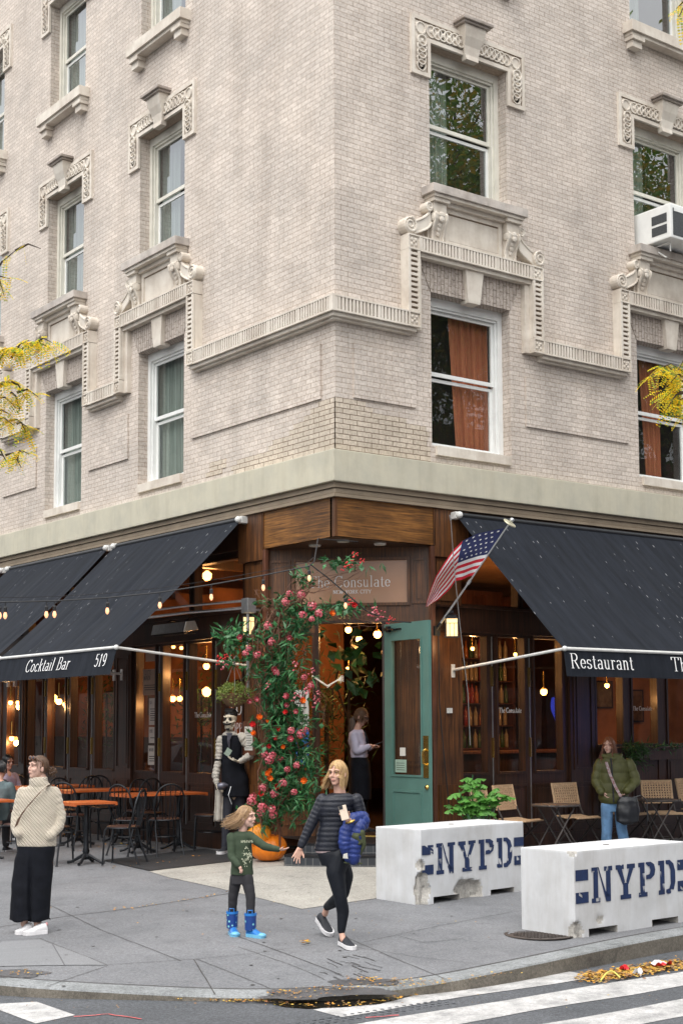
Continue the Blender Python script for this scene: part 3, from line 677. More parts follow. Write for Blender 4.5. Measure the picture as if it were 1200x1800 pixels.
# ------------------------------------------------------------ lettering drawn as strokes
def _arc(cx, cy, rx, ry, a0, a1, n=12):
    return [(cx+rx*math.cos(math.radians(a0+(a1-a0)*i/n)), cy+ry*math.sin(math.radians(a0+(a1-a0)*i/n))) for i in range(n+1)]
def _s(x, y, w=.16): return [(x-w/2, y), (x+w/2, y)]
XH = .62
GL = {
 'T': (.74, [[(.37, 0), (.37, 1)], [(.04, .82), (.04, 1), (.70, 1), (.70, .82)], _s(.37, 0, .26)]),
 'h': (.52, [[(.13, 0), (.13, 1)], _arc(.27, .42, .14, .2, 180, 0)+[(.41, 0)], _s(.13, 0), _s(.41, 0), [(.03, 1), (.13, 1)]]),
 'e': (.48, [[(.07, .34), (.42, .34)]+_arc(.245, .32, .18, .30, 5, 325, 16)]),
 'C': (.70, [_arc(.37, .5, .32, .5, 42, 320, 18), [(.62, .80), (.62, 1.0)]]),
 'o': (.52, [_arc(.26, .31, .2, .31, 0, 360, 18)]),
 'n': (.54, [[(.13, 0), (.13, XH)], _arc(.27, .42, .14, .2, 180, 0)+[(.41, 0)], _s(.13, 0), _s(.41, 0), [(.04, XH), (.13, XH)]]),
 's': (.42, [_arc(.21, .46, .15, .15, 20, 250, 9)[:-1]+_arc(.21, .16, .16, .16, 80, -170, 10)]),
 'u': (.54, [[(.12, XH), (.12, .2)]+_arc(.26, .2, .14, .2, 180, 360)+[(.40, XH)], [(.40, XH), (.40, 0)], [(.03, XH), (.12, XH)], [(.31, XH), (.40, XH)], [(.40, 0), (.48, 0)]]),
 'l': (.28, [[(.14, 0), (.14, 1)], _s(.14, 0), [(.04, 1), (.14, 1)]]),
 'a': (.50, [_arc(.24, .46, .15, .16, 150, 0)+[(.39, 0)], _arc(.23, .17, .16, .17, 60, 330, 12), [(.39, 0), (.47, 0)]]),
 't': (.34, [[(.16, .86), (.16, .12)]+_arc(.25, .1, .09, .1, 180, 320, 6), [(.04, XH), (.30, XH)]]),
 'R': (.72, [[(.14, 0), (.14, 1)], [(.02, 1), (.34, 1)]+_arc(.36, .76, .2, .24, 90, -90)+[(.14, .52)], [(.34, .52), (.62, 0)], _s(.14, 0, .22), _s(.62, 0, .16)]),
 'r': (.40, [[(.13, 0), (.13, XH)], _arc(.27, .44, .13, .17, 180, 40), _s(.13, 0, .2), [(.04, XH), (.13, XH)]]),
 'B': (.66, [[(.14, 0), (.14, 1)], [(.02, 1), (.32, 1)]+_arc(.34, .77, .18, .23, 90, -90)+[(.14, .54)], [(.34, .54)]+_arc(.36, .27, .22, .27, 90, -90)+[(.02, 0)]]),
 'i': (.26, [[(.13, 0), (.13, XH)], _s(.13, 0), [(.04, XH), (.13, XH)], [(.11, .84), (.15, .84)]]),
 'k': (.50, [[(.13, 0), (.13, 1)], _s(.13, 0), [(.03, 1), (.13, 1)], [(.40, XH), (.14, .28)], [(.22, .36), (.44, 0)], _s(.44, 0, .12)]),
 'c': (.46, [_arc(.25, .31, .18, .31, 45, 315, 14)]),
 '5': (.50, [[(.40, 1), (.12, 1), (.10, .58)]+_arc(.24, .32, .18, .32, 120, -140, 14)]),
 '1': (.36, [[(.08, .86), (.19, 1), (.19, 0)], _s(.19, 0, .22)]),
 '9': (.52, [_arc(.25, .68, .17, .32, 0, 360, 16), [(.42, .70), (.41, .35)]+_arc(.25, .30, .16, .28, 0, -110, 8)]),
 'N': (.74, [[(.12, 0), (.12, 1), (.60, 0), (.60, 1)], _s(.12, 0), _s(.60, 1)]), 'E': (.6, [[(.5, .85), (.5, 1), (.12, 1), (.12, 0), (.52, 0), (.52, .16)], [(.12, .52), (.42, .52)]]),
 'W': (1.0, [[(.04, 1), (.27, 0), (.48, .9), (.70, 0), (.93, 1)], _s(.04, 1), _s(.93, 1)]), 'Y': (.7, [[(.05, 1), (.34, .48), (.63, 1)], [(.34, .48), (.34, 0)], _s(.34, 0)]),
 'O': (.74, [_arc(.37, .5, .31, .5, 0, 360, 20)]), 'K': (.70, [[(.13, 0), (.13, 1)], [(.60, 1), (.14, .42)], [(.26, .56), (.62, 0)], _s(.13, 0)]),
 'I': (.3, [[(.15, 0), (.15, 1)], _s(.15, 0), _s(.15, 1)]), 'P': (.6, [[(.13, 0), (.13, 1), (.32, 1)]+_arc(.32, .75, .2, .25, 90, -90)+[(.13, .5)], _s(.13, 0)]),
 'U': (.7, [[(.10, 1), (.10, .3)]+_arc(.35, .3, .25, .3, 180, 360)+[(.60, 1)], _s(.10, 1), _s(.60, 1)]), 'A': (.7, [[(.05, 0), (.35, 1), (.65, 0)], [(.15, .35), (.55, .35)], _s(.05, 0), _s(.65, 0)]),
 'S': (.55, [_arc(.27, .74, .2, .25, 30, 260, 9)+_arc(.27, .25, .21, .25, 80, -160, 9)]), 'L': (.55, [[(.12, 1), (.12, 0), (.5, 0), (.5, .2)], _s(.12, 1)]),
 'D': (.7, [[(.12, 0), (.12, 1), (.3, 1)]+_arc(.3, .5, .32, .5, 90, -90)+[(.12, 0)]]), 'G': (.72, [_arc(.37, .5, .32, .5, 42, 330, 16)+[(.65, .45), (.45, .45)]]),
 ' ': (.32, []),
}
def textw(s, sx=1, gap=.04): return sum((GL[c][0]+gap)*sx for c in s)
def write(mb, s, T, u, z, d, h, sx=1, wt=.09, slant=0, m=0, th=.004, gap=.04, flip=1):
    """letters as raised strokes on plane T starting at (u,z); flip=-1 runs them towards smaller u"""
    x = 0
    for c in s:
        w_, st = GL[c]
        for pl in st:
            P2 = [((x+p[0]*sx+slant*p[1]), p[1]) for p in pl]
            for i in range(len(P2)-1):
                (x0, y0), (x1, y1) = P2[i], P2[i+1]; dx, dy = x1-x0, y1-y0; L = math.hypot(dx, dy)
                if L < 1e-6: continue
                # vertical strokes heavy, horizontal ones light
                hw = wt*(.30+.70*abs(dy)/L)*.5; nx, ny = -dy/L*hw, dx/L*hw; ex, ey = dx/L*wt*.12, dy/L*wt*.12
                q = [(x0-ex+nx, y0-ey+ny), (x1+ex+nx, y1+ey+ny), (x1+ex-nx, y1+ey-ny), (x0-ex-nx, y0-ey-ny)]
                mb.face([T(u+flip*a*h, d+th+.0002*(i % 2), z+b*h) for a, b in q], m)
        x += (w_+gap)*sx
    return x*h

# ------------------------------------------------------------ ground-floor front of dark varnished wood
ZG, ZT = .12, 4.925
def front_wall(T, u0, u1, opens, plane, mat, z0=ZG, z1=ZT, depth=.12, name='storefront_wall'):
    us = sorted({u0, u1, *[o[0] for o in opens], *[o[1] for o in opens]}); zs = sorted({z0, z1, *[o[2] for o in opens], *[o[3] for o in opens]})
    mb = MB()
    for a, b in zip(us, us[1:]):
        for c, d in zip(zs, zs[1:]):
            um, zm = (a+b)/2, (c+d)/2
            if any(o[0] < um < o[1] and o[2] < zm < o[3] for o in opens): continue
            mb.face([T(a, plane, c), T(b, plane, c), T(b, plane, d), T(a, plane, d)]); mb.face([T(a, plane-depth, c), T(b, plane-depth, c), T(b, plane-depth, d), T(a, plane-depth, d)])
    for a, b, c, d in opens:
        e = plane-depth
        mb.face([T(a, plane, c), T(a, e, c), T(a, e, d), T(a, plane, d)]); mb.face([T(b, plane, c), T(b, plane, d), T(b, e, d), T(b, e, c)])
        mb.face([T(a, plane, d), T(a, e, d), T(b, e, d), T(b, plane, d)]); mb.face([T(a, plane, c), T(b, plane, c), T(b, e, c), T(a, e, c)])
    return mb.build(name, mat, BLD, recalc=False)
def shop_pane(T, a, b, z0, z1, plane, parent=None, trim=.035, name='window'):
    mb = MB(); p0, p1 = plane-.05, plane+.018
    mb.box((a-trim, plane-.002, z0-trim), (a, p1, z1+trim), 0, T); mb.box((b, plane-.002, z0-trim), (b+trim, p1, z1+trim), 0, T)
    mb.box((a, plane-.002, z1), (b, p1, z1+trim), 0, T); mb.box((a, plane-.002, z0-trim), (b, p1+.01, z0), 0, T)
    f = mb.build(name, M['darkwood'], parent or BLD)
    mb = MB(); mb.face([T(a, plane-.06, z0), T(b, plane-.06, z0), T(b, plane-.06, z1), T(a, plane-.06, z1)])
    mb.build('pane', M['shopglass'], f, recalc=False)
    return f
def panel(mb, T, a, b, z0, z1, plane, m=0):
    e = .03
    for q in ((a, b, z0, z0+e), (a, b, z1-e, z1), (a, a+e, z0+e, z1-e), (b-e, b, z0+e, z1-e)): mb.box((q[0], plane-.002, q[2]), (q[1], plane+.016, q[3]), m, T)
    mb.box((a+.07, plane-.002, z0+.07), (b-.07, plane+.010, z1-.07), m, T)
PL = -.08
LP = [(2.33, 2.87), (3.13, 3.76), (3.95, 4.55), (4.80, 5.39), (6.15, 6.79), (7.07, 7.69), (7.92, 8.59), (8.82, 9.40), (9.78, 10.30), (10.60, 11.2), (11.5, 12.1), (12.4, 13.0)]
RP = [(2.20, 2.68), (2.90, 3.41), (3.62, 4.17)]
RP2 = [(4.90, 5.47), (5.70, 6.25), (6.51, 7.10), (7.35, 7.95), (8.2, 8.8), (9.0, 9.6), (9.9, 10.5), (10.8, 11.4), (11.7, 12.3), (12.6, 13.2)]
LT = [(2.30, 3.62), (3.78, 5.38), (6.15, 7.70), (7.92, 9.40), (9.78, 11.2), (11.5, 13.0)]
RT = [(2.20, 3.30), (3.40, 4.17), (4.95, 6.25), (6.5, 7.95), (8.2, 9.6), (9.9, 11.4)]
opL = [(a, b, 1.27, 3.20) for a, b in LP]+[(a, b, 3.64, 4.36) for a, b in LT]
opR = [(a, b, 1.30, 3.20) for a, b in RP]+[(a, b, 1.66, 3.20) for a, b in RP2]+[(a, b, 3.64, 4.40) for a, b in RT]
front_wall(TL, 1.66, 16.6, opL, PL, M['darkwood']); front_wall(TR, 1.66, 17.2, opR, PL, M['darkwood'])
panes = {}
for i, (a, b) in enumerate(LP): panes['L', i] = shop_pane(TL, a, b, 1.27, 3.20, PL)
for i, (a, b) in enumerate(RP): panes['R', i] = shop_pane(TR, a, b, 1.30, 3.20, PL)
for i, (a, b) in enumerate(RP2): panes['R2', i] = shop_pane(TR, a, b, 1.66, 3.20, PL)
for a, b in LT: shop_pane(TL, a, b, 3.64, 4.36, PL, name='transom_window')
for a, b in RT: shop_pane(TR, a, b, 3.64, 4.40, PL, name='transom_window')
mb = MB()
for T, ps, pp in ((TL, LP, [(5.50, 6.03), (9.47, 9.70)]), (TR, RP, [(4.30, 4.82)])):
    for a, b in ps: panel(mb, T, a-.04, b+.04, .52, 1.12, PL)
    for a, b in pp:
        mb.box((a, PL-.001, ZG), (b, PL+.05, 3.24), 0, T); panel(mb, T, a+.06, b-.06, 1.3, 3.1, PL+.05); panel(mb, T, a+.06, b-.06, .52, 1.12, PL+.05)
for T, e in ((TL, 16.5), (TR, 17.1)):
    mb.box((1.68, PL-.001, 3.27), (e, -.005, 3.58), 0, T); mb.box((1.68, PL-.001, 3.575), (e, .03, 3.605), 0, T); mb.box((1.68, PL-.001, 3.235), (e, .015, 3.269), 0, T)
    mb.box((1.68, PL-.001, 4.47), (e, .0, 4.92), 0, T); mb.box((1.68, PL-.001, ZG), (e, -.02, .42), 0, T)
for a, b in RP2: panel(mb, TR, a-.04, b+.04, .6, 1.45, PL)
mb.build('wood_panelling', M['darkwood'], BLD)
# hinge strips between the folding doors
for T, xs_ in ((TL, (3.04, 3.86, 4.68, 6.92, 7.80, 8.70)), (TR, (2.79, 3.52))):
    for x in xs_:
        mb = MB(); mb.box((x-.004, PL, .5), (x+.004, PL+.012, 3.2), 0, T)
        for z in (1.5, 2.5): mb.box((x-.012, PL, z), (x+.012, PL+.02, z+.28), 1, T)
        mb.build('door_hinge_strip', [M['steel'], M['brass']], BLD)
# blocks and piers either side of the corner
for T in (TL, TR):
    mb = MB(); mb.box((1.66, -.1, 4.26), (2.28, .035, 4.92), 0, T)
    mb.box((1.66, -.1, ZG), (2.17, -.01, 4.258), 0, T)
    mb.box((1.72, -.009, .55), (2.11, .004, 1.15), 0, T); mb.box((1.72, -.009, 3.66), (2.11, .004, 4.2), 0, T)
    mb.build('corner_pier', M['pierwood'], BLD)
    mb = MB(); mb.box((1.60, -.03, ZG+.3), (1.665, .03, 4.40), 0, T); mb.build('corner_post', M['redwood'], BLD, bevel=.006)
# fascia box on the corner
mb = MB()
for T in (TL, TR):
    mb.box((-.02 if T is TR else .0, -.10, 4.412), (1.655, .02, 4.922), 0, T)
    mb.box((1.64, .0201, 4.41), (1.67, .035, 4.92), 1, T)
mb.box((-.03, -.0205, 4.41), (.0, .0, 4.92), 1); mb.box((-.0205, -.03, 4.41), (-.0, .06, 4.92), 1)
mb.build('fascia_board', [M['fascia'], M['pierwood']], BLD)
mb = MB(); mb.prism([(0, 0)], (0, 0)) if False else None
SOF = [(.0, .0, 4.405), (1.66, 0, 4.405), (1.75, 0.0, 4.405), (0, 1.75, 4.405), (0, 1.66, 4.405)]
mb.face(SOF); mb.build('soffit', M['darkwood'], BLD, recalc=False)
for x, y in ((.30, .88), (.33, .28), (.92, .24)):
    mb = MB(); mb.lathe([(.075, -.02), (.085, 0)], (x, y, 4.405), 20); mb.build('recessed_light', M['whitemetal'], BLD)

# ------------------------------------------------------------ the corner entrance, set across the corner
OX, OY = .045, 1.705; S2 = math.sqrt(.5)
def TD(u, d, z): return (OX+S2*u-S2*d, OY-S2*u-S2*d, z)
FL = .455      # floor level inside
mbw = front_wall(TD, -.06, 2.36, [(.755, 1.63, FL, 3.36), (.30, .66, 1.35, 3.2), (.42, 1.98, 3.64, 4.23)], 0, M['pierwood'], z0=ZG, z1=4.44, depth=.1, name='entrance_wall')
f = shop_pane(TD, .30, .66, 1.35, 3.2, 0); 
mb = MB()
mb.box((.70, -.1, FL), (.755, .03, 3.40), 0, TD); mb.box((1.63, -.1, FL), (1.70, .02, 3.40), 0, TD); mb.box((.68, -.1, 3.361), (1.72, .045, 3.40), 0, TD)
mb.build('door_frame', M['darkwood'], BLD)
for q in ((.26, .68, .6, 1.28), (1.76, 2.22, .6, 1.3), (1.76, 2.22, 1.4, 3.2), (2.04, 2.25, 3.62, 4.25), (.05, .36, 3.62, 4.25), (.02, .24, 1.4, 3.2)):
    mb = MB(); panel(mb, TD, *q, 0); mb.build('entrance_panel', M['pierwood'], BLD)
mb = MB(); mb.box((.38, 0, 3.60), (2.02, .03, 3.64), 0, TD); mb.box((.38, 0, 4.23), (2.02, .03, 4.27), 0, TD); mb.box((.38, 0, 3.64), (.42, .03, 4.23), 0, TD); mb.box((1.98, 0, 3.64), (2.02, .03, 4.23), 0, TD)
ts = mb.build('transom_sign', M['pierwood'], BLD)
M['transom'] = pm('amber_transom_glass', (.42, .22, .12), .25, .12, 1.2, coat=.4, world=True)
mb = MB(); mb.box((.42, -.05, 3.64), (1.98, -.02, 4.23), 0, TD); mb.build('pane', M['transom'], ts)
mb = MB(); write(mb, 'The Consulate', TD, .60, 3.865, -.02, .155, 1.06, .085, gap=.05); write(mb, 'NEW YORK CITY', TD, .95, 3.775, -.02, .05, 1.15, .16, gap=.08); mb.build('lettering', M['letter'], ts, recalc=False)
mb = MB(); write(mb, '519', TD, 1.02, 3.43, .001, .105, 1.15, .15, gap=.06); mb.build('house_number', M['goldletter'], BLD, recalc=False)
# posters on the closed leaf
mb = MB(); mb.box((.40, -.052, 1.95), (.60, -.047, 2.45), 0, TD); mb.box((.40, -.052, 1.42), (.60, -.047, 1.92), 1, TD); mb.box((.44, -.046, 1.5), (.57, -.044, 1.62), 0, TD)
for k in range(6): mb.box((.42, -.0465, 2.02+.06*k), (.57-.02*(k % 3), -.045, 2.035+.06*k), 2, TD)
M['posterblue'] = pm('blue_poster', (.03, .13, .42), .5, .6, 14)
mb.build('poster', [M['paper'], M['posterblue'], M['ink']], f)
# curved steps with dark tiles
def tile_mat():
    m, n, l, b = nodes('dark_step_tiles'); g = n.new('ShaderNodeTexCoord')
    bt = n.new('ShaderNodeTexBrick'); at_ = n.new('ShaderNodeAttribute'); at_.attribute_name = 'cloth'; l.new(at_.outputs['Vector'], bt.inputs['Vector'])
    bt.inputs['Scale'].default_value = 1; bt.inputs['Brick Width'].default_value = .10; bt.inputs['Row Height'].default_value = .14; bt.offset = 0
    bt.inputs['Mortar Size'].default_value = .005; bt.inputs['Color1'].default_value = (.028, .032, .040, 1); bt.inputs['Color2'].default_value = (.055, .062, .07, 1); bt.inputs['Mortar'].default_value = (.13, .13, .13, 1)
    l.new(bt.outputs[0], b.inputs['Base Color']); b.inputs['Roughness'].default_value = .35; return m
M['tile'] = tile_mat()
def set_cloth(o, fn):
    a = o.data.attributes.new('cloth', 'FLOAT_VECTOR', 'POINT')
    buf = []
    for v in o.data.vertices: buf += list(fn(v.co))
    a.data.foreach_set('vector', buf)
CX, CY = .75, .75
for r, z0, z1 in ((1.37, ZG, .325), (1.09, .3, FL)):
    mb = MB(); a0, a1 = math.radians(196), math.radians(262); n = 28; e = .02
    pts = [(CX+r*math.cos(a0+(a1-a0)*i/n), CY+r*math.sin(a0+(a1-a0)*i/n)) for i in range(n+1)]
    pts = [(-.02, pts[0][1]+.35)] + pts + [(1.5, pts[-1][1])] + [(1.6, .1), (.1, 1.7)]
    for i in range(len(pts)-1):
        (x0, y0), (x1, y1) = pts[i], pts[i+1]
        mb.face([(x0, y0, z0), (x1, y1, z0), (x1, y1, z1-.03), (x0, y0, z1-.03)])
        if i < len(pts)-3:
            mb.face([(x0-.0, y0-.0, z1-.03), (x1, y1, z1-.03), (x1, y1, z1), (x0, y0, z1)], 1)
    mb.face([(x, y, z1) for x, y in pts], 1)
    o = mb.build('entrance_step', [M['tile'], M['blackmetal']], BLD, world=True, recalc=False)
    set_cloth(o, lambda c, r=r: (math.atan2(c.y-CY, c.x-CX)*r, c.z, 0))
mb = MB(); mb.box((.755, -.1, FL), (1.63, .01, FL+.012), 0, TD); mb.build('threshold', M['brass'], BLD)

# the green door, open outwards
hx, hy = 1.19, .50; ex, ey = 1.13, -.50
L_ = math.hypot(ex-hx, ey-hy); dx, dy = (ex-hx)/L_, (ey-hy)/L_; nx, ny = dy, -dx      # normal towards the street
def TG(u, d, z): return (hx+dx*u+nx*d, hy+dy*u+ny*d, z)
if (Vector((nx, ny, 0)).dot(Vector((CAM.x, CAM.y, 0))-Vector((hx, hy, 0)))) < 0: nx, ny = -nx, -ny
W, z0, z1 = 1.0, FL+.015, 3.335; t0, t1 = -.045, 0
mb = MB()
gz0, gz1, gu0, gu1 = 1.30, 3.10, .17, .83
mb.box((0, t0, z0), (gu0, t1, z1), 0, TG); mb.box((gu1, t0, z0), (W, t1, z1), 0, TG); mb.box((gu0, t0, z0), (gu1, t1, gz0), 0, TG); mb.box((gu0, t0, gz1), (gu1, t1, z1), 0, TG)
for q in ((.17, .20, .62, 1.10), (.80, .83, .62, 1.10), (.20, .80, .62, .65), (.20, .80, 1.07, 1.10)): mb.box((q[0], 0, q[2]), (q[1], .012, q[3]), 0, TG)
for q in ((gu0-.025, gu0, gz0-.025, gz1+.025), (gu1, gu1+.025, gz0-.025, gz1+.025), (gu0, gu1, gz1, gz1+.025), (gu0, gu1, gz0-.025, gz0)): mb.box((q[0], 0, q[2]), (q[1], .012, q[3]), 0, TG)
dr = mb.build('entrance_door', M['green'], BLD)
mb = MB(); mb.face([TG(gu0, -.02, gz0), TG(gu1, -.02, gz0), TG(gu1, -.02, gz1), TG(gu0, -.02, gz1)]); mb.build('pane', M['shopglass'], dr, recalc=False)
mb = MB(); mb.box((.875, .001, 1.27), (.985, .008, 1.82), 0, TG); mb.tube([TG(.93, .01, 1.44), TG(.93, .05, 1.46), TG(.93, .055, 1.55), TG(.93, .05, 1.62), TG(.93, .01, 1.64)], .016, 8)
mb.lathe([(.03, 0), (.034, .01), (.02, .02), (.001, .022)], TG(.95, .001, 1.14), 12, axis=Matrix.Rotation(PI/2, 3, 'Y') if False else None) if False else None
n = len(mb.v); mb.lathe([(.034, 0), (.034, .012), (.02, .03), (.001, .032)], (0, 0, 0), 14); mb.v[n:] = [TG(.95+x, z, 1.15+y) for x, y, z in mb.v[n:]]
mb.build('handle', M['brass'], dr)
mb = MB(); mb.tube([TG(.02, .03, 3.27), TG(.30, .05, 3.25)], .014, 6); mb.box((.10, 0, 3.22), (.16, .05, 3.30), 0, TG); mb.box((.02, 0, 3.245), (.40, .02, 3.262), 0, TG); mb.build('door_closer', M['blackmetal'], dr)
mb = MB(); mb.box((.22, -.016, 1.33), (.47, -.012, 1.50), 0, TG); mb.box((.33, -.016, 1.55), (.45, -.012, 1.66), 1, TG)
for k in range(4): mb.box((.25, -.0118, 1.36+.03*k), (.43, -.0108, 1.367+.03*k), 2, TG)
M['sticker'] = pm('pale_green_sticker', (.30, .42, .34), .6, .1, 10)
mb.build('sticker', [M['sticker'], M['paper'], M['ink']], dr)

# lettering and notices on the panes
def pane_text(key, T, s, u, z, h, plane=PL, sx=.8, mat='letter', wt=.13):
    mb = MB(); write(mb, s, T, u, z, plane-.058, h, sx, wt, th=.002, flip=(-1 if T is TL else 1)); mb.build('lettering', M[mat], panes[key], recalc=False)
pane_text(('L', 1), TL, 'The Consulate', 3.73, 2.09, .075, sx=.92); pane_text(('R', 1), TR, 'The Consulate', 2.97, 2.13, .07, sx=.92); pane_text(('R2', 1), TR, 'The Consulate', 5.77, 2.17, .065, sx=1.0)
pane_text(('L', 0), TL, 'OPP', 2.70, 1.85, .15, sx=.9, wt=.1); pane_text(('L', 0), TL, 'OUE', 2.70, 1.62, .15, sx=.9, wt=.1); pane_text(('L', 0), TL, 'GO', 2.72, 2.12, .17, sx=1.1, wt=.12)
mb = MB()
def sheet(u0, u1, z0, z1, head, m=0, hs=.05):
    mb.box((u0, PL-.058, z0), (u1, PL-.053, z1), m, TL)
    for k, hd in enumerate(head): write(mb, hd, TL, u1-.03, z1-.09-.085*k, PL-.053, hs, .85, .12, m=2, th=.002, flip=-1)
    z = z1-.09-.085*len(head)
    while z > z0+.05:
        mb.box((u0+.03, PL-.053, z), (u1-.03-.04*random.random(), PL-.0515, z+.012), 2, TL); z -= .035
sheet(4.83, 5.30, 2.45, 2.86, ['COTTE', 'WARN'], 1, .075); sheet(4.83, 5.22, 2.98, 3.19, ['WAR'], 1, .08)
sheet(4.82, 5.10, 1.98, 2.40, ['LA'], 0); sheet(4.82, 5.10, 1.70, 1.95, ['PUR'], 0); sheet(4.82, 5.12, 1.36, 1.66, ['WARN'], 0)
M['notice'] = pm('buff_notice', (.34, .24, .18), .8, .08, 8)
mb.build('notice', [M['paper'], M['notice'], M['ink']], panes['L', 3], recalc=False)
# framed menu case between the corner pier and the closed leaf
MC = empty('menu_case', (-.05, 2.05, 1.72), 0, 'small wooden menu case with white menu sheet on the pier behind the flowers', 'menu case')
mb = MB(); mb.box((1.80, -.008, 1.55), (2.12, .06, 2.02), 0, TL); mb.build('case', M['redwood'], MC, bevel=.008)
mb = MB(); mb.box((1.86, .0605, 1.62), (2.06, .064, 1.95), 0, TL)
for k in range(8): mb.box((1.88, .0641, 1.65+.034*k), (2.04-.02*(k % 3), .0648, 1.657+.034*k), 1, TL)
mb.build('menu', [M['paper'], M['ink']], MC)

# ------------------------------------------------------------ inside of the restaurant
IN = lambda n, m_, f_: None
M['warmwall'] = pm('warm_plaster', (.30, .13, .055), .9, .45, 1.4, world=True)
M['floor'] = pm('dark_floor', (.03, .02, .016), .4, .3, 4, world=True)
for y0, y1 in ((5.7, 16.0),):
    mb = MB(); mb.box((3.2, y0, FL), (3.29, y1, 1.75)); mb.build('wainscot', M['darkwood'], BLD)
M['warmceil'] = pm('warm_ceiling', (.44, .24, .12), .8, .3, 1.2, world=True)
for k in range(9):
    mb = MB(); mb.box((.2, 1.9+k*1.3, 4.46), (3.5, 2.06+k*1.3, 4.6)); mb.build('ceiling_beam', M['darkwood'], BLD)
mb = MB(); mb.box((-.0+.22, .22, FL-.03), (12, 16.3, FL-.002)); mb.build('interior_floor', M['floor'], BLD)
mb = MB(); mb.box((.15, .15, 4.60), (12, 16.3, 4.66)); mb.build('interior_ceiling', M['warmceil'], BLD)
for a, b in (((3.4, 12.5, FL), (12, 12.6, 4.6)), ((11.9, .3, FL), (12, 12.5, 4.6)), ((5.6, 7.6, FL), (5.7, 12.5, 4.6)), ((3.2, 5.0, FL), (3.9, 5.6, 4.6)), ((.2, 16.1, FL), (3.4, 16.2, 4.6)), ((7.6, 3.2, FL), (11.89, 3.3, 4.6)), ((3.3, 5.62, FL), (3.38, 16.05, 4.59))):
    mb = MB(); mb.box(a, b); mb.build('interior_wall', M['warmwall'], BLD)
# ------------------------------------------------------------ road, pavement, kerb
RZ = -.16
mb = MB(); mb.face([(-150, -150, RZ), (150, -150, RZ), (150, 150, RZ), (-150, 150, RZ)]); tag(mb.build('road', M['asphalt']), kind='structure')
CURB = [(30, -5.6), (16, -5.66), (6, -5.72), (1.5, -5.74), (-.2, -5.76), (-1.0, -5.83), (-1.7, -5.93), (-2.4, -6.03), (-3.0, -6.10), (-3.6, -6.09), (-4.1, -5.96), (-4.5, -5.76), (-4.85, -5.48), (-5.2, -5.12), (-5.6, -4.72), (-6.0, -4.36), (-6.35, -4.0), (-6.6, -3.4), (-6.7, -2), (-6.75, 3), (-6.75, 12), (-6.75, 30)]
def resample(pts, step):
    out = [Vector((*pts[0], 0))]
    for a, b in zip(pts, pts[1:]):
        a = Vector((*a, 0)); b = Vector((*b, 0)); n = max(1, int((b-a).length/step))
        for i in range(1, n+1): out.append(a.lerp(b, i/n))
    return out
C0 = resample(CURB, .25)
def smooth_line(P, it=6):
    for _ in range(it): P = [P[0]]+[(P[i-1]+P[i]*2+P[i+1])/4 for i in range(1, len(P)-1)]+[P[-1]]
    return P
C0 = smooth_line(C0)
def inner(p):
    x, y = p.x, p.y
    if x > -1.0 and y < x-2: t = 1
    if y <= -3 and x >= -3: return Vector((max(.25, (x+3)/33*29.75+.25), .25, 0))
    if x <= -3 and y >= -3.4: return Vector((.25, max(.25, (y+3.4)/33.4*29.75+.25), 0))
    return Vector((.25, .25, 0))
nrm = []
for i, p in enumerate(C0):
    t = (C0[min(i+1, len(C0)-1)]-C0[max(i-1, 0)]).normalized(); nrm.append(Vector((t.y, -t.x, 0)))   # towards the building
CW = .17
rows = []
for p, q in zip(C0, nrm):
    a = p+q*CW; b = inner(p); K = 26
    rows.append([(lambda v: (v.x, v.y, ground(v.x, v.y)))(a.lerp(b, k/K)) for k in range(K+1)])
mb = MB()
for i in range(len(rows)-1):
    for k in range(26):
        if (Vector(rows[i][k])-Vector(rows[i+1][k])).length < 1e-6 and k == 26: continue
        mb.face([rows[i][k], rows[i+1][k], rows[i+1][k+1], rows[i][k+1]])
bm = None
sw = mb.build('sidewalk', M['sidewalk'], smooth=True, recalc=False); tag(sw, kind='structure')
bm = bmesh.new(); bm.from_mesh(sw.data); bmesh.ops.remove_doubles(bm, verts=bm.verts, dist=1e-4); bmesh.ops.recalc_face_normals(bm, faces=bm.faces); bm.to_mesh(sw.data); bm.free()
mb = MB()
for i in range(len(C0)-1):
    a, b = C0[i], C0[i+1]; ai, bi = a+nrm[i]*CW, b+nrm[i+1]*CW
    ga, gb = max(ground(a.x, a.y), RZ+.012), max(ground(b.x, b.y), RZ+.012); h = .004
    mb.face([(a.x, a.y, ga-.006), (b.x, b.y, gb-.006), (bi.x, bi.y, ground(bi.x, bi.y)+h), (ai.x, ai.y, ground(ai.x, ai.y)+h)], 0)
    oa, ob = a-nrm[i]*.012, b-nrm[i+1]*.012
    mb.face([(a.x, a.y, ga-.006), (oa.x, oa.y, ga-.02), (ob.x, ob.y, gb-.02), (b.x, b.y, gb-.006)], 0)
    mb.face([(oa.x, oa.y, RZ-.02), (ob.x, ob.y, RZ-.02), (ob.x, ob.y, gb-.02), (oa.x, oa.y, ga-.02)], 1)
o = mb.build('kerb', [M['curb'], M['curbface']], smooth=True, recalc=False, angle=50); tag(o, kind='structure')

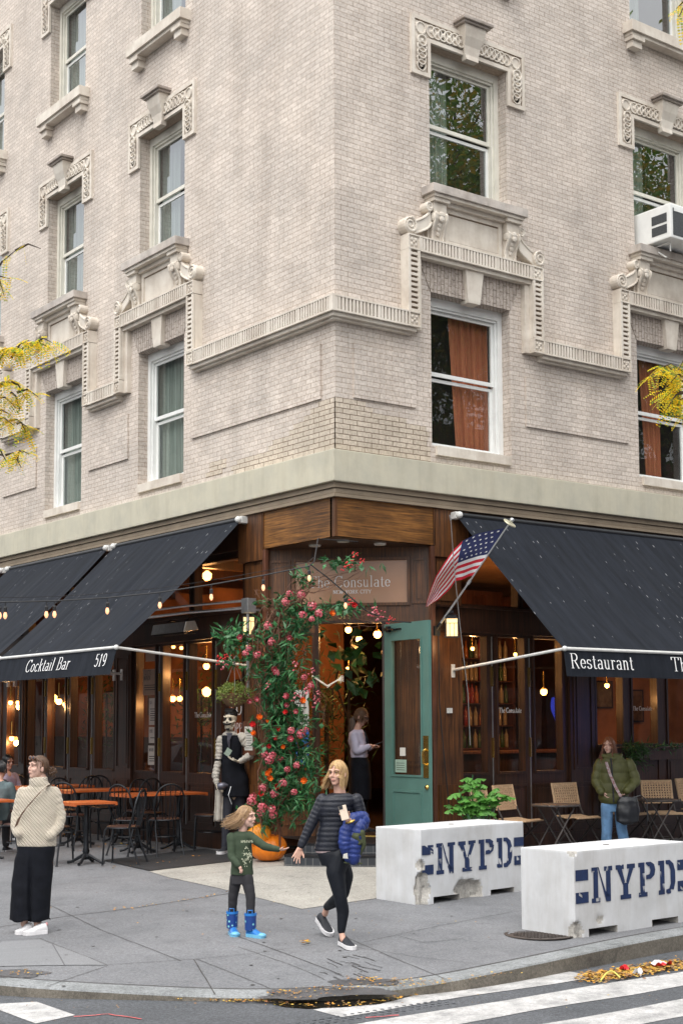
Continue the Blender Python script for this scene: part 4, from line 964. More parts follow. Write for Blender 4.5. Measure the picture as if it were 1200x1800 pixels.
def ribbon(mb, pts, wd, h=.0045, m=0, road=False, jit=.0):
    """thin strip on the pavement through photo pixels"""
    W = []
    for (x0, y0), (x1, y1) in zip(pts, pts[1:]):
        n = max(2, int(math.hypot(x1-x0, y1-y0)/12))
        for i in range(n+1):
            px, py = x0+(x1-x0)*i/n, y0+(y1-y0)*i/n
            if road:
                d = fw + r2*((px-600)/2526.39) - u2*((py-1059.1)/2526.39); g = CAM+d*((RZ-CAM.z)/d.z)
            else: g = gpt(px, py)
            g = g+Vector((random.uniform(-jit, jit), random.uniform(-jit, jit), 0)); W.append(Vector((g.x, g.y, 0)))
    W = [W[0]]+[b for a, b in zip(W, W[1:]) if (b-a).length > .01]
    for a, b in zip(W, W[1:]):
        t = (b-a).normalized(); s = Vector((t.y, -t.x, 0))*wd/2
        q = [a-s, b-s, b+s, a+s]
        mb.face([(v.x, v.y, (RZ if road else ground(v.x, v.y))+h) for v in q], m)
mb = MB()
J = [([(0, 1630), (110, 1612), (240, 1596), (402, 1571)], .022), ([(60, 1578), (180, 1636), (318, 1689)], .010), ([(185, 1697), (350, 1686)], .010), ([(190, 1698), (80, 1735)], .010), ([(341, 1687), (378, 1748)], .014), ([(345, 1686), (490, 1744)], .009),
     ([(0, 1653), (70, 1650), (190, 1697)], .008), ([(400, 1640), (500, 1676), (600, 1714)], .012), ([(612, 1650), (700, 1688), (785, 1722)], .010), ([(640, 1656), (760, 1630), (900, 1603)], .010), ([(700, 1645), (742, 1657)], .009), ([(742, 1657), (780, 1654), (815, 1650)], .012), ([(620, 1665), (740, 1684), (872, 1698)], .007),
     ([(0, 1562), (120, 1554), (215, 1550)], .008), ([(350, 1686), (450, 1676), (560, 1660)], .007), ([(420, 1665), (520, 1700), (570, 1722)], .008)]
for pts, wd in J: ribbon(mb, pts, wd*.62, jit=.004)
o = mb.build('pavement_joints', M['joint'], recalc=False); tag(o, kind='structure')
mb = MB()                       # joint behind the granite kerb
for i in range(len(C0)-1):
    a, b = C0[i]+nrm[i]*(CW+.004), C0[i+1]+nrm[i+1]*(CW+.004); a2, b2 = C0[i]+nrm[i]*(CW+.022), C0[i+1]+nrm[i+1]*(CW+.022)
    if abs(a.x) < 9 and a.y < 2: mb.face([(v.x, v.y, ground(v.x, v.y)+.0065) for v in (a, b, b2, a2)])
tag(mb.build('kerb_joint', M['joint'], recalc=False), kind='structure')

def patch(poly, h, mat, name, step=.25, kind='structure', z=None):
    """a sheet over a rectangle-like area that follows the pavement; poly: 4 world corners"""
    a, b, c, d = [Vector((*p, 0)) for p in poly]; nu = max(2, int((b-a).length/step)); nv = max(2, int((d-a).length/step)); mb = MB()
    def fn(s, t):
        p = a.lerp(b, s).lerp(d.lerp(c, s), t); return (p.x, p.y, (ground(p.x, p.y) if z is None else z)+h)
    mb.grid(fn, nu, nv); o = mb.build(name, mat, recalc=False, smooth=True)
    if kind: tag(o, kind=kind)
    return o
patch([(-2.42, -2.62), (1.0, -2.35), (1.2, .3), (-2.15, .55)], .0045, M['pad'], 'entrance_paving'); patch([(-2.15, .55), (.3, .4), (.3, 1.9), (-2.0, 1.28)], .0045, M['pad'], 'entrance_paving')
mat_ = patch([(-1.98, 1.30), (-.30, 1.34), (-.12, 3.02), (-1.80, 2.92)], .012, M['mat'], 'rubber_mat', kind=None)
tag(mat_, 'black rubber mat on the pavement beside the tables and the skeleton waiter', 'mat')
# scored paving at lower left
M['scored'] = None
def scored():
    m, n, l, b = nodes('scored_concrete'); g = n.new('ShaderNodeNewGeometry'); mp = n.new('ShaderNodeMapping'); mp.inputs['Rotation'].default_value = (0, 0, .35); l.new(g.outputs['Position'], mp.inputs[0])
    bt = n.new('ShaderNodeTexBrick'); bt.offset = 0; l.new(mp.outputs[0], bt.inputs['Vector']); bt.inputs['Scale'].default_value = 1; bt.inputs['Brick Width'].default_value = 4; bt.inputs['Row Height'].default_value = .045; bt.inputs['Mortar Size'].default_value = .006
    bt.inputs['Color1'].default_value = (.22, .225, .235, 1); bt.inputs['Color2'].default_value = (.24, .245, .255, 1); bt.inputs['Mortar'].default_value = (.10, .10, .105, 1)
    t = noise_node(n, l, g.outputs['Position'], 120, 2, .8); r = ramp(n, [(.3, (.7, .7, .7)), (.7, (1.2, 1.2, 1.2))]); l.new(t.outputs[0], r.inputs[0])
    l.new(mix_rgb(n, l, 1, bt.outputs[0], r.outputs[0], 'MULTIPLY'), b.inputs['Base Color']); b.inputs['Roughness'].default_value = .85; return m
gs = [gpt(*q) for q in ((4, 1656), (70, 1652), (186, 1697), (60, 1722))]
a = [tuple(v.xy) for v in gs]; patch([(-6.25, -3.2), a[0], a[1], a[2]], .005, scored(), 'scored_paving')
# crosswalk bars
for y0, y1, x0, x1 in ((-6.30, -5.98, -4.7, -2.0), (-7.02, -6.58, -5.9, 14), (-7.84, -7.40, -6.4, 14), (-8.7, -8.25, -6.4, 14), (-9.5, -9.1, -6.4, 14)):
    xs_ = [x0+(x1-x0)*i/40 for i in range(41)]; mb = MB()
    for p, q in zip(xs_, xs_[1:]):
        j0, j1 = [.02*math.sin(v*3.1+y0) for v in (p, q)]
        mb.face([(p, y0+j0, RZ+.004), (q, y0+j1, RZ+.004), (q, y1-j1*.7, RZ+.004), (p, y1-j0*.7, RZ+.004)])
    tag(mb.build('crosswalk_stripe', M['paint'], recalc=False), kind='structure')
for x0 in (-6.55, -7.4, -8.3): patch([(x0, -5.15), (x0+.36, -5.05), (x0+.36, -4.4), (x0, -4.25)] if x0 > -7 else [(x0, -8), (x0+.4, -8), (x0+.4, -2.3), (x0, -2.3)], .004, M['paint'], 'crosswalk_stripe', z=RZ)
M['redspray'] = pm('red_marking_paint', (.55, .10, .10), .7, .4, 9)
mb = MB()
for pts in ([(130, 1788), (190, 1784), (250, 1792)], [(640, 1790), (700, 1786)]): ribbon(mb, pts, .018, .0065, road=True, jit=.012)
tag(mb.build('utility_marking', M['redspray'], recalc=False), kind='structure')
# steel plate pattern strip by the kerb
mb = MB()
for i in range(22):
    for k in range(3): mb.ball((-5.2+i*.07+k*.01, -6.28-k*.07, RZ+.003), (.02, .02, .006), 0, 6, 4)
tag(mb.build('tactile_strip', M['asphalt']), kind='structure')
# puddle
M['puddle'] = pm('muddy_water', (.020, .018, .014), .06, .5, 2.5, spec=.5, world=True)
mb = MB(); P_ = [(478, 1766), (520, 1761), (570, 1762), (620, 1758), (665, 1757), (700, 1752), (745, 1746), (700, 1758), (668, 1766), (600, 1772), (540, 1774), (500, 1771)]
def road_pt(px, py):
    d = fw + r2*((px-600)/2526.39) - u2*((py-1059.1)/2526.39); return CAM+d*((RZ-CAM.z)/d.z)
mb.face([(lambda g: (g.x, g.y, RZ+.006))(road_pt(*q)) for q in P_])
o = mb.build('puddle', M['puddle'], recalc=False); tag(o, kind='structure')
M['wet'] = pave_mat('damp_concrete', (.10, .10, .105), (.055, .055, .058), 3, .4, .5)
rw = random.Random(8)
def blot(px, py, rx, ry, mat, name, n=26, k=.4):
    mb = MB(); c = gpt(px, py); pts = []
    for i in range(n):
        a = 2*PI*i/n; q = 1+k*mnoise.noise(Vector((math.cos(a)*1.7+px, math.sin(a)*1.7, 0))); g = gpt(px+rx*q*math.cos(a), py+ry*q*math.sin(a)); pts.append((g.x, g.y, ground(g.x, g.y)+.0038))
    cz = (c.x, c.y, ground(c.x, c.y)+.0038)
    for i in range(n): mb.face([cz, pts[i], pts[(i+1) % n]])
    return tag(mb.build(name, mat, recalc=False), kind='structure')
for q in ((585, 1744, 115, 8), (30, 1712, 52, 7), (640, 1727, 60, 6), (520, 1752, 60, 6)): blot(*q, M['wet'], 'damp_patch')
mb = MB()
for _ in range(80):
    px, py = rw.uniform(0, 1200), rw.uniform(1545, 1740); g = gpt(px, py); r0 = rw.uniform(.006, .018)
    if g.y < -5.5 or g.x < -6.4 or g.x > 3: continue
    mb.face([(g.x+r0*math.cos(a)*1.2, g.y+r0*math.sin(a), ground(g.x, g.y)+.0052) for a in [2*PI*k/7 for k in range(7)]])
tag(mb.build('gum_spots', M['joint'], recalc=False), kind='structure')
mb = MB()
for k in range(16):
    x0, y0 = 585+rw.uniform(-40, 60), 1690+rw.uniform(-14, 30); ribbon(mb, [(x0, y0), (x0+rw.uniform(12, 40), y0+rw.uniform(4, 14))], rw.uniform(.006, .014), .0046, jit=.01)
tag(mb.build('tyre_scuffs', M['wet'], recalc=False), kind='structure')
# fallen leaves
def flat_leaf(mb, x, y, z, s, a, tilt=.3):
    ca, sa = math.cos(a), math.sin(a); t = random.uniform(-tilt, tilt)
    def q(u, v, w_): return (x+ca*u*s-sa*v*s, y+sa*u*s+ca*v*s, z+w_*s)
    mb.face([q(-.5, 0, t*.3+.1), q(0, -.28, .02), q(.5, 0, -t*.3+.1), q(0, .28, .18+t*.3)])
rl = random.Random(3); mb = MB()
def leafband(pts, n, sp, s=(.025, .05), road=False):
    for _ in range(n):
        i = rl.randrange(len(pts)-1); t = rl.random(); px = pts[i][0]+(pts[i+1][0]-pts[i][0])*t+rl.gauss(0, sp*1.5); py = pts[i][1]+(pts[i+1][1]-pts[i][1])*t+rl.gauss(0, sp*.45)
        g = gpt(px, py)
        near = min((g.xy-c.xy).length for c in C0[::4])
        d = fw + r2*((px-600)/2526.39) - u2*((py-1059.1)/2526.39); gr = CAM+d*((RZ-CAM.z)/d.z)
        z = ground(g.x, g.y) if not road else RZ
        if road: g = gr
        flat_leaf(mb, g.x, g.y, max(z, RZ)+.012+rl.random()*.01, rl.uniform(*s), rl.random()*6.3)
leafband([(0, 1745), (150, 1750), (280, 1755), (400, 1761), (470, 1763)], 420, 4, (.018, .036), True)
leafband([(470, 1765), (560, 1770), (640, 1766), (700, 1757), (790, 1735)], 170, 6, (.018, .034), True)
leafband([(470, 1750), (560, 1742), (640, 1737), (730, 1734), (800, 1728)], 210, 5, (.016, .03)); leafband([(610, 1722), (700, 1727), (790, 1726), (900, 1713)], 130, 4, (.018, .034))
leafband([(500, 1756), (560, 1753), (650, 1752)], 24, 5, (.018, .034))
leafband([(1030, 1722), (1080, 1716), (1130, 1708), (1200, 1697)], 1500, 9, (.03, .055), True)
leafband([(1040, 1718), (1200, 1695)], 300, 6, (.03, .05), True)
leafband([(200, 1601), (300, 1589), (400, 1572)], 40, 2, (.02, .04)); leafband([(20, 1712), (70, 1716)], 30, 6, (.02, .035))
leafband([(200, 1490), (360, 1485)], 40, 12, (.03, .06)); leafband([(190, 1530), (390, 1500)], 30, 5, (.02, .05)); leafband([(0, 1500), (120, 1480)], 24, 8, (.03, .06))
leafband([(100, 1600), (900, 1620)], 55, 50, (.015, .03)); leafband([(530, 1658), (550, 1660)], 9, 3, (.03, .06)); leafband([(0, 1770), (1200, 1760)], 60, 15, (.015, .03), True)
o = mb.build('fallen_leaves', M['fallen'], recalc=False); tag(o, 'yellow and orange autumn leaves drifted along the kerb and puddle', 'fallen leaves', kind='stuff')
# litter by the kerb
def litter(px, py, mats, label, seed):
    d = fw + r2*((px-600)/2526.39) - u2*((py-1059.1)/2526.39); g = CAM+d*((RZ-CAM.z)/d.z); r = random.Random(seed)
    mb = MB(); L0 = .22 if seed == 1 else .07
    def fn(s, t): return (g.x+(s-.5)*L0+.02*math.sin(t*5), g.y+(t-.5)*(.10 if seed == 1 else .06), RZ+.035+.018*math.sin(s*9+t*4)+.02*math.cos(t*7+seed))
    mb.grid(fn, 14, 6, m=lambda i, j: 0 if (j > 2) else 1)
    o = mb.build('litter_wrapper', mats, smooth=True, recalc=False); tag(o, label, 'litter')
M['redplastic'] = pm('red_plastic', (.60, .02, .03), .35, .1, 10); M['clearplastic'] = pm('crinkled_white_plastic', (.62, .62, .64), .25, .15, 12)
litter(1158, 1702, [M['clearplastic'], M['redplastic']], 'crumpled white and red plastic wrapper lying on leaves by the kerb', 1)
litter(1097, 1710, [M['redplastic'], M['redplastic']], 'small red scrap of wrapper among the gutter leaves', 2)
litter(1120, 1716, [M['clearplastic'], M['clearplastic']], 'small white paper scrap among the gutter leaves', 3)
mb = MB(); mb.tube([(lambda g: (g.x, g.y, RZ+.05+.05*math.sin(i/8*PI)))(gpt(1055+i*4.2, 1709-3.4*math.sin(i/8*PI)-i*.6)) for i in range(9)], .007, 5)
M['strap'] = pm('yellow_strap', (.62, .55, .12), .5, .1, 10); tag(mb.build('plastic_strap', M['strap']), 'thin yellow plastic strap curling over the leaf pile', 'strap')
# manhole cover
g = gpt(948, 1643); MH = empty('manhole_cover', (g.x, g.y, ground(g.x, g.y)), 0, 'round rusty iron manhole cover half under the nearer concrete block', 'manhole cover')
M['rustiron'] = pm('rusty_iron', (.050, .038, .032), .6, .3, 12, .2, 50)
mb = MB(); R0 = .33; mb.lathe([(R0, .0), (R0, .007), (R0-.03, .008), (R0-.035, .004), (.001, .004)], (0, 0, 0), 40)
for i in range(-6, 7):
    for k in range(-6, 7):
        if math.hypot(i, k)*.045 < R0-.07: mb.box((i*.045-.014, k*.045-.014, .004), (i*.045+.014, k*.045+.014, .009))
mb.build('lid', M['rustiron'], MH, world=False)
# ------------------------------------------------------------ awnings
M['awnwhite'] = M['whitemetal']
def awning(T, u0, u1, out, ztop, zf, drop, label, texts, lean=.2, armu=None):
    A = empty('awning', T((u0+u1)/2, .05, ztop), 0, label, 'awning', 'black retractable awnings over the restaurant windows')
    mb = MB(); nu, nv = 90, 40; d0 = .12; seed_ = u0*3.1
    def fn(s, t):
        u = u0+(u1-u0)*s; d = d0+(out-d0)*t; z = ztop+(zf-ztop)*t - .045*math.sin(t*PI) - .012*(math.cos(u*2*PI/1.25) > .985)*min(1, t*4) + .065*mnoise.noise(Vector((u*1.4, t*1.1, seed_)))*math.sin(t*PI) + .022*mnoise.noise(Vector((u*6, t*2.0, seed_)))*math.sin(t*PI)
        return T(u, d, z)
    mb.grid(fn, nu, nv); me_n = len(mb.v); o = mb.build('canopy', M['awning'], A, recalc=False, smooth=True)
    at_ = o.data.attributes.new('cloth', 'FLOAT_VECTOR', 'POINT'); L = math.hypot(out, ztop-zf); buf = []
    for i in range(nu+1):
        for j in range(nv+1): buf += [u0*1.7+(u1-u0)*i/nu, L*j/nv, 0]
    at_.data.foreach_set('vector', buf)
    mb = MB(); nv2 = 5
    def fv(s, t):
        u = u0+(u1-u0)*s; return T(u, out+lean*t*.5+.014*mnoise.noise(Vector((u*4, t, seed_)))*(.3+t), zf-.02-drop*t)
    mb.grid(fv, nu, nv2); o = mb.build('valance', M['awning'], A, recalc=False, smooth=True)
    at_ = o.data.attributes.new('cloth', 'FLOAT_VECTOR', 'POINT'); buf = []
    for i in range(nu+1):
        for j in range(nv2+1): buf += [u0*1.7+(u1-u0)*i/nu, L+8+drop*j/nv2, 0]
    at_.data.foreach_set('vector', buf)
    for (s_, uu, h, sl, f, zofs) in texts:
        mb = MB()
        def TT(u, d, z): t = (zf-.02-z)/drop; return T(u, out+lean*t*.5+d, z)
        write(mb, s_, TT, uu, zf-drop+zofs, .012, h, 1.18 if f > 0 else 1.32, .105, slant=sl, gap=.06, th=.006, flip=f)
        mb.build('lettering', M['letter'], A, recalc=False)
    mb = MB(); mb.tube([T(u0, out, zf), T(u1, out, zf)], .022, 8); mb.build('front_bar', M['whitemetal'], A, smooth=True)
    mb = MB(); mb.tube([T(u0, .10, ztop), T(u1, .10, ztop)], .05, 10); mb.build('roller', M['blackmetal'], A, smooth=True)
    for uu in (armu or (u0+.02, u1-.02)):
        mb = MB(); mb.tube([T(uu, -.02, zf-.20), T(uu, out, zf)], .019, 8); mb.box((uu-.03, -.05, zf-.30), (uu+.03, -.0, zf-.12), 0, T); mb.ball(T(uu, out, zf), .035); mb.build('arm', M['whitemetal'], A, smooth=True)
        mb = MB(); mb.box((uu-.05, .0, ztop-.05), (uu+.05, .14, ztop+.05), 0, T); mb.ball(T(uu, .16, ztop), (.05, .05, .05)); mb.build('bracket', M['whitemetal'], A, bevel=.01)
    return A
awning(TL, 2.06, 5.80, 2.07, 4.86, 3.00, .34, 'black awning reading Cocktail Bar 519 over the tables', [('Cocktail Bar', 4.72, .175, .10, -1, .095), ('519', 2.56, .165, .0, -1, .10)])
awning(TL, 6.02, 9.90, 2.07, 4.86, 3.00, .34, 'black awning without readable lettering, next left of the Cocktail Bar one', [])
awning(TL, 10.15, 14.0, 2.07, 4.86, 3.00, .34, 'black awning cut by the left edge of the photo', [])
awning(TR, 1.98, 7.6, 2.11, 4.84, 2.91, .33, 'black awning reading Restaurant over the cane chairs on the right', [('Restaurant', 2.06, .185, 0, 1, .085), ('The Consulate', 3.98, .185, 0, 1, .085)], lean=.1)

# ------------------------------------------------------------ flag
FP = empty('flagpole', (1.67, -.05, 3.25), 0, 'thin silver flagpole slanting out from the post beside the green door', 'flagpole')
b0, b1 = Vector((1.67, -.03, 3.25)), Vector((2.03, -1.1, 4.60)); ax = (b1-b0).normalized()
mb = MB(); mb.tube([b0, b1], [.017, .011], 10); mb.tube([b0+ax*.78, b0+ax*.84], .025, 10); mb.build('pole', M['steel'], FP, smooth=True)
mb = MB(); mb.box((1.62, -.06, 3.17), (1.72, -.02, 3.30)); mb.tube([b0-ax*.02, b0+ax*.12], .028, 8); mb.build('bracket', M['blackmetal'], FP, bevel=.005)
rot = ax.to_track_quat('Z', 'Y').to_matrix()
mb = MB(); mb.lathe([(.001, 0), (.09, .004), (.095, .012), (.09, .022), (.001, .024)], b1+ax*.01, 28, axis=rot); M['finial'] = pm('pale_brass_finial', (.55, .52, .38), .4, .15, 20, metal=.4); mb.build('finial_disc', M['finial'], FP, smooth=True)
mb = MB(); mb.ball(b1+ax*.075, .032); mb.build('finial_ball', M['steel'], FP, smooth=True)
FT = Vector((1.95, -.93, 4.52)); 
def depth_of(p): return (Vector(p)-CAM).dot(fw)
hd0 = depth_of(b0+ax*1.70); hd1 = depth_of(b0+ax*.95)
TOP = [(886, 928), (862, 933), (838, 938), (812, 951), (795, 968), (780, 990), (766, 1012), (757, 1035), (750, 1056), (748, 1066)]
BOT = [(831, 1011), (822, 1014), (812, 1019), (800, 1021), (793, 1032), (786, 1040), (777, 1048), (769, 1055), (760, 1060), (752, 1066)]
def along(P, s):
    x = s*(len(P)-1); i = min(int(x), len(P)-2); t = x-i; return (P[i][0]*(1-t)+P[i+1][0]*t, P[i][1]*(1-t)+P[i+1][1]*t)
def flag_pt(s, t):
    a, b = along(TOP, s), along(BOT, s); q = (1-t)
    mx, my = a[0]*q+b[0]*t, a[1]*q+b[1]*t
    bow = math.sin(t*PI)*(10 if s < .3 else 10*max(0, 1-(s-.3)*2))
    mx += -bow*.2*(1 if s > .05 else 0); my += bow*.15
    d = hd0*(1-t)+hd1*t + .10*s + .07*math.sin(s*9+t*2.5)*min(1, s*4) + .05*math.sin(t*8+s*5)*s
    return at(mx, d, my)
M['flagred'] = pm('flag_red', (.50, .012, .03), .8, .1, 20, .2, 60); M['flagwhite'] = pm('flag_white', (.66, .66, .68), .8, .06, 20, .2, 60); M['flagblue'] = pm('flag_blue', (.012, .018, .075), .8, .1, 20, .2, 60)
mb = MB(); NU, NV = 60, 39
mb.grid(flag_pt, NU, NV, m=lambda i, j: 2 if (i < 20 and j < 21) else (0 if (j//3) % 2 == 0 else 1))
FL_ = mb.build('flag', [M['flagred'], M['flagwhite'], M['flagblue'], M['flagwhite']], recalc=False, smooth=True, angle=180)
tag(FL_, 'faded red, white and blue striped flag blowing from the flagpole', 'flag')
mb = MB()
for r_ in range(5):
    for c_ in range(6 if r_ % 2 == 0 else 5):
        s0, t0_ = .04+(c_+(.0 if r_ % 2 == 0 else .5))*.051, .05+r_*.105
        pts = []
        for k in range(10):
            rr = .014 if k % 2 == 0 else .006; a = PI/2+k*PI/5; p = flag_pt(min(.4, s0+rr*math.cos(a)), t0_+rr*1.7*math.sin(a)); pts.append(p-fw*.006)
        mb.face(pts)
o = mb.build('star_field', M['flagwhite'], recalc=False); o.parent = FL_

# ------------------------------------------------------------ wall lanterns, heater, pole, string lights
def lantern(x, y, z, label):
    A = empty('wall_lantern', (x, y, z), -YAW, label, 'wall lantern', 'lit box lanterns beside the corner door')
    mb = MB(); mb.box((-.085, -.085, .125), (.085, .085, .145)); mb.box((-.06, -.06, .146), (.06, .06, .175)); mb.box((-.10, -.10, -.13), (.10, .10, -.115)); mb.lathe([(.10, .18), (.02, .21)], (0, 0, 0), 4)
    for s in (-1, 1):
        for q in (-1, 1): mb.box((s*.08-.006, q*.08-.006, -.115), (s*.08+.006, q*.08+.006, .125))
        mb.box((s*.083-.003, -.08, .06), (s*.083+.003, .08, .066)); mb.box((-.08, s*.083-.003, .06), (.08, s*.083+.003, .066))
        for k in (-.03, .03): mb.box((k-.003, s*.083-.003, -.115), (k+.003, s*.083+.003, .06)); mb.box((s*.083-.003, k-.003, -.115), (s*.083+.003, k+.003, .06))
    mb.build('frame', M['blackmetal'], A, world=False)
    mb = MB(); mb.box((-.077, -.077, -.113), (.077, .077, .123)); mb.build('lantern_glass', M['lantglass'], A, world=False)
    mb = MB(); mb.tube([(0, 0, .15), (0, .1, .2), (0, .16, .18)], .012, 6); mb.box((-.04, .15, .10), (.04, .17, .25)); mb.build('bracket', M['blackmetal'], A, world=False)
    ld = bpy.data.lights.new('lantern_light', 'POINT'); ld.energy = 4; ld.color = (1, .62, .28); ld.shadow_soft_size = .12; lo = bpy.data.objects.new('lantern_light', ld); COL.objects.link(lo); lo.parent = A; lo.location = (0, -.12, -.25)
    return A
lantern(1.80, -.20, 3.27, 'lit cream glass box lantern right of the green door under the flagpole'); lantern(-.18, 1.77, 3.33, 'lit box lantern on the left pier above the flowers')
HT = empty('patio_heater', (-.32, 3.55, 3.44), 0, 'long silver infrared heater hung under the left transom windows', 'heater')
def TH(u, d, z): return (-.10-d, 3.1+u, 3.42+z)
mb = MB(); mb.hexa([TH(.0, .08, -.06), TH(.95, .08, -.06), TH(.95, .34, -.10), TH(.0, .34, -.10), TH(.0, .14, .07), TH(.95, .14, .07), TH(.95, .30, .05), TH(.0, .30, .05)]); mb.build('reflector', M['steel'], HT, bevel=.01)
mb = MB(); mb.tube([TH(.08, .21, -.10), TH(.87, .21, -.10)], .012, 6); mb.box((.03, .1, -.112), (.92, .12, -.085), 0, TH); mb.box((.03, .31, -.125), (.92, .33, -.10), 0, TH); mb.build('element', M['blackmetal'], HT)
mb = MB()
for u in (.2, .75): mb.tube([TH(u, -.05, .10), TH(u, .12, .12), TH(u, .2, .06)], .012, 6)
mb.build('bracket', M['blackmetal'], HT)
PF = empty('pole_frame', (-.3, 1.62, .2), 0, 'galvanised post and rails holding the hanging basket by the left pier', 'post')
mb = MB(); mb.tube([(-.30, 1.62, 2.35), (-.30, 1.62, 3.62)], .022, 8); mb.tube([(-.30, 1.62, 3.55), (-.10, 1.64, 3.55)], .018, 8); mb.build('post', M['steel'], PF, smooth=True)
mb = MB(); mb.box((-.37, 1.52, 3.50), (-.23, 1.68, 3.70)); mb.build('junction_box', M['steel'], PF, bevel=.006)
mb = MB(); mb.tube([(-.26, 1.72, 3.58), (-.26, 3.3, 3.62), (-.26, 4.8, 3.62)], .022, 8); mb.tube([(-.26, 1.72, 3.68), (-.26, 3.3, 3.72), (-.26, 4.8, 3.72)], .018, 8); mb.build('rail', M['steel'], PF, smooth=True)

CABLE = [(-.40, -.15, 4.33), (-.95, -.83, 3.94), (-1.12, -.96, 3.86), (-1.72, -.87, 3.72), (-2.36, -.75, 3.585), (-2.98, -.65, 3.47), (-3.59, -.55, 3.385), (-4.19, -.47, 3.325), (-4.79, -.39, 3.29), (-5.6, -.3, 3.3), (-6.3, -.2, 3.4)]
SL = empty('string_lights', CABLE[0], 0, 'black festoon cable with small amber bulbs crossing in front of the left awnings', 'string lights')
M['cable'] = pm('cable', (.02, .02, .022), .5, .1, 10)
mb = MB(); mb.tube([(.33, -.03, 4.36)]+CABLE, .008, 5); mb.tube([(x, y+.02, z+.05) for x, y, z in CABLE[1:]], .004, 4)
c2 = [at(545, 17.3, 992), at(575, 17.6, 1015), at(610, 18, 1045), at(645, 18.3, 1075), at(690, 18.6, 1092), at(722, 18.9, 1094)]; mb.tube(c2, .008, 5)
mb.build('cable', M['cable'], SL)
def bulb(p):
    mb = MB(); p = Vector(p); mb.tube([p, p+Vector((0, 0, -.06))], .006, 5, 0); mb.lathe([(.017, -.11), (.02, -.06), (.012, -.05)], p, 10, 0); mb.lathe([(.003, -.185), (.014, -.175), (.022, -.15), (.017, -.125), (.012, -.11)], p, 12, 1)
    return mb
M['bulbglass'] = emit('amber_bulb_glass', (1, .46, .24), .85)
for px, py in ((543, 990), (462, 1010), (372, 1022), (281, 1040), (190, 1048), (97, 1057), (81, 1056), (2, 1063), (9, 1062)):
    # on the cable at the pixel's horizontal place
    best = None
    for a, b in zip(CABLE, CABLE[1:]):
        for k in range(20):
            q = Vector(a).lerp(Vector(b), k/20); dq = q-CAM; x = 600+2526.39*dq.dot(r2)/dq.dot(fw)
            if best is None or abs(x-px) < best[0]: best = (abs(x-px), q)
    bulb(best[1]).build('bulb', [M['cable'], M['bulbglass']], SL, smooth=True)
bulb(at(607, 17.95, 1044)).build('bulb', [M['cable'], M['bulbglass']], SL, smooth=True)
# loose halyard by the flagpole
mb = MB(); mb.tube([at(792, 18.9, 915), at(797, 18.9, 990), at(808, 18.9, 1100), at(822, 18.8, 1220), at(826, 18.8, 1310)], .006, 5); mb.tube([at(790, 18.9, 905), at(792, 18.9, 915)], .012, 6); tag(mb.build('halyard', M['steel']), 'thin cord hanging from the right awning bracket', 'cord')
mb = MB(); mb.tube([at(770, 19.3, 1110), at(772, 19.3, 1240), at(780, 19.2, 1330), at(790, 19.2, 1430)], .008, 5); mb.box((1.86, -.03, 2.12), (1.95, -.01, 2.19), 1); tag(mb.build('power_cable', [M['cable'], M['whitemetal']]), 'black cable running down the pier right of the green door', 'cable')
# air conditioner
AC = empty('air_conditioner', (6.45, -.3, 9.43), 0, 'white window air conditioner jutting from the second-floor window at right', 'air conditioner')
mb = MB(); mb.box((6.02, -.62, 9.47), (6.92, .25, 10.02)); mb.build('casing', M['winframe2'], AC, bevel=.02)
mb = MB()
for z in (9.56, 9.74): mb.box((6.014, -.55, z), (6.0205, -.25, z+.14))
mb.box((6.08, -.627, 9.52), (6.86, -.6195, 9.95))
M['grille'] = pm('dark_grille', (.05, .055, .06), .6, .4, 90); mb.build('grille', M['grille'], AC)
mb = MB(); mb.box((6.10, -.632, 9.90), (6.40, -.626, 9.955)); mb.build('name_plate', M['winframe2'], AC)
mb = MB(); mb.tube([(6.15, -.1, 9.44), (6.15, -.5, 9.44), (6.15, -.5, 9.30)], .013, 6); mb.tube([(6.15, -.14, 9.44), (6.15, -.42, 9.22)], .013, 6); mb.build('support', M['whitemetal'], AC)

# ------------------------------------------------------------ concrete security blocks
def slab_letters():
    s = .1
    def R(a, b, c, d): return [(a, b), (c, b), (c, d), (a, d)]
    return {
     'N': [R(0, 0, .40, .13), R(.09, .13, .31, .87), R(0, .87, .30, 1), R(.70, 0, .91, .87) if False else R(.69, .13, .91, .87), R(.60, .87, 1, 1), [(.30, 1), (.36, .83), (.69, 0), (.91, 0), (.91, .13), (.66, .30), (.34, 1)]],
     'Y': [R(0, .87, .42, 1), R(.58, .87, 1, 1), [(.08, .87), (.32, .87), (.47, .50), (.36, .42)], [(.92, .87), (.70, .87), (.53, .50), (.64, .42)], R(.37, .13, .63, .47), R(.22, 0, .78, .13)],
     'P': [R(0, 0, .5, .13), R(.10, .13, .36, .87), R(0, .87, .36, 1), [(.44, 1), (.72, 1), (.92, .92), (.98, .76), (.92, .60), (.72, .50), (.44, .50), (.44, .62), (.64, .64), (.70, .76), (.64, .87), (.44, .88)]],
     'D': [R(0, 0, .36, .13), R(.10, .13, .36, .87), R(0, .87, .36, 1), [(.44, 1), (.68, 1), (.90, .88), (1, .66), (1, .34), (.90, .12), (.68, 0), (.44, 0), (.44, .13), (.62, .15), (.72, .30), (.72, .70), (.62, .86), (.44, .88)]]}
SLAB = slab_letters()
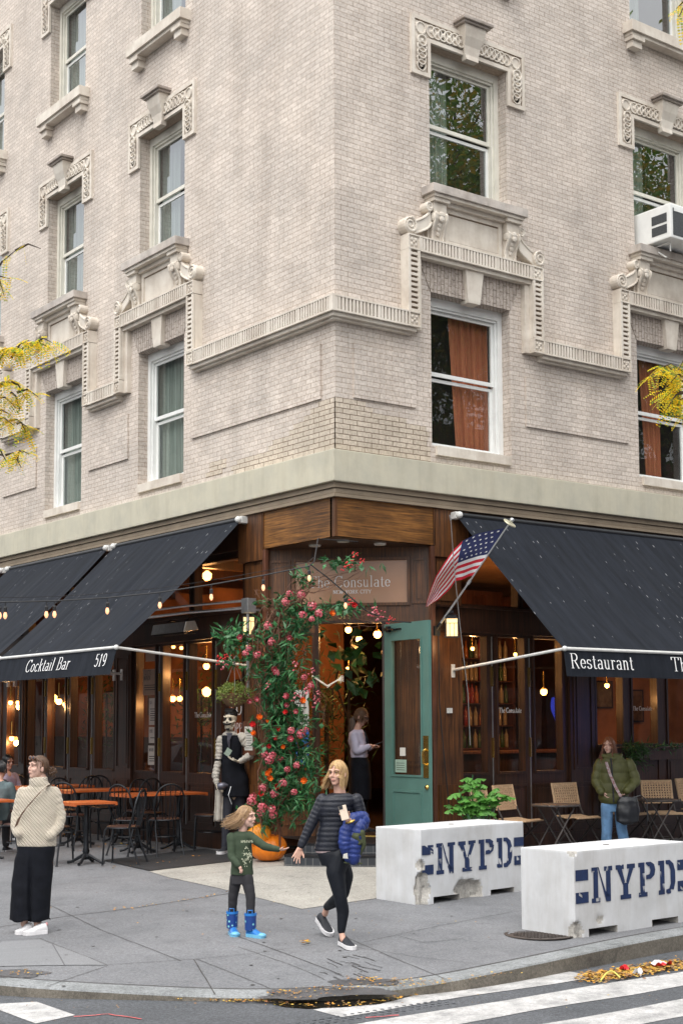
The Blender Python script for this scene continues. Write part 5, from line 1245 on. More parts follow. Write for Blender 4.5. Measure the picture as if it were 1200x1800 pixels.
def conc_block(x, y, rz, label, seed, chips, L=1.70, W=.66, H=.80, text_off=0):
    z0 = ground(x, y)+.0; A = empty('concrete_block', (x, y, z0-.012), rz, label, 'concrete block', 'white concrete security blocks stencilled NYPD')
    notch = ((.19, .60), (1.12, 1.52)); hn = .085; seg = .024
    rr = random.Random(seed)
    def disp(p):
        x, y, z = p; d = 0
        for (cx, cz, rx, rz_, dep) in chips:
            q = ((x-cx)/rx)**2+((z-cz)/rz_)**2+(y/.09)**2
            e = 1-q+.55*mnoise.noise(Vector((x*9+seed, y*9, z*9)))
            if e > 0 and y < .25: d = max(d, dep*min(1, e*2.2))
        if d > 0:
            d += .016*mnoise.noise(Vector((x*30, y*30, z*30+seed))); fy = 1-min(1, y/.25)
            mx = .5 if x < .05 else 0
            return Vector((x+d*mx*fy, y+d*fy, z)), d > .008
        n = mnoise.noise(Vector((x*5+seed, y*5, z*5)))*.004
        # soft edges
        return Vector((x+(n if x < L/2 else -n), y+n, z)), False
    def edge(v, a, b, r=.018):
        return min(max(v, a), b)
    mb = MB()
    def face_grid(fn, nu, nv, skip=None):
        base = len(mb.v); flags = []
        for i in range(nu+1):
            for j in range(nv+1):
                p, f = disp(fn(i/nu, j/nv)); mb.v.append(tuple(p)); flags.append(f)
        for i in range(nu):
            for j in range(nv):
                u, v = (i+.5)/nu, (j+.5)/nv
                if skip and skip(*fn(u, v)): continue
                a = base+i*(nv+1)+j; ids = (a, a+nv+1, a+nv+2, a+1); mb.f.append(ids); mb.m.append(1 if sum(flags[k-base] for k in ids) >= 2 else 0)
    inn = lambda x, y, z: z < hn and any(a < x < b for a, b in notch)
    NX, NZ, NY = 80, 34, 24
    # snap grid lines to notch edges
    ux = sorted([L*i/NX for i in range(NX+1)]); uz = [H*j/NZ for j in range(NZ+1)]
    for a in (.19, .60, 1.12, 1.52): ux[min(range(NX+1), key=lambda k: abs(ux[k]-a))] = a
    uz[min(range(NZ+1), key=lambda k: abs(uz[k]-hn))] = hn
    X = lambda s: ux[min(NX, int(round(s*NX)))] if abs(s*NX-round(s*NX)) < 1e-6 else (ux[int(s*NX)]+ux[int(s*NX)+1])/2
    Zf = lambda s: uz[min(NZ, int(round(s*NZ)))] if abs(s*NZ-round(s*NZ)) < 1e-6 else (uz[int(s*NZ)]+uz[int(s*NZ)+1])/2
    face_grid(lambda s, t: (X(s), 0, Zf(t)), NX, NZ, inn); face_grid(lambda s, t: (X(s), W, Zf(t)), NX, NZ, inn)
    face_grid(lambda s, t: (0, W*s, Zf(t)), NY, NZ); face_grid(lambda s, t: (L, W*s, Zf(t)), NY, NZ)
    face_grid(lambda s, t: (X(s), W*t, H), NX, NY)
    for a, b in notch:
        mb.face([(a, 0, hn), (b, 0, hn), (b, W, hn), (a, W, hn)], 1)
        mb.face([(a, .0, 0), (a, W, 0), (a, W, hn), (a, .0, hn)], 1); mb.face([(b, 0, 0), (b, W, 0), (b, W, hn), (b, 0, hn)], 1)
    o = mb.build('block', [M['block'], M['rubble']], A, world=False, recalc=False, smooth=True, angle=35)
    bm = bmesh.new(); bm.from_mesh(o.data); bmesh.ops.remove_doubles(bm, verts=bm.verts, dist=1e-4); bmesh.ops.recalc_face_normals(bm, faces=bm.faces); bm.to_mesh(o.data); bm.free()
    bv = o.modifiers.new('bevel', 'BEVEL'); bv.width = .014; bv.segments = 2; bv.limit_method = 'ANGLE'; bv.angle_limit = math.radians(60)
    # stencilled lettering
    mb = MB(); y_ = -.0055
    def blocked(x, z): return disp((x, 0, z))[1]
    def put(poly, x0, z0, w, h):
        mb.face([(x0+a*w, y_, z0+b*h) for a, b in poly])
    bars = [(.012, .53, .19, .63), (.012, .325, .19, .425), (1.525, .53, 1.696, .63), (1.525, .325, 1.696, .425)]
    for a, b, c, d in bars: put([(0, 0), (1, 0), (1, 1), (0, 1)], a, b, c-a, d-b)
    for ch, x0, wd in (('N', .235, .30), ('Y', .585, .285), ('P', .92, .265), ('D', 1.225, .265)):
        for poly in SLAB[ch]: put(poly, x0, .315, wd, .325)
    bm = bmesh.new(); me = mb.mesh('t', M['navy']); bm.from_mesh(me); bmesh.ops.triangulate(bm, faces=bm.faces); bmesh.ops.subdivide_edges(bm, edges=bm.edges, cuts=3, use_grid_fill=True)
    bmesh.ops.delete(bm, geom=[f for f in bm.faces if blocked(f.calc_center_median().x, f.calc_center_median().z) or mnoise.noise(Vector((f.calc_center_median().x*16+seed*3, 1, f.calc_center_median().z*16))) > .40], context='FACES')
    bm.to_mesh(me); bm.free(); t = bpy.data.objects.new('stencil_lettering', me); COL.objects.link(t); t.parent = A
    mb = MB(); mb.lathe([(.035, 0), (.03, .006), (.001, .006)], (L*.48, W*.45, H-.002), 14); mb.build('lifting_hole', M['rustiron'], A, world=False)
    return A
conc_block(-1.30, -3.19, math.radians(7), 'white NYPD concrete block nearer the green door, with broken lower corner and side', 3, [(0.0, .14, .13, .24, .07), (.74, .10, .22, .14, .06), (.02, .42, .05, .06, .03)])
conc_block(-1.38, -5.46, math.radians(3), 'white NYPD concrete block at the kerb over the manhole, cut by the right edge', 11, [(0.02, .06, .09, .10, .03), (.0, .79, .05, .03, .02), (.36, .16, .07, .04, .012)])

# ------------------------------------------------------------ pumpkins
def pumpkin(x, y, z, r, h, label, rx=0, seed=0):
    A = empty('pumpkin', (x, y, z), seed*1.3, label, 'pumpkin', 'orange pumpkins piled under the flowers'); mb = MB()
    def fn(s, t):
        a = 2*PI*s; ph = PI*t; rib = 1-.055*abs(math.cos(a*7.5)) ** .6 if False else 1-.045*(1-abs(math.sin(a*8)))**2
        rr = r*math.sin(ph)**.85*rib; zz = h/2-h/2*math.cos(ph)*1.0; dip = -.10*h*math.exp(-((1-t)/.10)**2)+.05*h*math.exp(-(t/.1)**2)
        return (rr*math.cos(a), rr*math.sin(a), zz+dip)
    mb.grid(fn, 96, 24); o = mb.build('shell', M['pumpkin'], A, world=False, smooth=True, angle=180, recalc=False)
    bm = bmesh.new(); bm.from_mesh(o.data); bmesh.ops.remove_doubles(bm, verts=bm.verts, dist=1e-5); bmesh.ops.recalc_face_normals(bm, faces=bm.faces); bm.to_mesh(o.data); bm.free()
    mb = MB(); mb.tube([(0, 0, h*.86), (.005, .0, h*1.0), (.03, 0, h*1.1), (.07, 0, h*1.14)], [.045, .025, .02, .024], 8); mb.build('stalk', M['stem'], A, world=False, smooth=True)
    A.rotation_euler = (rx, 0, seed*1.3)
g = gpt(474, 1515); pumpkin(g.x+.02, g.y+.06, g.z, .245, .37, 'large orange pumpkin with curled green stalk, right front of the pile', 0, 0)
g2 = gpt(452, 1508); pumpkin(g2.x-.08, g2.y+.12, g2.z, .20, .30, 'orange pumpkin low at the left of the pile behind the child', 0, 2)
q_ = at(463, 18.75, 1487); M['pumpkin'] = pm('light_pumpkin_skin', (.86, .30, .02), .35, .1, 6, .05, 30); pumpkin(q_.x+.0, q_.y, q_.z+.03, .165, .27, 'smaller orange pumpkin resting on top behind the large one', .5, 3)

# ------------------------------------------------------------ pavement tables and bistro chairs
def slat_table(x, y, L, W, rz, label, H=.83):
    A = empty('slat_table', (x, y, ground(x, y)), rz, label, 'table', 'orange slatted café tables on the left pavement')
    n = max(6, int(W/.075)); mb = MB()
    for i in range(n): mb.box((-L/2, -W/2+i*W/n+.006, H-.028), (L/2, -W/2+(i+1)*W/n-.006, H))
    for s in (-1, 1): mb.box((s*L/2-.03*(s > 0)-.0, -W/2, H-.045), (s*L/2+.03*(s < 0), W/2, H-.0285))
    mb.build('tabletop', M['slatwood'], A, world=False)
    for px in ((-L*.27, L*.27) if L > 1 else (0,)):
        mb = MB(); prof = [(.045, .06), (.06, .10), (.04, .14), (.05, .17), (.035, .22), (.032, .5), (.042, .53), (.03, .57), (.03, H-.07), (.10, H-.05), (.10, H-.046)]
        mb.lathe(prof, (px, 0, 0), 10)
        for k in range(4):
            a = PI/4+k*PI/2; c, s = math.cos(a), math.sin(a)
            mb.tube([(px+c*.03, s*.03, .12), (px+c*.10, s*.10, .085), (px+c*.2, s*.2, .03), (px+c*.26, s*.26, .018)], [.028, .022, .018, .022], 6)
        mb.box((px-.16, -.02, H-.046), (px+.16, .02, H-.03)); mb.build('pedestal', M['iron'], A, world=False, smooth=True)
    return A
slat_table(-.66, 3.40, 1.22, .72, -.02, 'long orange slatted table nearest the skeleton waiter'); slat_table(-2.12, 2.78, .62, .62, -.05, 'small orange slatted table right beside the woman in the cream sweater')
slat_table(-.70, 5.15, 1.30, .70, 0, 'long orange slatted table in the middle row'); slat_table(-.72, 6.85, 1.30, .70, 0, 'long orange slatted table in the back row behind the woman in cream'); slat_table(-2.78, 4.55, .66, .66, 0, 'orange slatted table cut by the left edge of the photo'); slat_table(-1.9, 9.0, 1.2, .7, 0, 'orange slatted table far back at the left edge')
def bistro_chair():
    A = empty('bistro_chair', (0, 0, 0), 0, 'black iron bistro chair', 'chair', 'black iron bistro chairs at the orange tables'); hs = .47
    mb = MB(); mb.lathe([(.195, hs-.012), (.205, hs-.006), (.205, hs+.004), (.19, hs+.012), (.001, hs+.008)], (0, 0, 0), 24); mb.build('seat', M['seat'], A, world=False, smooth=True)
    mb = MB(); r = .0115; mb.tube([(.205*math.cos(a), .205*math.sin(a), hs-.012) for a in [2*PI*i/24 for i in range(25)]], .010, 6, cap=False); mb.build('seat_ring', M['iron'], A, world=False, smooth=True)
    hoop = []
    for i in range(25):
        t = i/24; a = PI*t; hoop.append((-.20*math.cos(a)*(1.0+.12*math.sin(a)), -.165-.09*math.sin(a)**.6, hs+.46*math.sin(a)**.55))
    hoop = [(-.165, -.13, hs-.005)]+hoop[1:-1]+[(.165, -.13, hs-.005)]
    mb = MB(); mb.tube(hoop, .0125, 7)
    for k in range(5):
        x = (k-2)*.062; t = math.acos(max(-1, min(1, -x*1.15/.235))); zt = hs+.46*max(.05, math.sin(t))**.55; mb.tube([(x*.72, -.19, hs), (x*.9, -.235, hs+.2), (x*1.15, -.255, zt)], .0065, 5)
    mb.build('backrest', M['iron'], A, world=False, smooth=True)
    for sx in (-1, 1):
        mb = MB(); mb.tube([(sx*.12, .17, hs-.012), (sx*.165, .185, hs-.04), (sx*.175, .19, hs-.12), (sx*.185, .205, .01)], .012, 7); mb.lathe([(.02, 0), (.015, .015)], (sx*.185, .205, 0), 8); mb.build('leg', M['iron'], A, world=False, smooth=True)
        mb = MB(); mb.tube([(sx*.165, -.13, hs), (sx*.17, -.15, hs-.14), (sx*.165, -.19, .2), (sx*.18, -.26, .01)], .012, 7); mb.lathe([(.02, 0), (.015, .015)], (sx*.18, -.26, 0), 8); mb.build('leg', M['iron'], A, world=False, smooth=True)
    mb = MB(); mb.tube([(.15*math.cos(a), .16*math.sin(a), .24) for a in [2*PI*i/16 for i in range(17)]], .007, 5, cap=False); mb.build('stretcher', M['iron'], A, world=False, smooth=True)
    return A
BC = bistro_chair(); first = True
CH = [(-1.83, 2.28, .75, 'black bistro chair standing apart at the front, right of the small orange table'), (-.86, 2.86, -.25, 'black bistro chair seen from behind at the front of the long table by the waiter'),
      (-.12, 2.88, 1.0, 'black bistro chair between the long orange table and the skeleton waiter'), (-1.18, 3.28, -1.2, 'black bistro chair at the left end of the table nearest the waiter'), (-.45, 4.02, PI+.1, 'black bistro chair behind the table nearest the waiter, against the dark wall'),
      (-1.35, 4.75, -1.0, 'black bistro chair at the left end of the middle table'), (-.95, 5.75, PI, 'black bistro chair behind the middle orange table, its left half'), (-.3, 4.55, .1, 'black bistro chair in front of the middle orange table near the wall'), (-.30, 5.72, PI-.1, 'black bistro chair behind the middle orange table, nearest the wall'),
      (-1.5, 6.5, -1.1, 'black bistro chair at the left end of the back-row table'), (-.4, 6.25, .0, 'black bistro chair in front of the back-row table near the wall'), (-2.55, 3.95, .2, 'black bistro chair in front of the table at the left edge'), (-2.60, 5.25, PI, 'black bistro chair behind the man in the grey jacket at the left edge'),
      (-.9, 7.45, PI, 'black bistro chair behind the back-row table'), (-2.45, 3.10, -.9, 'black bistro chair hidden behind the woman in the cream sweater')]
for x, y, rz, lab in CH:
    c = BC if first else copy_tree(BC); first = False
    c.location = (x, y, ground(x, y)+.004); c.rotation_euler = (0, 0, rz); c['label'] = lab; c.scale = (1.06,)*3

# ------------------------------------------------------------ cane folding chairs, round tables
def cane_chair():
    A = empty('cane_chair', (0, 0, 0), 0, 'tan cane folding chair', 'chair', 'tan cane folding chairs under the right awning'); w_, hs = .43, .46
    # woven backrest: openwork lattice between two rails
    mb = MB(); z0, z1 = .60, .90; by = lambda z: -.17-.10*(z-.46)/.44
    nx, nz = 11, 8
    for i in range(nx+1):
        x = -w_/2+w_*i/nx; mb.box((x-.011, by(.75)-.007, z0), (x+.011, by(.75)+.007, z1)) if False else mb.hexa([(x-.010, by(z0)-.006, z0), (x+.010, by(z0)-.006, z0), (x+.010, by(z0)+.006, z0), (x-.010, by(z0)+.006, z0), (x-.010, by(z1)-.006, z1), (x+.010, by(z1)-.006, z1), (x+.010, by(z1)+.006, z1), (x-.010, by(z1)+.006, z1)])
    for j in range(nz+1):
        z = z0+(z1-z0)*j/nz; hh = .022 if j in (0, nz) else .009; mb.box((-w_/2-.012, by(z)-.0075, z-hh), (w_/2+.012, by(z)+.0075, z+hh))
    for s in (-1, 1): mb.tube([(s*w_/2, by(z0), z0-.02), (s*w_/2, by(z1), z1+.01)], .018, 6)
    mb.build('backrest', M['rattan'], A, world=False)
    mb = MB(); rings = []
    for i in range(13):
        t = i/12; y = -.19+.42*t; zz = hs+.012*math.cos(t*PI*2)-.02*(t > .9); rings.append([(-w_/2, y, zz-.02), (w_/2, y, zz-.02), (w_/2, y, zz), (-w_/2, y, zz)])
    mb.loft(rings); mb.build('seat', M['rattan'], A, world=False, bevel=.008)
    for s in (-1, 1):
        mb = MB(); mb.tube([(s*w_/2, by(.62), .62), (s*w_/2, -.10, hs-.03), (s*w_/2, .24, .01)], .013, 6); mb.build('leg', M['tabletop'], A, world=False)
        mb = MB(); mb.tube([(s*(w_/2-.03), .20, hs-.02), (s*(w_/2-.03), -.27, .01)], .013, 6); mb.build('leg', M['tabletop'], A, world=False)
    mb = MB(); mb.tube([(-w_/2, .19, .08), (w_/2, .19, .08)], .009, 6); mb.build('crossbar', M['tabletop'], A, world=False); mb = MB(); mb.tube([(-w_/2+.03, -.21, .08), (w_/2-.03, -.21, .08)], .009, 6); mb.build('crossbar', M['tabletop'], A, world=False)
    return A
CC = cane_chair(); first = True
for x, y, rz, lab in [(2.30, -.50, PI+.35, 'tan cane chair partly hidden by the fig plant, first of the right-hand row'), (2.85, -.38, PI+.2, 'tan cane chair behind the nearer round table, second from the fig plant'), (3.95, -.42, PI-.05, 'tan cane chair just left of the woman in the green coat'),
                     (5.05, -.38, PI, 'tan cane chair just behind the bag of the woman in the green coat'), (5.62, -.55, PI-.5, 'tan cane chair turned sideways at the right edge table'), (6.6, -.45, PI, 'tan cane chair hidden beyond the right edge of the photo')]:
    c = CC if first else copy_tree(CC); first = False
    c.location = (x, y, ground(x, y)+.02); c.rotation_euler = (0, 0, rz); c['label'] = lab; c.scale = (1.06, 1.06, 1.0)
def round_table():
    A = empty('round_table', (0, 0, 0), 0, '', 'table', 'dark round folding tables on the right pavement'); H = .72
    mb = MB(); R_ = .32
    for i in range(9):
        y = -R_+.004+i*(2*R_/9); ym = y+R_/9; hw = math.sqrt(max(.02, R_*R_-ym*ym)); mb.box((-hw, y, H-.018), (hw, y+2*R_/9-.007, H))
    mb.tube([((R_)*math.cos(2*PI*i/30), R_*math.sin(2*PI*i/30), H-.012) for i in range(31)], .014, 6, cap=False); mb.build('tabletop', M['tabletop'], A, world=False)
    for s in (-1, 1):
        for q in (-1, 1):
            mb = MB(); mb.tube([(q*.17, s*.22, H-.03), (-q*.24, s*.22*(1 if q > 0 else .93), .01)], .012, 6); mb.build('leg', M['tabletop'], A, world=False)
    return A
RT_ = round_table(); first = True
for x, y, rz, lab in [(2.97, -.95, -.35, 'dark round slatted table between the nearer cane chairs'), (4.98, -.98, -.5, 'dark round slatted table right of the woman in the green coat')]:
    c = RT_ if first else copy_tree(RT_); first = False
    c.location = (x, y, ground(x, y)); c.rotation_euler = (0, 0, rz); c['label'] = lab

# ------------------------------------------------------------ plants
def leaf(mb, p, d, nrm_, L, W, m=0, bend=.15):
    p = Vector(p); d = Vector(d).normalized(); n = Vector(nrm_); n = (n-d*n.dot(d)); n = n.normalized() if n.length > 1e-4 else d.orthogonal().normalized(); s = d.cross(n)
    a = p; b = p+d*L*.45+s*W*.5+n*L*bend*.4; c = p+d*L-n*L*bend; e = p+d*L*.45-s*W*.5+n*L*bend*.4; mid = p+d*L*.5+n*L*bend*.15
    i = len(mb.v); mb.v += [tuple(q) for q in (a, b, c, e, mid)]; mb.f += [(i, i+1, i+4), (i+1, i+2, i+4), (i+2, i+3, i+4), (i+3, i, i+4)]; mb.m += [m]*4
def rdir(r, up_=0): return Vector((r.gauss(0, 1), r.gauss(0, 1), r.gauss(0, 1)+up_)).normalized()
# flowering arch by the door
FA = empty('floral_arch', tuple(gpt(480, 1500)), 0, 'tall arch of twigs, green leaves and pink and orange flowers left of the door', 'floral arch')
rf = random.Random(12); D0 = 18.75
SPINE = [(482, 1490), (478, 1440), (488, 1380), (492, 1300), (480, 1230), (472, 1160), (478, 1100), (500, 1060), (540, 1040)]
mb = MB()
for i in range(60):
    o1, o2 = rf.uniform(-34, 34), rf.uniform(-.22, .2); pts = []
    s0, s1 = sorted((rf.uniform(0, 7), rf.uniform(2, 8.0)));
    if s1-s0 < 1.5: s0 = max(0, s1-2)
    k = s0
    while k < s1:
        j = min(int(k), len(SPINE)-2); t = k-j; x = SPINE[j][0]*(1-t)+SPINE[j+1][0]*t; y = SPINE[j][1]*(1-t)+SPINE[j+1][1]*t; sp = .25+.75*min(1, k/2.0)
        pts.append(at(x+o1*sp+rf.gauss(0, 5), D0+o2+rf.gauss(0, .03), y+rf.gauss(0, 4))); k += .4
    if len(pts) > 2: mb.tube(pts, [.006+.004*rf.random()]*len(pts), 5)
for (x0, y0), (x1, y1), n in (((470, 1150), (385, 1110), 6), ((485, 1075), (560, 1075), 8), ((520, 1040), (640, 1000), 9), ((560, 1075), (690, 1095), 8), ((470, 1110), (545, 1005), 6), ((540, 1180), (520, 1320), 5), ((490, 1180), (530, 1050), 12), ((465, 1170), (510, 1040), 10), ((480, 1080), (452, 1040), 4), ((550, 1200), (570, 1270), 4)):
    for i in range(n):
        c = rf.uniform(-30, 18); pts = [at(x0+(x1-x0)*t+rf.gauss(0, 4), D0+rf.gauss(0, .05), y0+(y1-y0)*t+c*math.sin(t*PI)+rf.gauss(0, 3)) for t in [q/7 for q in range(8)]]; mb.tube(pts, [.0055*(1-.6*q/7) for q in range(8)], 5)
mb.build('branches', M['twig'], FA, smooth=True)
mb = MB(); g = gpt(493, 1480); mb.tube([at(492, 18.7, 1488), at(492, 18.7, 1380), at(500, 18.7, 1330), at(545, 18.7, 1330-25), at(548, 18.7, 1300)], .016, 6); mb.build('support_rod', M['redwood'], FA)
BL = [(410, 1120, 30, 22, 150, 0), (430, 1150, 34, 30, 150, 0), (470, 1110, 30, 22, 120, 0), (498, 1065, 34, 22, 180, 0), (520, 1100, 26, 30, 130, 1), (500, 1160, 40, 40, 240, 1), (488, 1210, 38, 34, 250, 1), (502, 1260, 40, 34, 280, 1), (498, 1310, 40, 34, 280, 1), (498, 1360, 38, 34, 250, 0), (500, 1400, 46, 34, 220, 1), (470, 1425, 34, 30, 190, 0), (505, 1330, 40, 60, 200, 0), (545, 1075, 34, 14, 110, 1), (610, 1070, 36, 12, 120, 0), (600, 990, 40, 8, 110, 0), (535, 1015, 16, 10, 50, 0), (400, 1140, 14, 30, 60, 0), (545, 1350, 16, 40, 60, 1), (535, 1410, 24, 20, 60, 1)]
mb = MB()
for x, y, sx, sy, n, kind in BL:
    for _ in range(int(n*(.5 if y < 1200 else .72))):
        px, py = x+rf.gauss(0, sx*.5), y+rf.gauss(0, sy*.5); dep = D0+rf.gauss(-.05, .13)
        p = at(px, dep, py); d = rdir(rf, -.2)
        if kind == 1 or rf.random() < .3:      # narrow leaves in whorls
            for q in range(4):
                dd = (d+rdir(rf)*.7).normalized(); leaf(mb, p, dd, rdir(rf, 1), rf.uniform(.10, .19), rf.uniform(.018, .03), 0)
        else: leaf(mb, p, d, rdir(rf, 1.2), rf.uniform(.07, .12), rf.uniform(.045, .075), 0)
o = mb.build('foliage', M['leafgreen'], FA, recalc=False); tag(o, kind='stuff')
def flower_mesh(kind):
    mb = MB(); r = random.Random(kind)
    if kind == 0:       # ball of small petals
        for i in range(46):
            d = rdir(r); p = d*.052*r.uniform(.75, 1.1); t = d.orthogonal().normalized(); s = d.cross(t); a = r.random()*3
            u = t*math.cos(a)+s*math.sin(a); v = d.cross(u); q = .017
            mb.face([p+u*q, p+v*q*.8+d*.004, p-u*q, p-v*q*.8+d*.004])
        return mb
    if kind == 1:       # cup of broad petals
        for k in range(6):
            a = k*PI/3; d = Vector((math.cos(a)*.8, math.sin(a)*.8, .75)); leaf(mb, (0, 0, 0), d, (0, 0, 1), .062, .055, 0, -.2)
        for k in range(5):
            a = k*1.257+.4; leaf(mb, (0, 0, .005), Vector((math.cos(a)*.4, math.sin(a)*.4, 1)), (math.cos(a), math.sin(a), 0), .045, .035, 0, -.1)
        return mb
    for i in range(9):  # berries
        mb.ball((r.uniform(-.05, .05), r.uniform(-.05, .05), r.uniform(-.07, .07)), r.uniform(.010, .016), 0, 6, 4)
    return mb
PR = {}
for k, ms in ((0, ['petalpink']), (1, ['petalorange', 'petalpink', 'petalred']), (2, ['petalred', 'petalpink'])):
    for q in ms: PR[k, q] = flower_mesh(k).mesh('flower' if k < 2 else 'berry_cluster', M[q])
FLW = [(355+45, 1155, 2, 'petalred'), (388, 1160, 2, 'petalred'), (440, 1140, 0, 'petalpink'), (455, 1150, 0, 'petalpink'), (432, 1148, 0, 'petalpink'), (478, 1128, 0, 'petalpink'), (468, 1100, 0, 'petalpink'), (512, 1043, 0, 'petalpink'), (528, 1045, 0, 'petalpink'), (500, 1058, 0, 'petalpink'), (530, 1080, 0, 'petalpink'), (545, 1088, 0, 'petalpink'), (560, 1078, 0, 'petalpink'), (548, 1065, 0, 'petalpink'), (515, 1120, 1, 'petalpink'), (490, 1182, 0, 'petalpink'), (480, 1175, 1, 'petalpink'), (450, 1230, 1, 'petalpink'), (438, 1232, 1, 'petalpink'), (505, 1225, 1, 'petalpink'), (508, 1238, 1, 'petalpink'), (535, 1190, 0, 'petalpink'), (545, 1205, 0, 'petalpink'), (520, 1250, 1, 'petalpink'), (530, 1232, 1, 'petalorange'), (468, 1268, 1, 'petalorange'), (455, 1262, 1, 'petalorange'), (445, 1275, 1, 'petalred'), (447, 1290, 1, 'petalorange'), (500, 1252, 1, 'petalred'), (488, 1282, 1, 'petalred'), (488, 1295, 1, 'petalred'), (510, 1284, 0, 'petalpink'), (530, 1290, 0, 'petalpink'), (535, 1282, 0, 'petalpink'), (498, 1312, 1, 'petalorange'), (528, 1296, 1, 'petalorange'), (462, 1326, 0, 'petalpink'), (483, 1328, 0, 'petalpink'), (495, 1333, 0, 'petalpink'), (474, 1336, 0, 'petalpink'), (478, 1352, 1, 'petalorange'), (471, 1360, 1, 'petalorange'), (476, 1368, 1, 'petalorange'), (505, 1352, 0, 'petalpink'), (520, 1345, 0, 'petalpink'), (485, 1380, 1, 'petalred'), (495, 1376, 0, 'petalpink'), (456, 1385, 0, 'petalpink'), (515, 1392, 0, 'petalpink'), (446, 1400, 0, 'petalpink'), (444, 1408, 0, 'petalpink'), (458, 1418, 0, 'petalpink'), (482, 1422, 0, 'petalpink'), (478, 1432, 0, 'petalpink'), (460, 1428, 0, 'petalpink'), (480, 1395, 0, 'petalpink'), (535, 1372, 1, 'petalorange'), (583, 1079, 1, 'petalorange'), (618, 1063, 1, 'petalred'), (612, 1060, 2, 'petalred'), (612, 996, 2, 'petalred'), (618, 978, 2, 'petalred'), (634, 988, 2, 'petalred'), (660, 1078, 2, 'petalpink'), (668, 1085, 2, 'petalpink'), (655, 1075, 2, 'petalpink'), (682, 1090, 2, 'petalred'), (395, 1170, 2, 'petalpink'), (425, 1120, 1, 'petalpink'), (552, 1220, 2, 'petalpink'), (540, 1218, 2, 'petalpink'), (548, 1180, 2, 'petalpink'), (556, 1235, 2, 'petalpink'), (520, 1170, 2, 'petalpink'), (470, 1205, 2, 'petalpink'), (455, 1395, 1, 'petalred'), (520, 1225, 2, 'petalpink'), (510, 1300, 1, 'petalpink'), (475, 1310, 1, 'petalred')]
off = FA.location
for i, (x, y, k, q) in enumerate(FLW):
    o = bpy.data.objects.new('berry_cluster' if k == 2 else 'flower', PR[k, q]); COL.objects.link(o); o.parent = FA
    o.location = at(x+rf.gauss(0, 2), D0-.34+rf.gauss(0, .06), y)-off; o.rotation_euler = (PI/2+rf.uniform(-.5, .5), rf.uniform(-.4, .4), -YAW+rf.uniform(-.5, .5)); o.scale = (rf.uniform(.75, 1.2),)*3
# bone arm reaching out of the arch
BA = empty('bone_arm', tuple(at(560, 18.6, 1200)), 0, 'thin pale skeleton forearm and hand poking from the flowers into the doorway', 'skeleton arm')
mb = MB(); e0, e1 = at(548, 18.6, 1188), at(575, 18.6, 1206); w0 = at(593, 18.6, 1196); mb.tube([e0, e1], .012, 6); mb.tube([e1, w0], .010, 6); mb.tube([e1+u2*-.02, w0+u2*.01], .007, 6)
for k in range(5): mb.tube([w0, w0+at(600, 18.6, 1188+k*2.4)-at(593, 18.6, 1196), at(604-(k == 4)*6, 18.6, 1189+k*3)], [.007, .006, .004], 5)
mb.build('bones', M['bonewhite'], BA, smooth=True)

# hanging basket
HB = empty('hanging_basket', tuple(at(412, 18.7, 1225)), 0, 'hanging basket of trailing yellow-green plants beside the skeleton waiter', 'hanging basket')
c = at(412, 18.7, 1220); mb = MB(); mb.lathe([(.03, -.17), (.10, -.15), (.16, -.08), (.19, .0), (.185, .005)], c, 20); M['coir'] = pm('coir_liner', (.14, .08, .04), .95, .4, 20, .5, 50); mb.build('basket', M['coir'], HB, smooth=True)
mb = MB(); tp = at(412, 18.7, 1163)
for k in range(3): a = k*2.09; mb.tube([c+Vector((.18*math.cos(a), .18*math.sin(a), 0)), tp], .004, 4)
mb.tube([tp, tp+Vector((0, 0, .06)), tp+Vector((.03, 0, .08)), tp+Vector((.03, 0, .05))], .006, 5); mb.build('chain', M['steel'], HB)
mb = MB()
for _ in range(1500):
    a = rf.random()*2*PI; r_ = .24*math.sqrt(rf.random()); h = .10*(1-(r_/.26)**2)+.02; hang = rf.random()**2*.16 if r_ > .15 else 0
    p = c+Vector((r_*math.cos(a), r_*math.sin(a), h-hang+rf.gauss(0, .02))); leaf(mb, p, rdir(rf, .2), rdir(rf, 1), rf.uniform(.018, .035), rf.uniform(.012, .02))
o = mb.build('foliage', M['mossleaf'], HB, recalc=False); tag(o, kind='stuff')

# fig plant behind the nearer block
c = Vector((1.72, -.75, ground(1.7, -.75))); FG = empty('fig_plant', tuple(c), 0, 'bushy green fig plant with lobed leaves in a dark pot behind the nearer concrete block', 'plant')
mb = MB(); mb.lathe([(.14, 0), (.19, .3), (.21, .32), (.20, .34), (.18, .31)], c, 20); M['pot'] = pm('dark_pot', (.04, .035, .03), .7, .2, 8); mb.build('pot', M['pot'], FG, smooth=True)
def lobed(mb, p, d, n, L):
    d = Vector(d).normalized(); n = Vector(n); n = (n-d*n.dot(d)).normalized(); s = d.cross(n); out = []
    prof = [(0, 0), (.08, .22), (.28, .42), (.30, .18), (.52, .46), (.60, .14), (.78, .26), (1.0, 0)]
    pts = prof+[(a, -b) for a, b in prof[-2:0:-1]]; ctr = p+d*L*.4+n*.02
    i0 = len(mb.v); mb.v.append(tuple(ctr)); mb.v += [tuple(p+d*L*a+s*L*b-n*(abs(b)*L*.25+a*a*L*.15)) for a, b in pts]
    K = len(pts)
    for k in range(K): mb.f.append((i0, i0+1+k, i0+1+(k+1) % K)); mb.m.append(0)
mbs, mbl = MB(), MB(); tops = [at(x, 18.8, y) for x, y in ((830, 1362), (818, 1372), (806, 1388), (845, 1378), (800, 1402), (838, 1395), (820, 1400), (812, 1415), (845, 1412), (875, 1385), (868, 1395), (883, 1400), (858, 1405), (795, 1418), (830, 1420), (865, 1420), (850, 1395))]
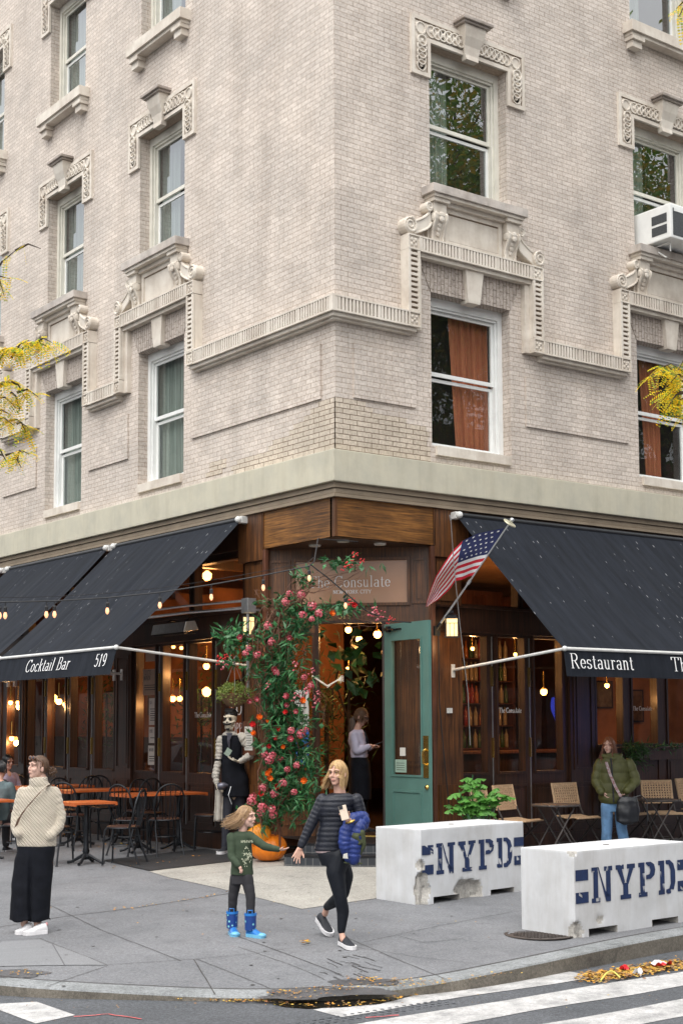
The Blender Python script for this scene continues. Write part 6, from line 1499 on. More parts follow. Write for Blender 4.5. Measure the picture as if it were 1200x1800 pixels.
for tpt in tops:
    base = c+Vector((rf.uniform(-.08, .08), rf.uniform(-.08, .08), .3)); mid = base.lerp(tpt, .5)+Vector((0, 0, .05)); mbs.tube([base, mid, tpt], [.012, .009, .005], 5)
    for k in range(6):
        a = rf.random()*2*PI; p = mid.lerp(tpt, .35+.65*rf.random()); d = Vector((math.cos(a), math.sin(a), rf.uniform(-.35, .4))); lobed(mbl, p, d, Vector((-.2, -.3, 1)), rf.uniform(.13, .20))
mbs.build('stem', M['leafgreen'], FG, smooth=True); tag(mbl.build('foliage', M['figleaf'], FG, recalc=False), kind='stuff')
# window boxes on the right
for a, b, lab, bushy in ((4.9, 5.6, 'planter box with a bushy green fern behind the woman in the green coat', 0), (5.62, 6.5, 'planter box with thin trailing greenery at the right edge', 1)):
    WB = empty('window_box', ((a+b)/2, -.18, 1.45), 0, lab, 'planter'); mb = MB(); mb.box((a, .0, 1.42), (b, .20, 1.62), 0, TR); mb.build('box', M['darkwood'], WB, bevel=.006)
    mb = MB()
    for _ in range(420 if bushy == 0 else 200):
        if bushy == 0: cx = rf.gauss(5.28, .10) if False else rf.gauss(5.35, .12); hg = abs(rf.gauss(0, .17)); p = Vector((cx, -.14-rf.random()*.18, 1.63-hg+.05)); L0 = rf.uniform(.08, .16)
        else: p = Vector((rf.uniform(a, b), -.08-rf.random()*.12, 1.62-abs(rf.gauss(0, .03)))); L0 = rf.uniform(.05, .14)
        d = Vector((rf.gauss(0, .6), rf.gauss(-.5, .5), rf.uniform(-.6, .9)))
        if bushy == 0:
            d = Vector((rf.gauss(0, .7), rf.gauss(-.6, .4), rf.uniform(-.9, .6)))
        leaf(mb, p, d, rdir(rf, 1), L0, .018)
    tag(mb.build('foliage', M['leafgreen'] if bushy else M['leafdark'], WB, recalc=False), kind='stuff')
# weeds at the foot of the wall
for x, y, lab in ((5.2, -.9, 'small green weed at the foot of the right-hand chairs'), (5.9, -1.0, 'small green weed by the right edge')):
    mb = MB()
    for _ in range(40): leaf(mb, (x+rf.gauss(0, .05), y+rf.gauss(0, .05), ground(x, y)+rf.random()*.08), rdir(rf, 1), rdir(rf, 1), .05, .03)
    tag(mb.build('weed', M['figleaf'], recalc=False), lab, 'weed')
# ------------------------------------------------------------ lamps and things inside the restaurant
rg = random.Random(5)
def globe(p, r, label, energy=9, light=True):
    p = Vector(p); A = empty('globe_lamp', tuple(p), 0, label, 'lamp', 'lit globe lamps inside the restaurant')
    mb = MB(); mb.ball((0, 0, 0), r, 0, 14, 9); mb.build('globe', M['bulb'], A, world=False, smooth=True)
    mb = MB(); mb.lathe([(r*.7, r*.75), (r*.5, r*1.2), (.012, r*1.3), (.012, r*1.3+.25)], (0, 0, 0), 10); mb.build('holder', M['brass'], A, world=False)
    if light:
        ld = bpy.data.lights.new('lamp_light', 'POINT'); ld.energy = energy*.5; ld.color = (1, .50, .18); ld.shadow_soft_size = r*1.5; lo = bpy.data.objects.new('lamp_light', ld); COL.objects.link(lo); lo.parent = A; lo.location = (0, 0, -r*1.8)
for px, dep, py, r, lab, e in [(304, 22.6, 1228, .05, 'left globe lamp of the pair seen through the third left window from the waiter', 30), (316, 22.2, 1228, .045, 'right globe lamp of that pair, further from the glass edge', 0), (363, 22.0, 1171, .05, 'globe lamp high in the window marked The Consulate on the left', 40), (305, 22.9, 1137, .03, 'small bulb at the top left of the left windows', 0), (319, 23.0, 1139, .03, 'small bulb at the top of the left windows, right of its twin', 0),
                              (104, 25.0, 1233, .055, 'globe lamp in the farther left windows above the woman in cream', 40), (114, 25.4, 1238, .04, 'small globe lamp right of the larger one in the far left windows', 0), (19, 26.6, 1235, .04, 'left sconce bulb at the far left edge, upper row', 30), (32, 26.8, 1235, .04, 'right sconce bulb at the far left edge, upper row', 0), (21, 26.6, 1298, .045, 'sconce bulb at the far left edge, lower row', 20),
                              (955, 22.4, 1216, .055, 'globe lamp over the bar in the right window beside the blue glow', 40), (612, 21.4, 1107, .05, 'globe lamp at the top left inside the doorway', 12), (631, 21.0, 1124, .05, 'globe lamp at the top middle inside the doorway', 8), (663, 21.6, 1115, .06, 'globe lamp at the top right inside the doorway', 12), (612, 22.4, 1176, .04, 'small globe lamp behind the fig leaves in the doorway', 20),
                              (1066, 23.2, 1205, .04, 'small lamp inside the right window behind the green coat', 30), (905, 23.5, 1150, .03, 'bar shelf lamp above the bottles', 14), (830, 22, 1140, .03, 'lamp behind the first window right of the door', 26), (1185, 24.5, 1180, .04, 'lamp inside the last right window', 30), (200, 24.4, 1150, .03, 'small lamp inside the left windows under the Cocktail Bar awning', 20)]:
    globe(at(px, dep, py), r, lab, e, e > 0)
# bar shelves with bottles, seen through the right-hand windows
BS = empty('bar_shelf', (4.6, 4.4, FL), 0, 'tall bar shelves full of bottles seen through the right windows', 'shelf')
mb = MB()
for z in (1.55, 1.95, 2.35, 2.75, 3.15, 3.6): mb.box((4.4, 4.2, z-.02), (7.2, 4.5, z))
mb.box((4.4, 4.5, FL), (7.2, 4.54, 4.4))
for x in (4.4, 5.1, 5.8, 6.5, 7.16): mb.box((x, 4.2, FL), (x+.04, 4.5, 4.3))
mb.build('shelves', M['redwood'], BS)
M['btl'] = [pm('bottle_amber', (.40, .13, .02), .12, .3, 4, coat=.5), pm('bottle_green', (.05, .11, .03), .12, .3, 4, coat=.5), pm('bottle_clear', (.40, .33, .22), .12, .3, 4, coat=.5), pm('bottle_red', (.30, .03, .02), .15, .3, 4, coat=.5)]
bm_ = []
for q in range(4):
    mb = MB(); mb.lathe([(.032, 0), (.036, .02), (.036, .15+.02*q), (.014, .20+.02*q), (.012, .27+.01*q), (.001, .275+.01*q)], (0, 0, 0), 10); bm_.append(mb.mesh('bottle', M['btl'][q]))
    bm_[-1].polygons.foreach_set('use_smooth', [True]*len(bm_[-1].polygons))
for z in (1.55, 1.95, 2.35, 2.75, 3.15):
    x = 4.5
    while x < 7.1:
        q = rg.randrange(4); o = bpy.data.objects.new('bottle', bm_[q]); COL.objects.link(o); o.location = (x, 4.33, z+.001); o.scale = (1.15, 1.15, 1.15); x += rg.uniform(.085, .14)
        tag(o, ['amber', 'dark green', 'pale', 'red'][q]+' bottle on the bar shelves behind the right windows', 'bottle', 'bottles on the bar shelves')
BC_ = empty('bar_counter', (4.3, 2.3, FL), 0, 'dark bar counter inside the right-hand windows', 'counter')
mb = MB(); mb.box((3.0, 2.1, FL), (6.8, 2.6, 1.50)); mb.build('counter', M['darkwood'], BC_); mb = MB(); mb.box((2.95, 2.0, 1.501), (6.85, 2.65, 1.55)); mb.build('counter_top', M['redwood'], BC_, bevel=.01)
# framed pictures on the wall, warm curtain strip
def frame_(p, w_, h, rz, label, col):
    A = empty('picture_frame', p, rz, label, 'picture', 'framed pictures on the restaurant walls'); mb = MB(); e = .03
    mb.box((-w_/2, -.02, -h/2), (w_/2, .0, -h/2+e)); mb.box((-w_/2, -.02, h/2-e), (w_/2, .0, h/2)); mb.box((-w_/2, -.02, -h/2+e), (-w_/2+e, 0, h/2-e)); mb.box((w_/2-e, -.02, -h/2+e), (w_/2, 0, h/2-e)); mb.build('frame', M['blackmetal'], A, world=False)
    mb = MB(); mb.box((-w_/2+e, -.012, -h/2+e), (w_/2-e, -.002, h/2-e)); mb.build('picture', pm('faded_print', col, .6, .5, 9), A, world=False)
frame_((9.2, 3.15, 2.3), .5, .6, 0, 'dark framed picture on the wall seen through the right-hand end window', (.12, .07, .04)); frame_((8.4, 3.15, 2.5), .45, .5, 0, 'framed picture left of the other one in the right-hand windows', (.10, .08, .05))
frame_((3.45, 4.98, 2.35), .4, .5, 0, 'small framed picture inside the doorway above the waitress', (.10, .06, .03))
# indoor plants in the doorway
FP2 = empty('fiddle_leaf_fig', (1.95, 2.3, FL), 0, 'large leafed fig tree leaning across the top of the open doorway', 'plant')
mb = MB(); mb.tube([(2.2, 2.6, FL), (2.1, 2.5, 2.2), (1.9, 2.2, 2.9), (1.7, 1.9, 3.2)], [.03, .025, .02, .012], 6); mb.tube([(2.1, 2.5, 2.0), (1.7, 2.3, 2.6), (1.45, 1.9, 2.75)], .014, 5); mb.build('trunk', M['bark'], FP2)
mb = MB()
for x, y, n in ((640, 1150, 11), (632, 1205, 6), (650, 1185, 9), (600, 1165, 8), (575, 1130, 10), (615, 1135, 8), (660, 1140, 6), (590, 1190, 5), (646, 1125, 5)):
    for _ in range(n):
        dark = x < 618; p = at(x+rg.gauss(0, 12), 20.6+rg.gauss(0, .25), y+rg.gauss(0, 11)); d = Vector((rg.gauss(0, .6), rg.gauss(0, .6), rg.uniform(-1, .2))); leaf(mb, p, d, rdir(rg, .6), rg.uniform(.16, .28), rg.uniform(.11, .18), 0, .12)
tag(mb.build('foliage', M['indoorleaf'], FP2, recalc=False), kind='stuff')
DP = empty('indoor_palm', (2.4, 3.1, FL), 0, 'dark bushy palm standing inside behind the waitress', 'plant'); mb = MB()
for _ in range(700):
    p = Vector((2.1+rg.gauss(0, .32), 3.2+rg.gauss(0, .3), 1.9+rg.gauss(0, .5))); leaf(mb, p, rdir(rg, .3), rdir(rg, 1), rg.uniform(.12, .26), .022)
mbt = MB(); mbt.tube([(2.2, 3.2, FL), (2.2, 3.2, 2.2)], .04, 6); mbt.lathe([(.18, FL), (.22, FL+.35), (.2, FL+.36)], (2.2, 3.2, 0), 14); mbt.build('stem', M['bark'], DP)
tag(mb.build('foliage', M['leafdark'], DP, recalc=False), kind='stuff')

# ------------------------------------------------------------ street trees (their trunks stand outside the frame)
def compound_leaf(mb, p, d, L, r, pairs=9):
    d = Vector(d).normalized(); n = Vector((r.gauss(0, .4), r.gauss(0, .4), 1)); n = (n-d*n.dot(d)).normalized(); s = d.cross(n)
    for k in range(pairs):
        t = (k+1)/(pairs+.5); q = p+d*L*t-Vector((0, 0, 1))*L*.35*t*t
        for sg in (-1, 1):
            e = q+s*sg*L*.20*(1-.4*abs(t-.45)); w_ = d*L*.045
            mb.face([q, (q+e)/2+w_, e, (q+e)/2-w_])
def twig_cluster(mbb, mbl, p0, p1, r, n, L=.17):
    p0, p1 = Vector(p0), Vector(p1); mid = p0.lerp(p1, .5)+Vector((0, 0, .05)); mbb.tube([p0, mid, p1], [.012, .008, .003], 5)
    for i in range(n):
        t = .25+.75*r.random(); q = p0.lerp(mid, t*2) if t < .5 else mid.lerp(p1, t*2-1)
        compound_leaf(mbl, q, Vector((r.gauss(0, 1), r.gauss(0, 1), r.uniform(-1.2, .25))), L*r.uniform(.75, 1.2), r)
def street_tree(base, H, R_, label, crown_c, clusters, seed, nleaf=2600, leafmat='treeleaf'):
    A = empty('street_tree', (base[0], base[1], ground(*base) if base[1] > -6.5 else RZ), 0, label, 'tree'); r = random.Random(seed); mbb, mbl = MB(), MB(); b = Vector((*base, -.1)); cc = Vector(crown_c)
    top = Vector((base[0]+.2, base[1], H*.45)); mbb.tube([b, b.lerp(top, .5)+Vector((.08, 0, 0)), top], [.19, .15, .12], 10)
    tips = []
    for i in range(26):
        d = rdir(r, .1); e = cc+Vector((d.x*R_, d.y*R_, d.z*R_*.9))*r.uniform(.35, 1); m_ = top.lerp(e, .5)+rdir(r)*.3; mbb.tube([top-Vector((0, 0, r.random())), m_, e], [.08, .045, .012], 6)
        for k in range(5):
            e2 = m_.lerp(e, r.uniform(.2, 1))+rdir(r)*R_*.35; mbb.tube([m_.lerp(e, .4), e2], [.025, .006], 4); tips.append(e2)
        tips.append(e)
    for i in range(nleaf):
        t = tips[r.randrange(len(tips))]; p = t+Vector((r.gauss(0, 1), r.gauss(0, 1), r.gauss(-.2, 1)))*R_*.19; leaf(mbl, p, rdir(r, -.4), rdir(r, .5), r.uniform(.14, .26), r.uniform(.07, .11), 0)
    for (f0, pts, n, L) in clusters:
        for q in pts: twig_cluster(mbb, mbl_v, f0, q, r, n, L)
        
    mbb.build('trunk', M['bark'], A, smooth=True); tag(mbl.build('crown', M[leafmat], A, recalc=False), kind='stuff'); return A, mbb
mbl_v = MB()
# left tree with the yellow twigs that hang into the picture
TA = empty('locust_tree', tuple(Vector((*at(-330, 13.4, 1500).xy, 0))), 0, 'honey locust tree whose yellowing twigs hang in at the left edge', 'tree')
r_ = random.Random(21); mbb, mbl = MB(), MB(); DL = 12.6
tb = at(-330, 13.4, 1500); tb.z = -.1; mbb.tube([tb, at(-320, 13.2, 900), at(-300, 13.0, 400), at(-260, 12.8, 50), at(-240, 12.8, -300)], [.17, .14, .11, .09, .06], 10)
for limb in ([(-310, 13.0, 500), (-180, 12.8, 430), (-60, DL, 520), (-20, DL, 560)], [(-310, 13.1, 700), (-180, 12.9, 640), (-60, DL, 640), (0, DL, 632)], [(-310, 13.1, 800), (-150, 12.9, 760), (-50, DL, 790), (5, DL, 800)], [(-300, 13.0, 300), (-160, 12.8, 350), (-70, DL, 430), (-10, DL, 470)]):
    mbb.tube([at(*(x, d, y)) for x, d, y in limb], [.06, .04, .018, .008], 6)
TW = [((-20, 500), (28, 440), 4), ((-20, 500), (18, 490), 9), ((-10, 480), (8, 520), 7), ((28, 440), (72, 437), 2), ((-10, 640), (15, 612), 10), ((0, 632), (34, 612), 12), ((20, 630), (52, 598), 13), ((34, 618), (70, 606), 14), ((50, 610), (88, 612), 15), ((60, 606), (92, 602), 10), ((30, 610), (44, 640), 8),
      ((-10, 690), (20, 672), 10), ((0, 680), (35, 676), 12), ((20, 672), (45, 700), 12), ((30, 690), (68, 698), 9), ((-10, 700), (28, 716), 11), ((20, 690), (36, 722), 8), ((-10, 740), (25, 748), 14), ((10, 742), (50, 752), 15), ((-15, 730), (20, 730), 9), ((30, 745), (46, 760), 6), ((-10, 790), (12, 812), 8), ((10, 800), (36, 812), 8), ((25, 806), (52, 798), 8), ((20, 808), (38, 822), 7), ((30, 808), (40, 795), 5)]
for (x0, y0), (x1, y1), n in TW: twig_cluster(mbb, mbl, at(x0, DL, y0), at(x1, DL+r_.uniform(-.3, .3), y1), r_, int(n*1.1), .15)
for _ in range(150):
    x, y = r_.uniform(-430, -75), r_.uniform(-420, 840) if r_.random() < .6 else r_.uniform(-420, 400); dd = DL+r_.uniform(-1.2, 1.6)
    if y > 300 and r_.random() < .5: y -= 500
    twig_cluster(mbb, mbl, at(x, dd, y), at(x+r_.uniform(-60, 30), dd+r_.uniform(-.5, .5), y+r_.uniform(-50, 60)), r_, 8, .17)
for k in range(9): mbb.tube([at(-270, 12.9, 150-k*50), at(-300+r_.uniform(-120, 130), 12.9+r_.uniform(-1, 1), -100-k*40)], [.04, .01], 5)
mbb.build('trunk', M['bark'], TA, smooth=True); tag(mbl.build('leaves', M['locust'], TA, recalc=False), kind='stuff')
TB = empty('locust_tree', tuple(Vector((*at(1560, 12.2, 1500).xy, 0))), 0, 'honey locust tree whose orange and yellow twigs hang in at the right edge', 'tree')
mbb, mbl = MB(), MB(); DR = 11.4; tb = at(1560, 12.2, 1500); tb.z = -.1; mbb.tube([tb, at(1555, 12, 900), at(1540, 12, 500), at(1500, 11.8, 150), at(1480, 11.8, -200)], [.17, .14, .11, .08, .05], 10)
for limb in ([(1545, 12.0, 560), (1400, 11.8, 560), (1290, DR, 620), (1205, DR, 660)], [(1540, 12.0, 300), (1400, 11.8, 120), (1300, DR, 20), (1215, DR, 10)]): mbb.tube([at(x, d, y) for x, d, y in limb], [.06, .035, .015, .008], 6)
for (x0, y0), (x1, y1), n in [((1205, 655), (1150, 648), 13), ((1205, 660), (1165, 655), 13), ((1190, 660), (1140, 662), 10), ((1205, 665), (1178, 672), 14), ((1205, 670), (1160, 690), 10), ((1200, 690), (1158, 708), 16), ((1205, 690), (1170, 720), 18), ((1205, 700), (1185, 728), 14), ((1200, 680), (1175, 700), 14), ((1210, 640), (1190, 652), 8), ((1215, 10), (1188, 15), 6), ((1215, 5), (1192, 30), 6), ((1210, 700), (1198, 740), 8)]:
    twig_cluster(mbb, mbl, at(x0, DR, y0), at(x1, DR+r_.uniform(-.3, .3), y1), r_, n, .14)
for _ in range(110):
    x, y = r_.uniform(1310, 1660), r_.uniform(-400, 740) if r_.random() < .5 else r_.uniform(-400, 300); dd = DR+r_.uniform(-.8, 1.2)
    twig_cluster(mbb, mbl, at(x, dd, y), at(x+r_.uniform(-20, 60), dd+r_.uniform(-.4, .4), y+r_.uniform(-50, 60)), r_, 8, .17)
for k in range(8): mbb.tube([at(1505, 12.0, 150-k*50), at(1510+r_.uniform(-130, 120), 11.9+r_.uniform(-1, 1), -100-k*40)], [.035, .01], 5)
mbb.build('trunk', M['bark'], TB, smooth=True); tag(mbl.build('leaves', M['locust'], TB, recalc=False), kind='stuff')
# trees, facades and cars across the streets: seen only as reflections in the windows
street_tree((14.5, -13.4), 26, 6.0, 'tall leafy street tree across the right-hand street, reflected in the upper windows', (14.6, -13.2, 15.6), [], 4, 42000); street_tree((23, -13.6), 24, 5.5, 'second tall street tree across the right-hand street', (22.6, -13.4, 14.6), [], 5, 26000)
street_tree((-15, 22), 12, 3.5, 'street tree across the left-hand street', (-15, 22, 9), [], 6, 1800)
def facade(x0, y0, x1, y1, H, col, label, seed):
    A = empty('row_building', ((x0+x1)/2, (y0+y1)/2, 0), 0, label, 'building'); mw = pm('facade_paint', col, .95, .5, .35, world=True, spec=.0)
    mb = MB(); mb.box((x0, y0, RZ), (x1, y1, H)); mb.build('wall', mw, A)
    horiz = abs(x1-x0) > abs(y1-y0); L0 = (x1-x0) if horiz else (y1-y0); mb = MB()
    n = int(L0/3.2); f = 0
    for i in range(n):
        u = (x0 if horiz else y0)+1+i*3.2
        for z in [1.0+3.6*k for k in range(int((H-3)/3.6)+1)]:
            if horiz: mb.box((u, y1, z), (u+1.3, y1+.03, z+2))
            else: mb.box((x1, u, z), (x1+.03, u+1.3, z+2))
    mb.build('window_row', M['dark'], A)
facade(-4, -30, 60, -24, 13, (.18, .10, .08), 'brick building across the right-hand street', 1); facade(-32, -6, -24, 40, 9, (.10, .08, .065), 'building across the left-hand street', 2); facade(-34, 42, -24, 80, 26, (.16, .145, .13), 'tall building further up the left-hand street', 3)
def car(x, y, rz, label, col):
    A = empty('parked_car', (x, y, RZ), rz, label, 'car', 'cars parked across the street'); paint = pm('car_paint', col, .15, .05, 2, coat=.8)
    L, W = 4.7, 1.85; side = [(0, .45), (.05, .80), (.35, .95), (1.2, 1.03), (1.9, 1.62), (2.4, 1.72), (3.7, 1.72), (4.3, 1.55), (4.62, 1.05), (4.7, .9), (4.68, .45), (4.3, .30), (.3, .30)]
    mb = MB(); mb.prism([(u-L/2, z) for u, z in side], (-W/2, W/2), 0); mb.build('body', paint, A, world=False, bevel=.05, smooth=True)
    mb = MB()
    for s in (-1, 1):
        for q in ([(1.45, 1.10), (2.0, 1.58), (2.75, 1.62), (2.75, 1.10)], [(2.85, 1.10), (2.85, 1.62), (3.65, 1.60), (4.1, 1.12)]): mb.prism([(u-L/2, z) for u, z in q], (s*W/2-.01, s*W/2+.006) if s > 0 else (s*W/2-.006, s*W/2+.01), 0)
    mb.face([(1.22-L/2, -W/2+.1, 1.08), (1.22-L/2, W/2-.1, 1.08), (1.86-L/2, W/2-.15, 1.60), (1.86-L/2, -W/2+.15, 1.60)]); mb.build('window', M['blackmetal'], A, world=False)
    for u in (.85, 3.8):
        for s in (-1, 1):
            mb = MB(); mb.lathe([(.34, 0), (.34, .2), (.22, .21), (.001, .19)], (u-L/2, s*(W/2-.10), .34), 20, axis=Matrix.Rotation(-s*PI/2, 3, 'X')); mb.build('wheel', M['blackmetal'], A, world=False)
car(-13.4, 12, PI/2, 'dark car parked across the left-hand street', (.03, .035, .045)); car(-13.4, 18.5, PI/2, 'silver car parked farther up the left-hand street', (.35, .36, .38)); car(-13.4, 25, PI/2, 'maroon car parked up the left-hand street', (.10, .02, .02)); car(-9.2, 17, PI/2, 'dark car at the near side of the left-hand street', (.02, .025, .03))
car(9, -17.5, 0, 'dark car parked across the right-hand street', (.03, .035, .04)); car(15, -17.5, 0, 'white car parked across the right-hand street', (.6, .6, .6)); car(21, -17.5, 0, 'grey car parked across the right-hand street', (.1, .1, .11))

LS = empty('added_blue_screen', (17.2, -12.1, RZ), 0, 'blue lit screen added unseen across the right-hand street for the blue reflection', 'screen')  # unseen glowing panel, added so the shopfront reflects blue
mb = MB(); mb.box((16.3, -12.3, 1.15), (18.1, -12.1, 3.0)); mb.box((16.6, -12.25, RZ), (16.8, -12.15, 1.15)); mb.box((17.6, -12.25, RZ), (17.8, -12.15, 1.15)); mb.build('housing', M['blackmetal'], LS)
mb = MB(); mb.box((16.5, -12.099, 1.3), (17.9, -12.09, 2.7)); mb.build('screen', emit('blue_screen', (.08, .12, 1.0), 1.7), LS)

for x, y, z, e in ((1.5, 3.4, 4.0, 15), (1.5, 5.6, 4.0, 15), (1.7, 8.0, 4.0, 14), (3.2, 1.6, 4.0, 22), (5.8, 1.6, 4.0, 16), (2.3, 6.9, 2.6, 5), (2.3, 9.8, 2.6, 6), (2.3, 13, 2.6, 6)):  # lamps added to give the rooms behind the glass an amber glow
    A_ = empty('added_lamp', (x, y, z+.50 if z > 3 else z), 0, 'added lamp that warms the restaurant interior behind the glass', 'lamp', 'added lamps that warm the restaurant interior')
    mb = MB(); mb.lathe([(.03, -.12), (.07, -.08), (.08, 0), (.02, .05)], (0, 0, 0), 12); mb.build('shade', M['bulb'], A_, world=False)
    ld = bpy.data.lights.new('lamp_light', 'POINT'); ld.energy = e; ld.color = (1, .48, .16); ld.shadow_soft_size = .15; lo = bpy.data.objects.new('lamp_light', ld); COL.objects.link(lo); lo.parent = A_; lo.location = (0, 0, -.3)

r9 = random.Random(77)
for x, y, lab in ((2.5, 7.4, 'dark leafy plant inside the third window left of the waiter'), (2.6, 11.2, 'dark leafy plant far inside the left windows')):
    A_ = empty('indoor_plant', (x, y, FL), 0, lab, 'plant'); mb = MB(); mb.lathe([(.16, FL), (.2, FL+.4), (.18, FL+.42)], (x, y, 0), 14); mb.tube([(x, y, FL+.3), (x, y, 2.6)], .02, 5); mb.build('pot', M['blackmetal'], A_); mb = MB()
    for _ in range(420): leaf(mb, Vector((x+r9.gauss(0, .28), y+r9.gauss(0, .28), 2.3+r9.gauss(0, .5))), rdir(r9, .2), rdir(r9, 1), r9.uniform(.10, .22), .035)
    tag(mb.build('foliage', M['leafdark'], A_, recalc=False), kind='stuff')
for k, (x, y, z) in enumerate(((3.25, 7.2, 2.5), (3.25, 8.6, 2.35), (3.25, 10.4, 2.5), (3.25, 12.2, 2.4))): frame_((x, y, z), .5, .62, -PI/2, ['first', 'second', 'third', 'farthest'][k]+' framed picture on the amber wall inside the left windows, counted from the entrance', (.08+.02*k, .06, .04))
# ------------------------------------------------------------ people
M['skin'] = pm('skin', (.56, .33, .25), .5, .07, 30); M['skin2'] = pm('pale_skin', (.62, .39, .31), .5, .06, 30); M['lips'] = pm('lips', (.46, .19, .16), .45, .1, 30); M['eye'] = pm('eye', (.03, .02, .015), .3, .2, 30)
def hair_mat(name, c0, c1):
    return leaf_mat(name, [c0, tuple((a+b)/2 for a, b in zip(c0, c1)), c1], .45)
M['blond'] = hair_mat('blond_hair', (.30, .17, .07), (.60, .40, .18)); M['childhair'] = hair_mat('light_brown_hair', (.18, .10, .05), (.48, .31, .16)); M['brownhair'] = hair_mat('brown_hair', (.05, .025, .014), (.14, .075, .04)); M['auburn'] = hair_mat('auburn_hair', (.09, .03, .014), (.26, .09, .035)); M['blackhair'] = pm('black_hair', (.012, .012, .013), .35, .3, 40)
def remesh(mb, name, mats, parent, voxel=.008, it=3, paint=None, post=None):
    me = mb.mesh('t', mats); o = bpy.data.objects.new('t', me); COL.objects.link(o)
    r = o.modifiers.new('r', 'REMESH'); r.mode = 'VOXEL'; r.voxel_size = voxel; r.adaptivity = 0; r.use_smooth_shade = True
    s = o.modifiers.new('s', 'SMOOTH'); s.factor = .5; s.iterations = it
    dg = bpy.context.evaluated_depsgraph_get(); ev = o.evaluated_get(dg); nm = bpy.data.meshes.new_from_object(ev); nm.name = name
    bpy.data.objects.remove(o); bpy.data.meshes.remove(me)
    nm.materials.clear()
    for q in (mats if isinstance(mats, list) else [mats]): nm.materials.append(q)
    if post:
        for v in nm.vertices: v.co = post(v.co, v.normal)
    nm.polygons.foreach_set('material_index', [paint(p.center) if paint else 0 for p in nm.polygons]); nm.polygons.foreach_set('use_smooth', [True]*len(nm.polygons))
    nm.update(); q = bpy.data.objects.new(name, nm); COL.objects.link(q); q.parent = parent
    return q
def limb(mb, pts, rs, seg=12, puff=None, flat=1.0):
    """tapered limb through joints; puff=(pitch, amp) gives quilting"""
    P = [Vector(p) for p in pts]; out = []; R_ = []; acc = 0
    for i in range(len(P)-1):
        n = max(3, int((P[i+1]-P[i]).length/.012))
        for k in range(n):
            t = k/n; out.append(P[i].lerp(P[i+1], t)); r = rs[i]*(1-t)+rs[i+1]*t; acc2 = acc+(P[i+1]-P[i]).length*t
            if puff: r += puff[1]*(abs(math.sin(acc2/puff[0]*PI))**.6-.5)
            R_.append(r)
        acc += (P[i+1]-P[i]).length
    out.append(P[-1]); R_.append(rs[-1]); 
    for _ in range(2): out = [out[0]]+[(out[i-1]+out[i]*2+out[i+1])/4 for i in range(1, len(out)-1)]+[out[-1]]
    mb.tube(out, R_, seg, flat=flat); mb.ball(out[0], rs[0]*.98); mb.ball(out[-1], rs[-1]*.98)
def torso(mb, rings, puff=None, n=28, yaw=0, cap=True):
    """rings: (z, cx, cy, rx, ry)"""
    R_ = []; dz = .010
    for a, b in zip(rings, rings[1:]):
        k = max(1, int(abs(b[0]-a[0])/dz))
        for i in range(k): t = i/k; t2 = t*t*(3-2*t); R_.append([a[0]+(b[0]-a[0])*t]+[a[j]+(b[j]-a[j])*t2 for j in range(1, 5)])
    R_.append(list(rings[-1])); out = []; c, s = math.cos(yaw), math.sin(yaw)
    for z, cx, cy, rx, ry in R_:
        e = puff[1]*(abs(math.sin(z/puff[0]*PI))**.6-.5) if puff else 0; ring = []
        for k in range(n):
            a = 2*PI*k/n; ca, sa = math.cos(a), math.sin(a); x = (abs(ca)**.85)*(1 if ca > 0 else -1)*(rx+e); y = (abs(sa)**.85)*(1 if sa > 0 else -1)*(ry+e); ring.append((cx+x*c-y*s, cy+x*s+y*c, z))
        out.append(ring)
    mb.loft(out, cap=cap)
def hand(mb, w_, d, pn, th, curl=.3, s=1.0, spread=.12):
    """palm from the wrist w_ along d; pn palm normal (curl direction); th side the thumb leaves from"""
    w_ = Vector(w_); d = Vector(d).normalized(); pn = Vector(pn); pn = (pn-d*pn.dot(d)).normalized(); sd = d.cross(pn); sd = sd if sd.dot(Vector(th)) > 0 else -sd
    s *= .88
    for k in range(4):
        off = (1.5-k)*.020*s; a = w_+sd*off*.6; b = w_+d*.085*s*(1-.05*abs(k-1))+sd*off; mb.tube([a, b], [.013*s, .0125*s], 8)
        L = [.068, .078, .072, .056][k]*s; p = b; dd = (d+sd*(1.5-k)*spread).normalized(); c = curl*(1+.12*k); r = .0088*s
        pts = [p]
        for j in range(3):
            ang = c*(j+.5); q = (dd*math.cos(ang)+pn*math.sin(ang)); p = p+q*L*[.45, .32, .23][j]; pts.append(p)
        mb.tube(pts, [r*1.1, r, r*.92, r*.72], 8); mb.ball(pts[-1], r*.75)
    a = w_+d*.022*s+sd*.022*s; b = a+(d*.6+sd*.75+pn*.25).normalized()*.042*s; c = b+(d*.85+sd*.3+pn*.4).normalized()*.034*s; mb.tube([a, b, c], [.014*s, .0105*s, .0085*s], 8); mb.ball(c, .0085*s)
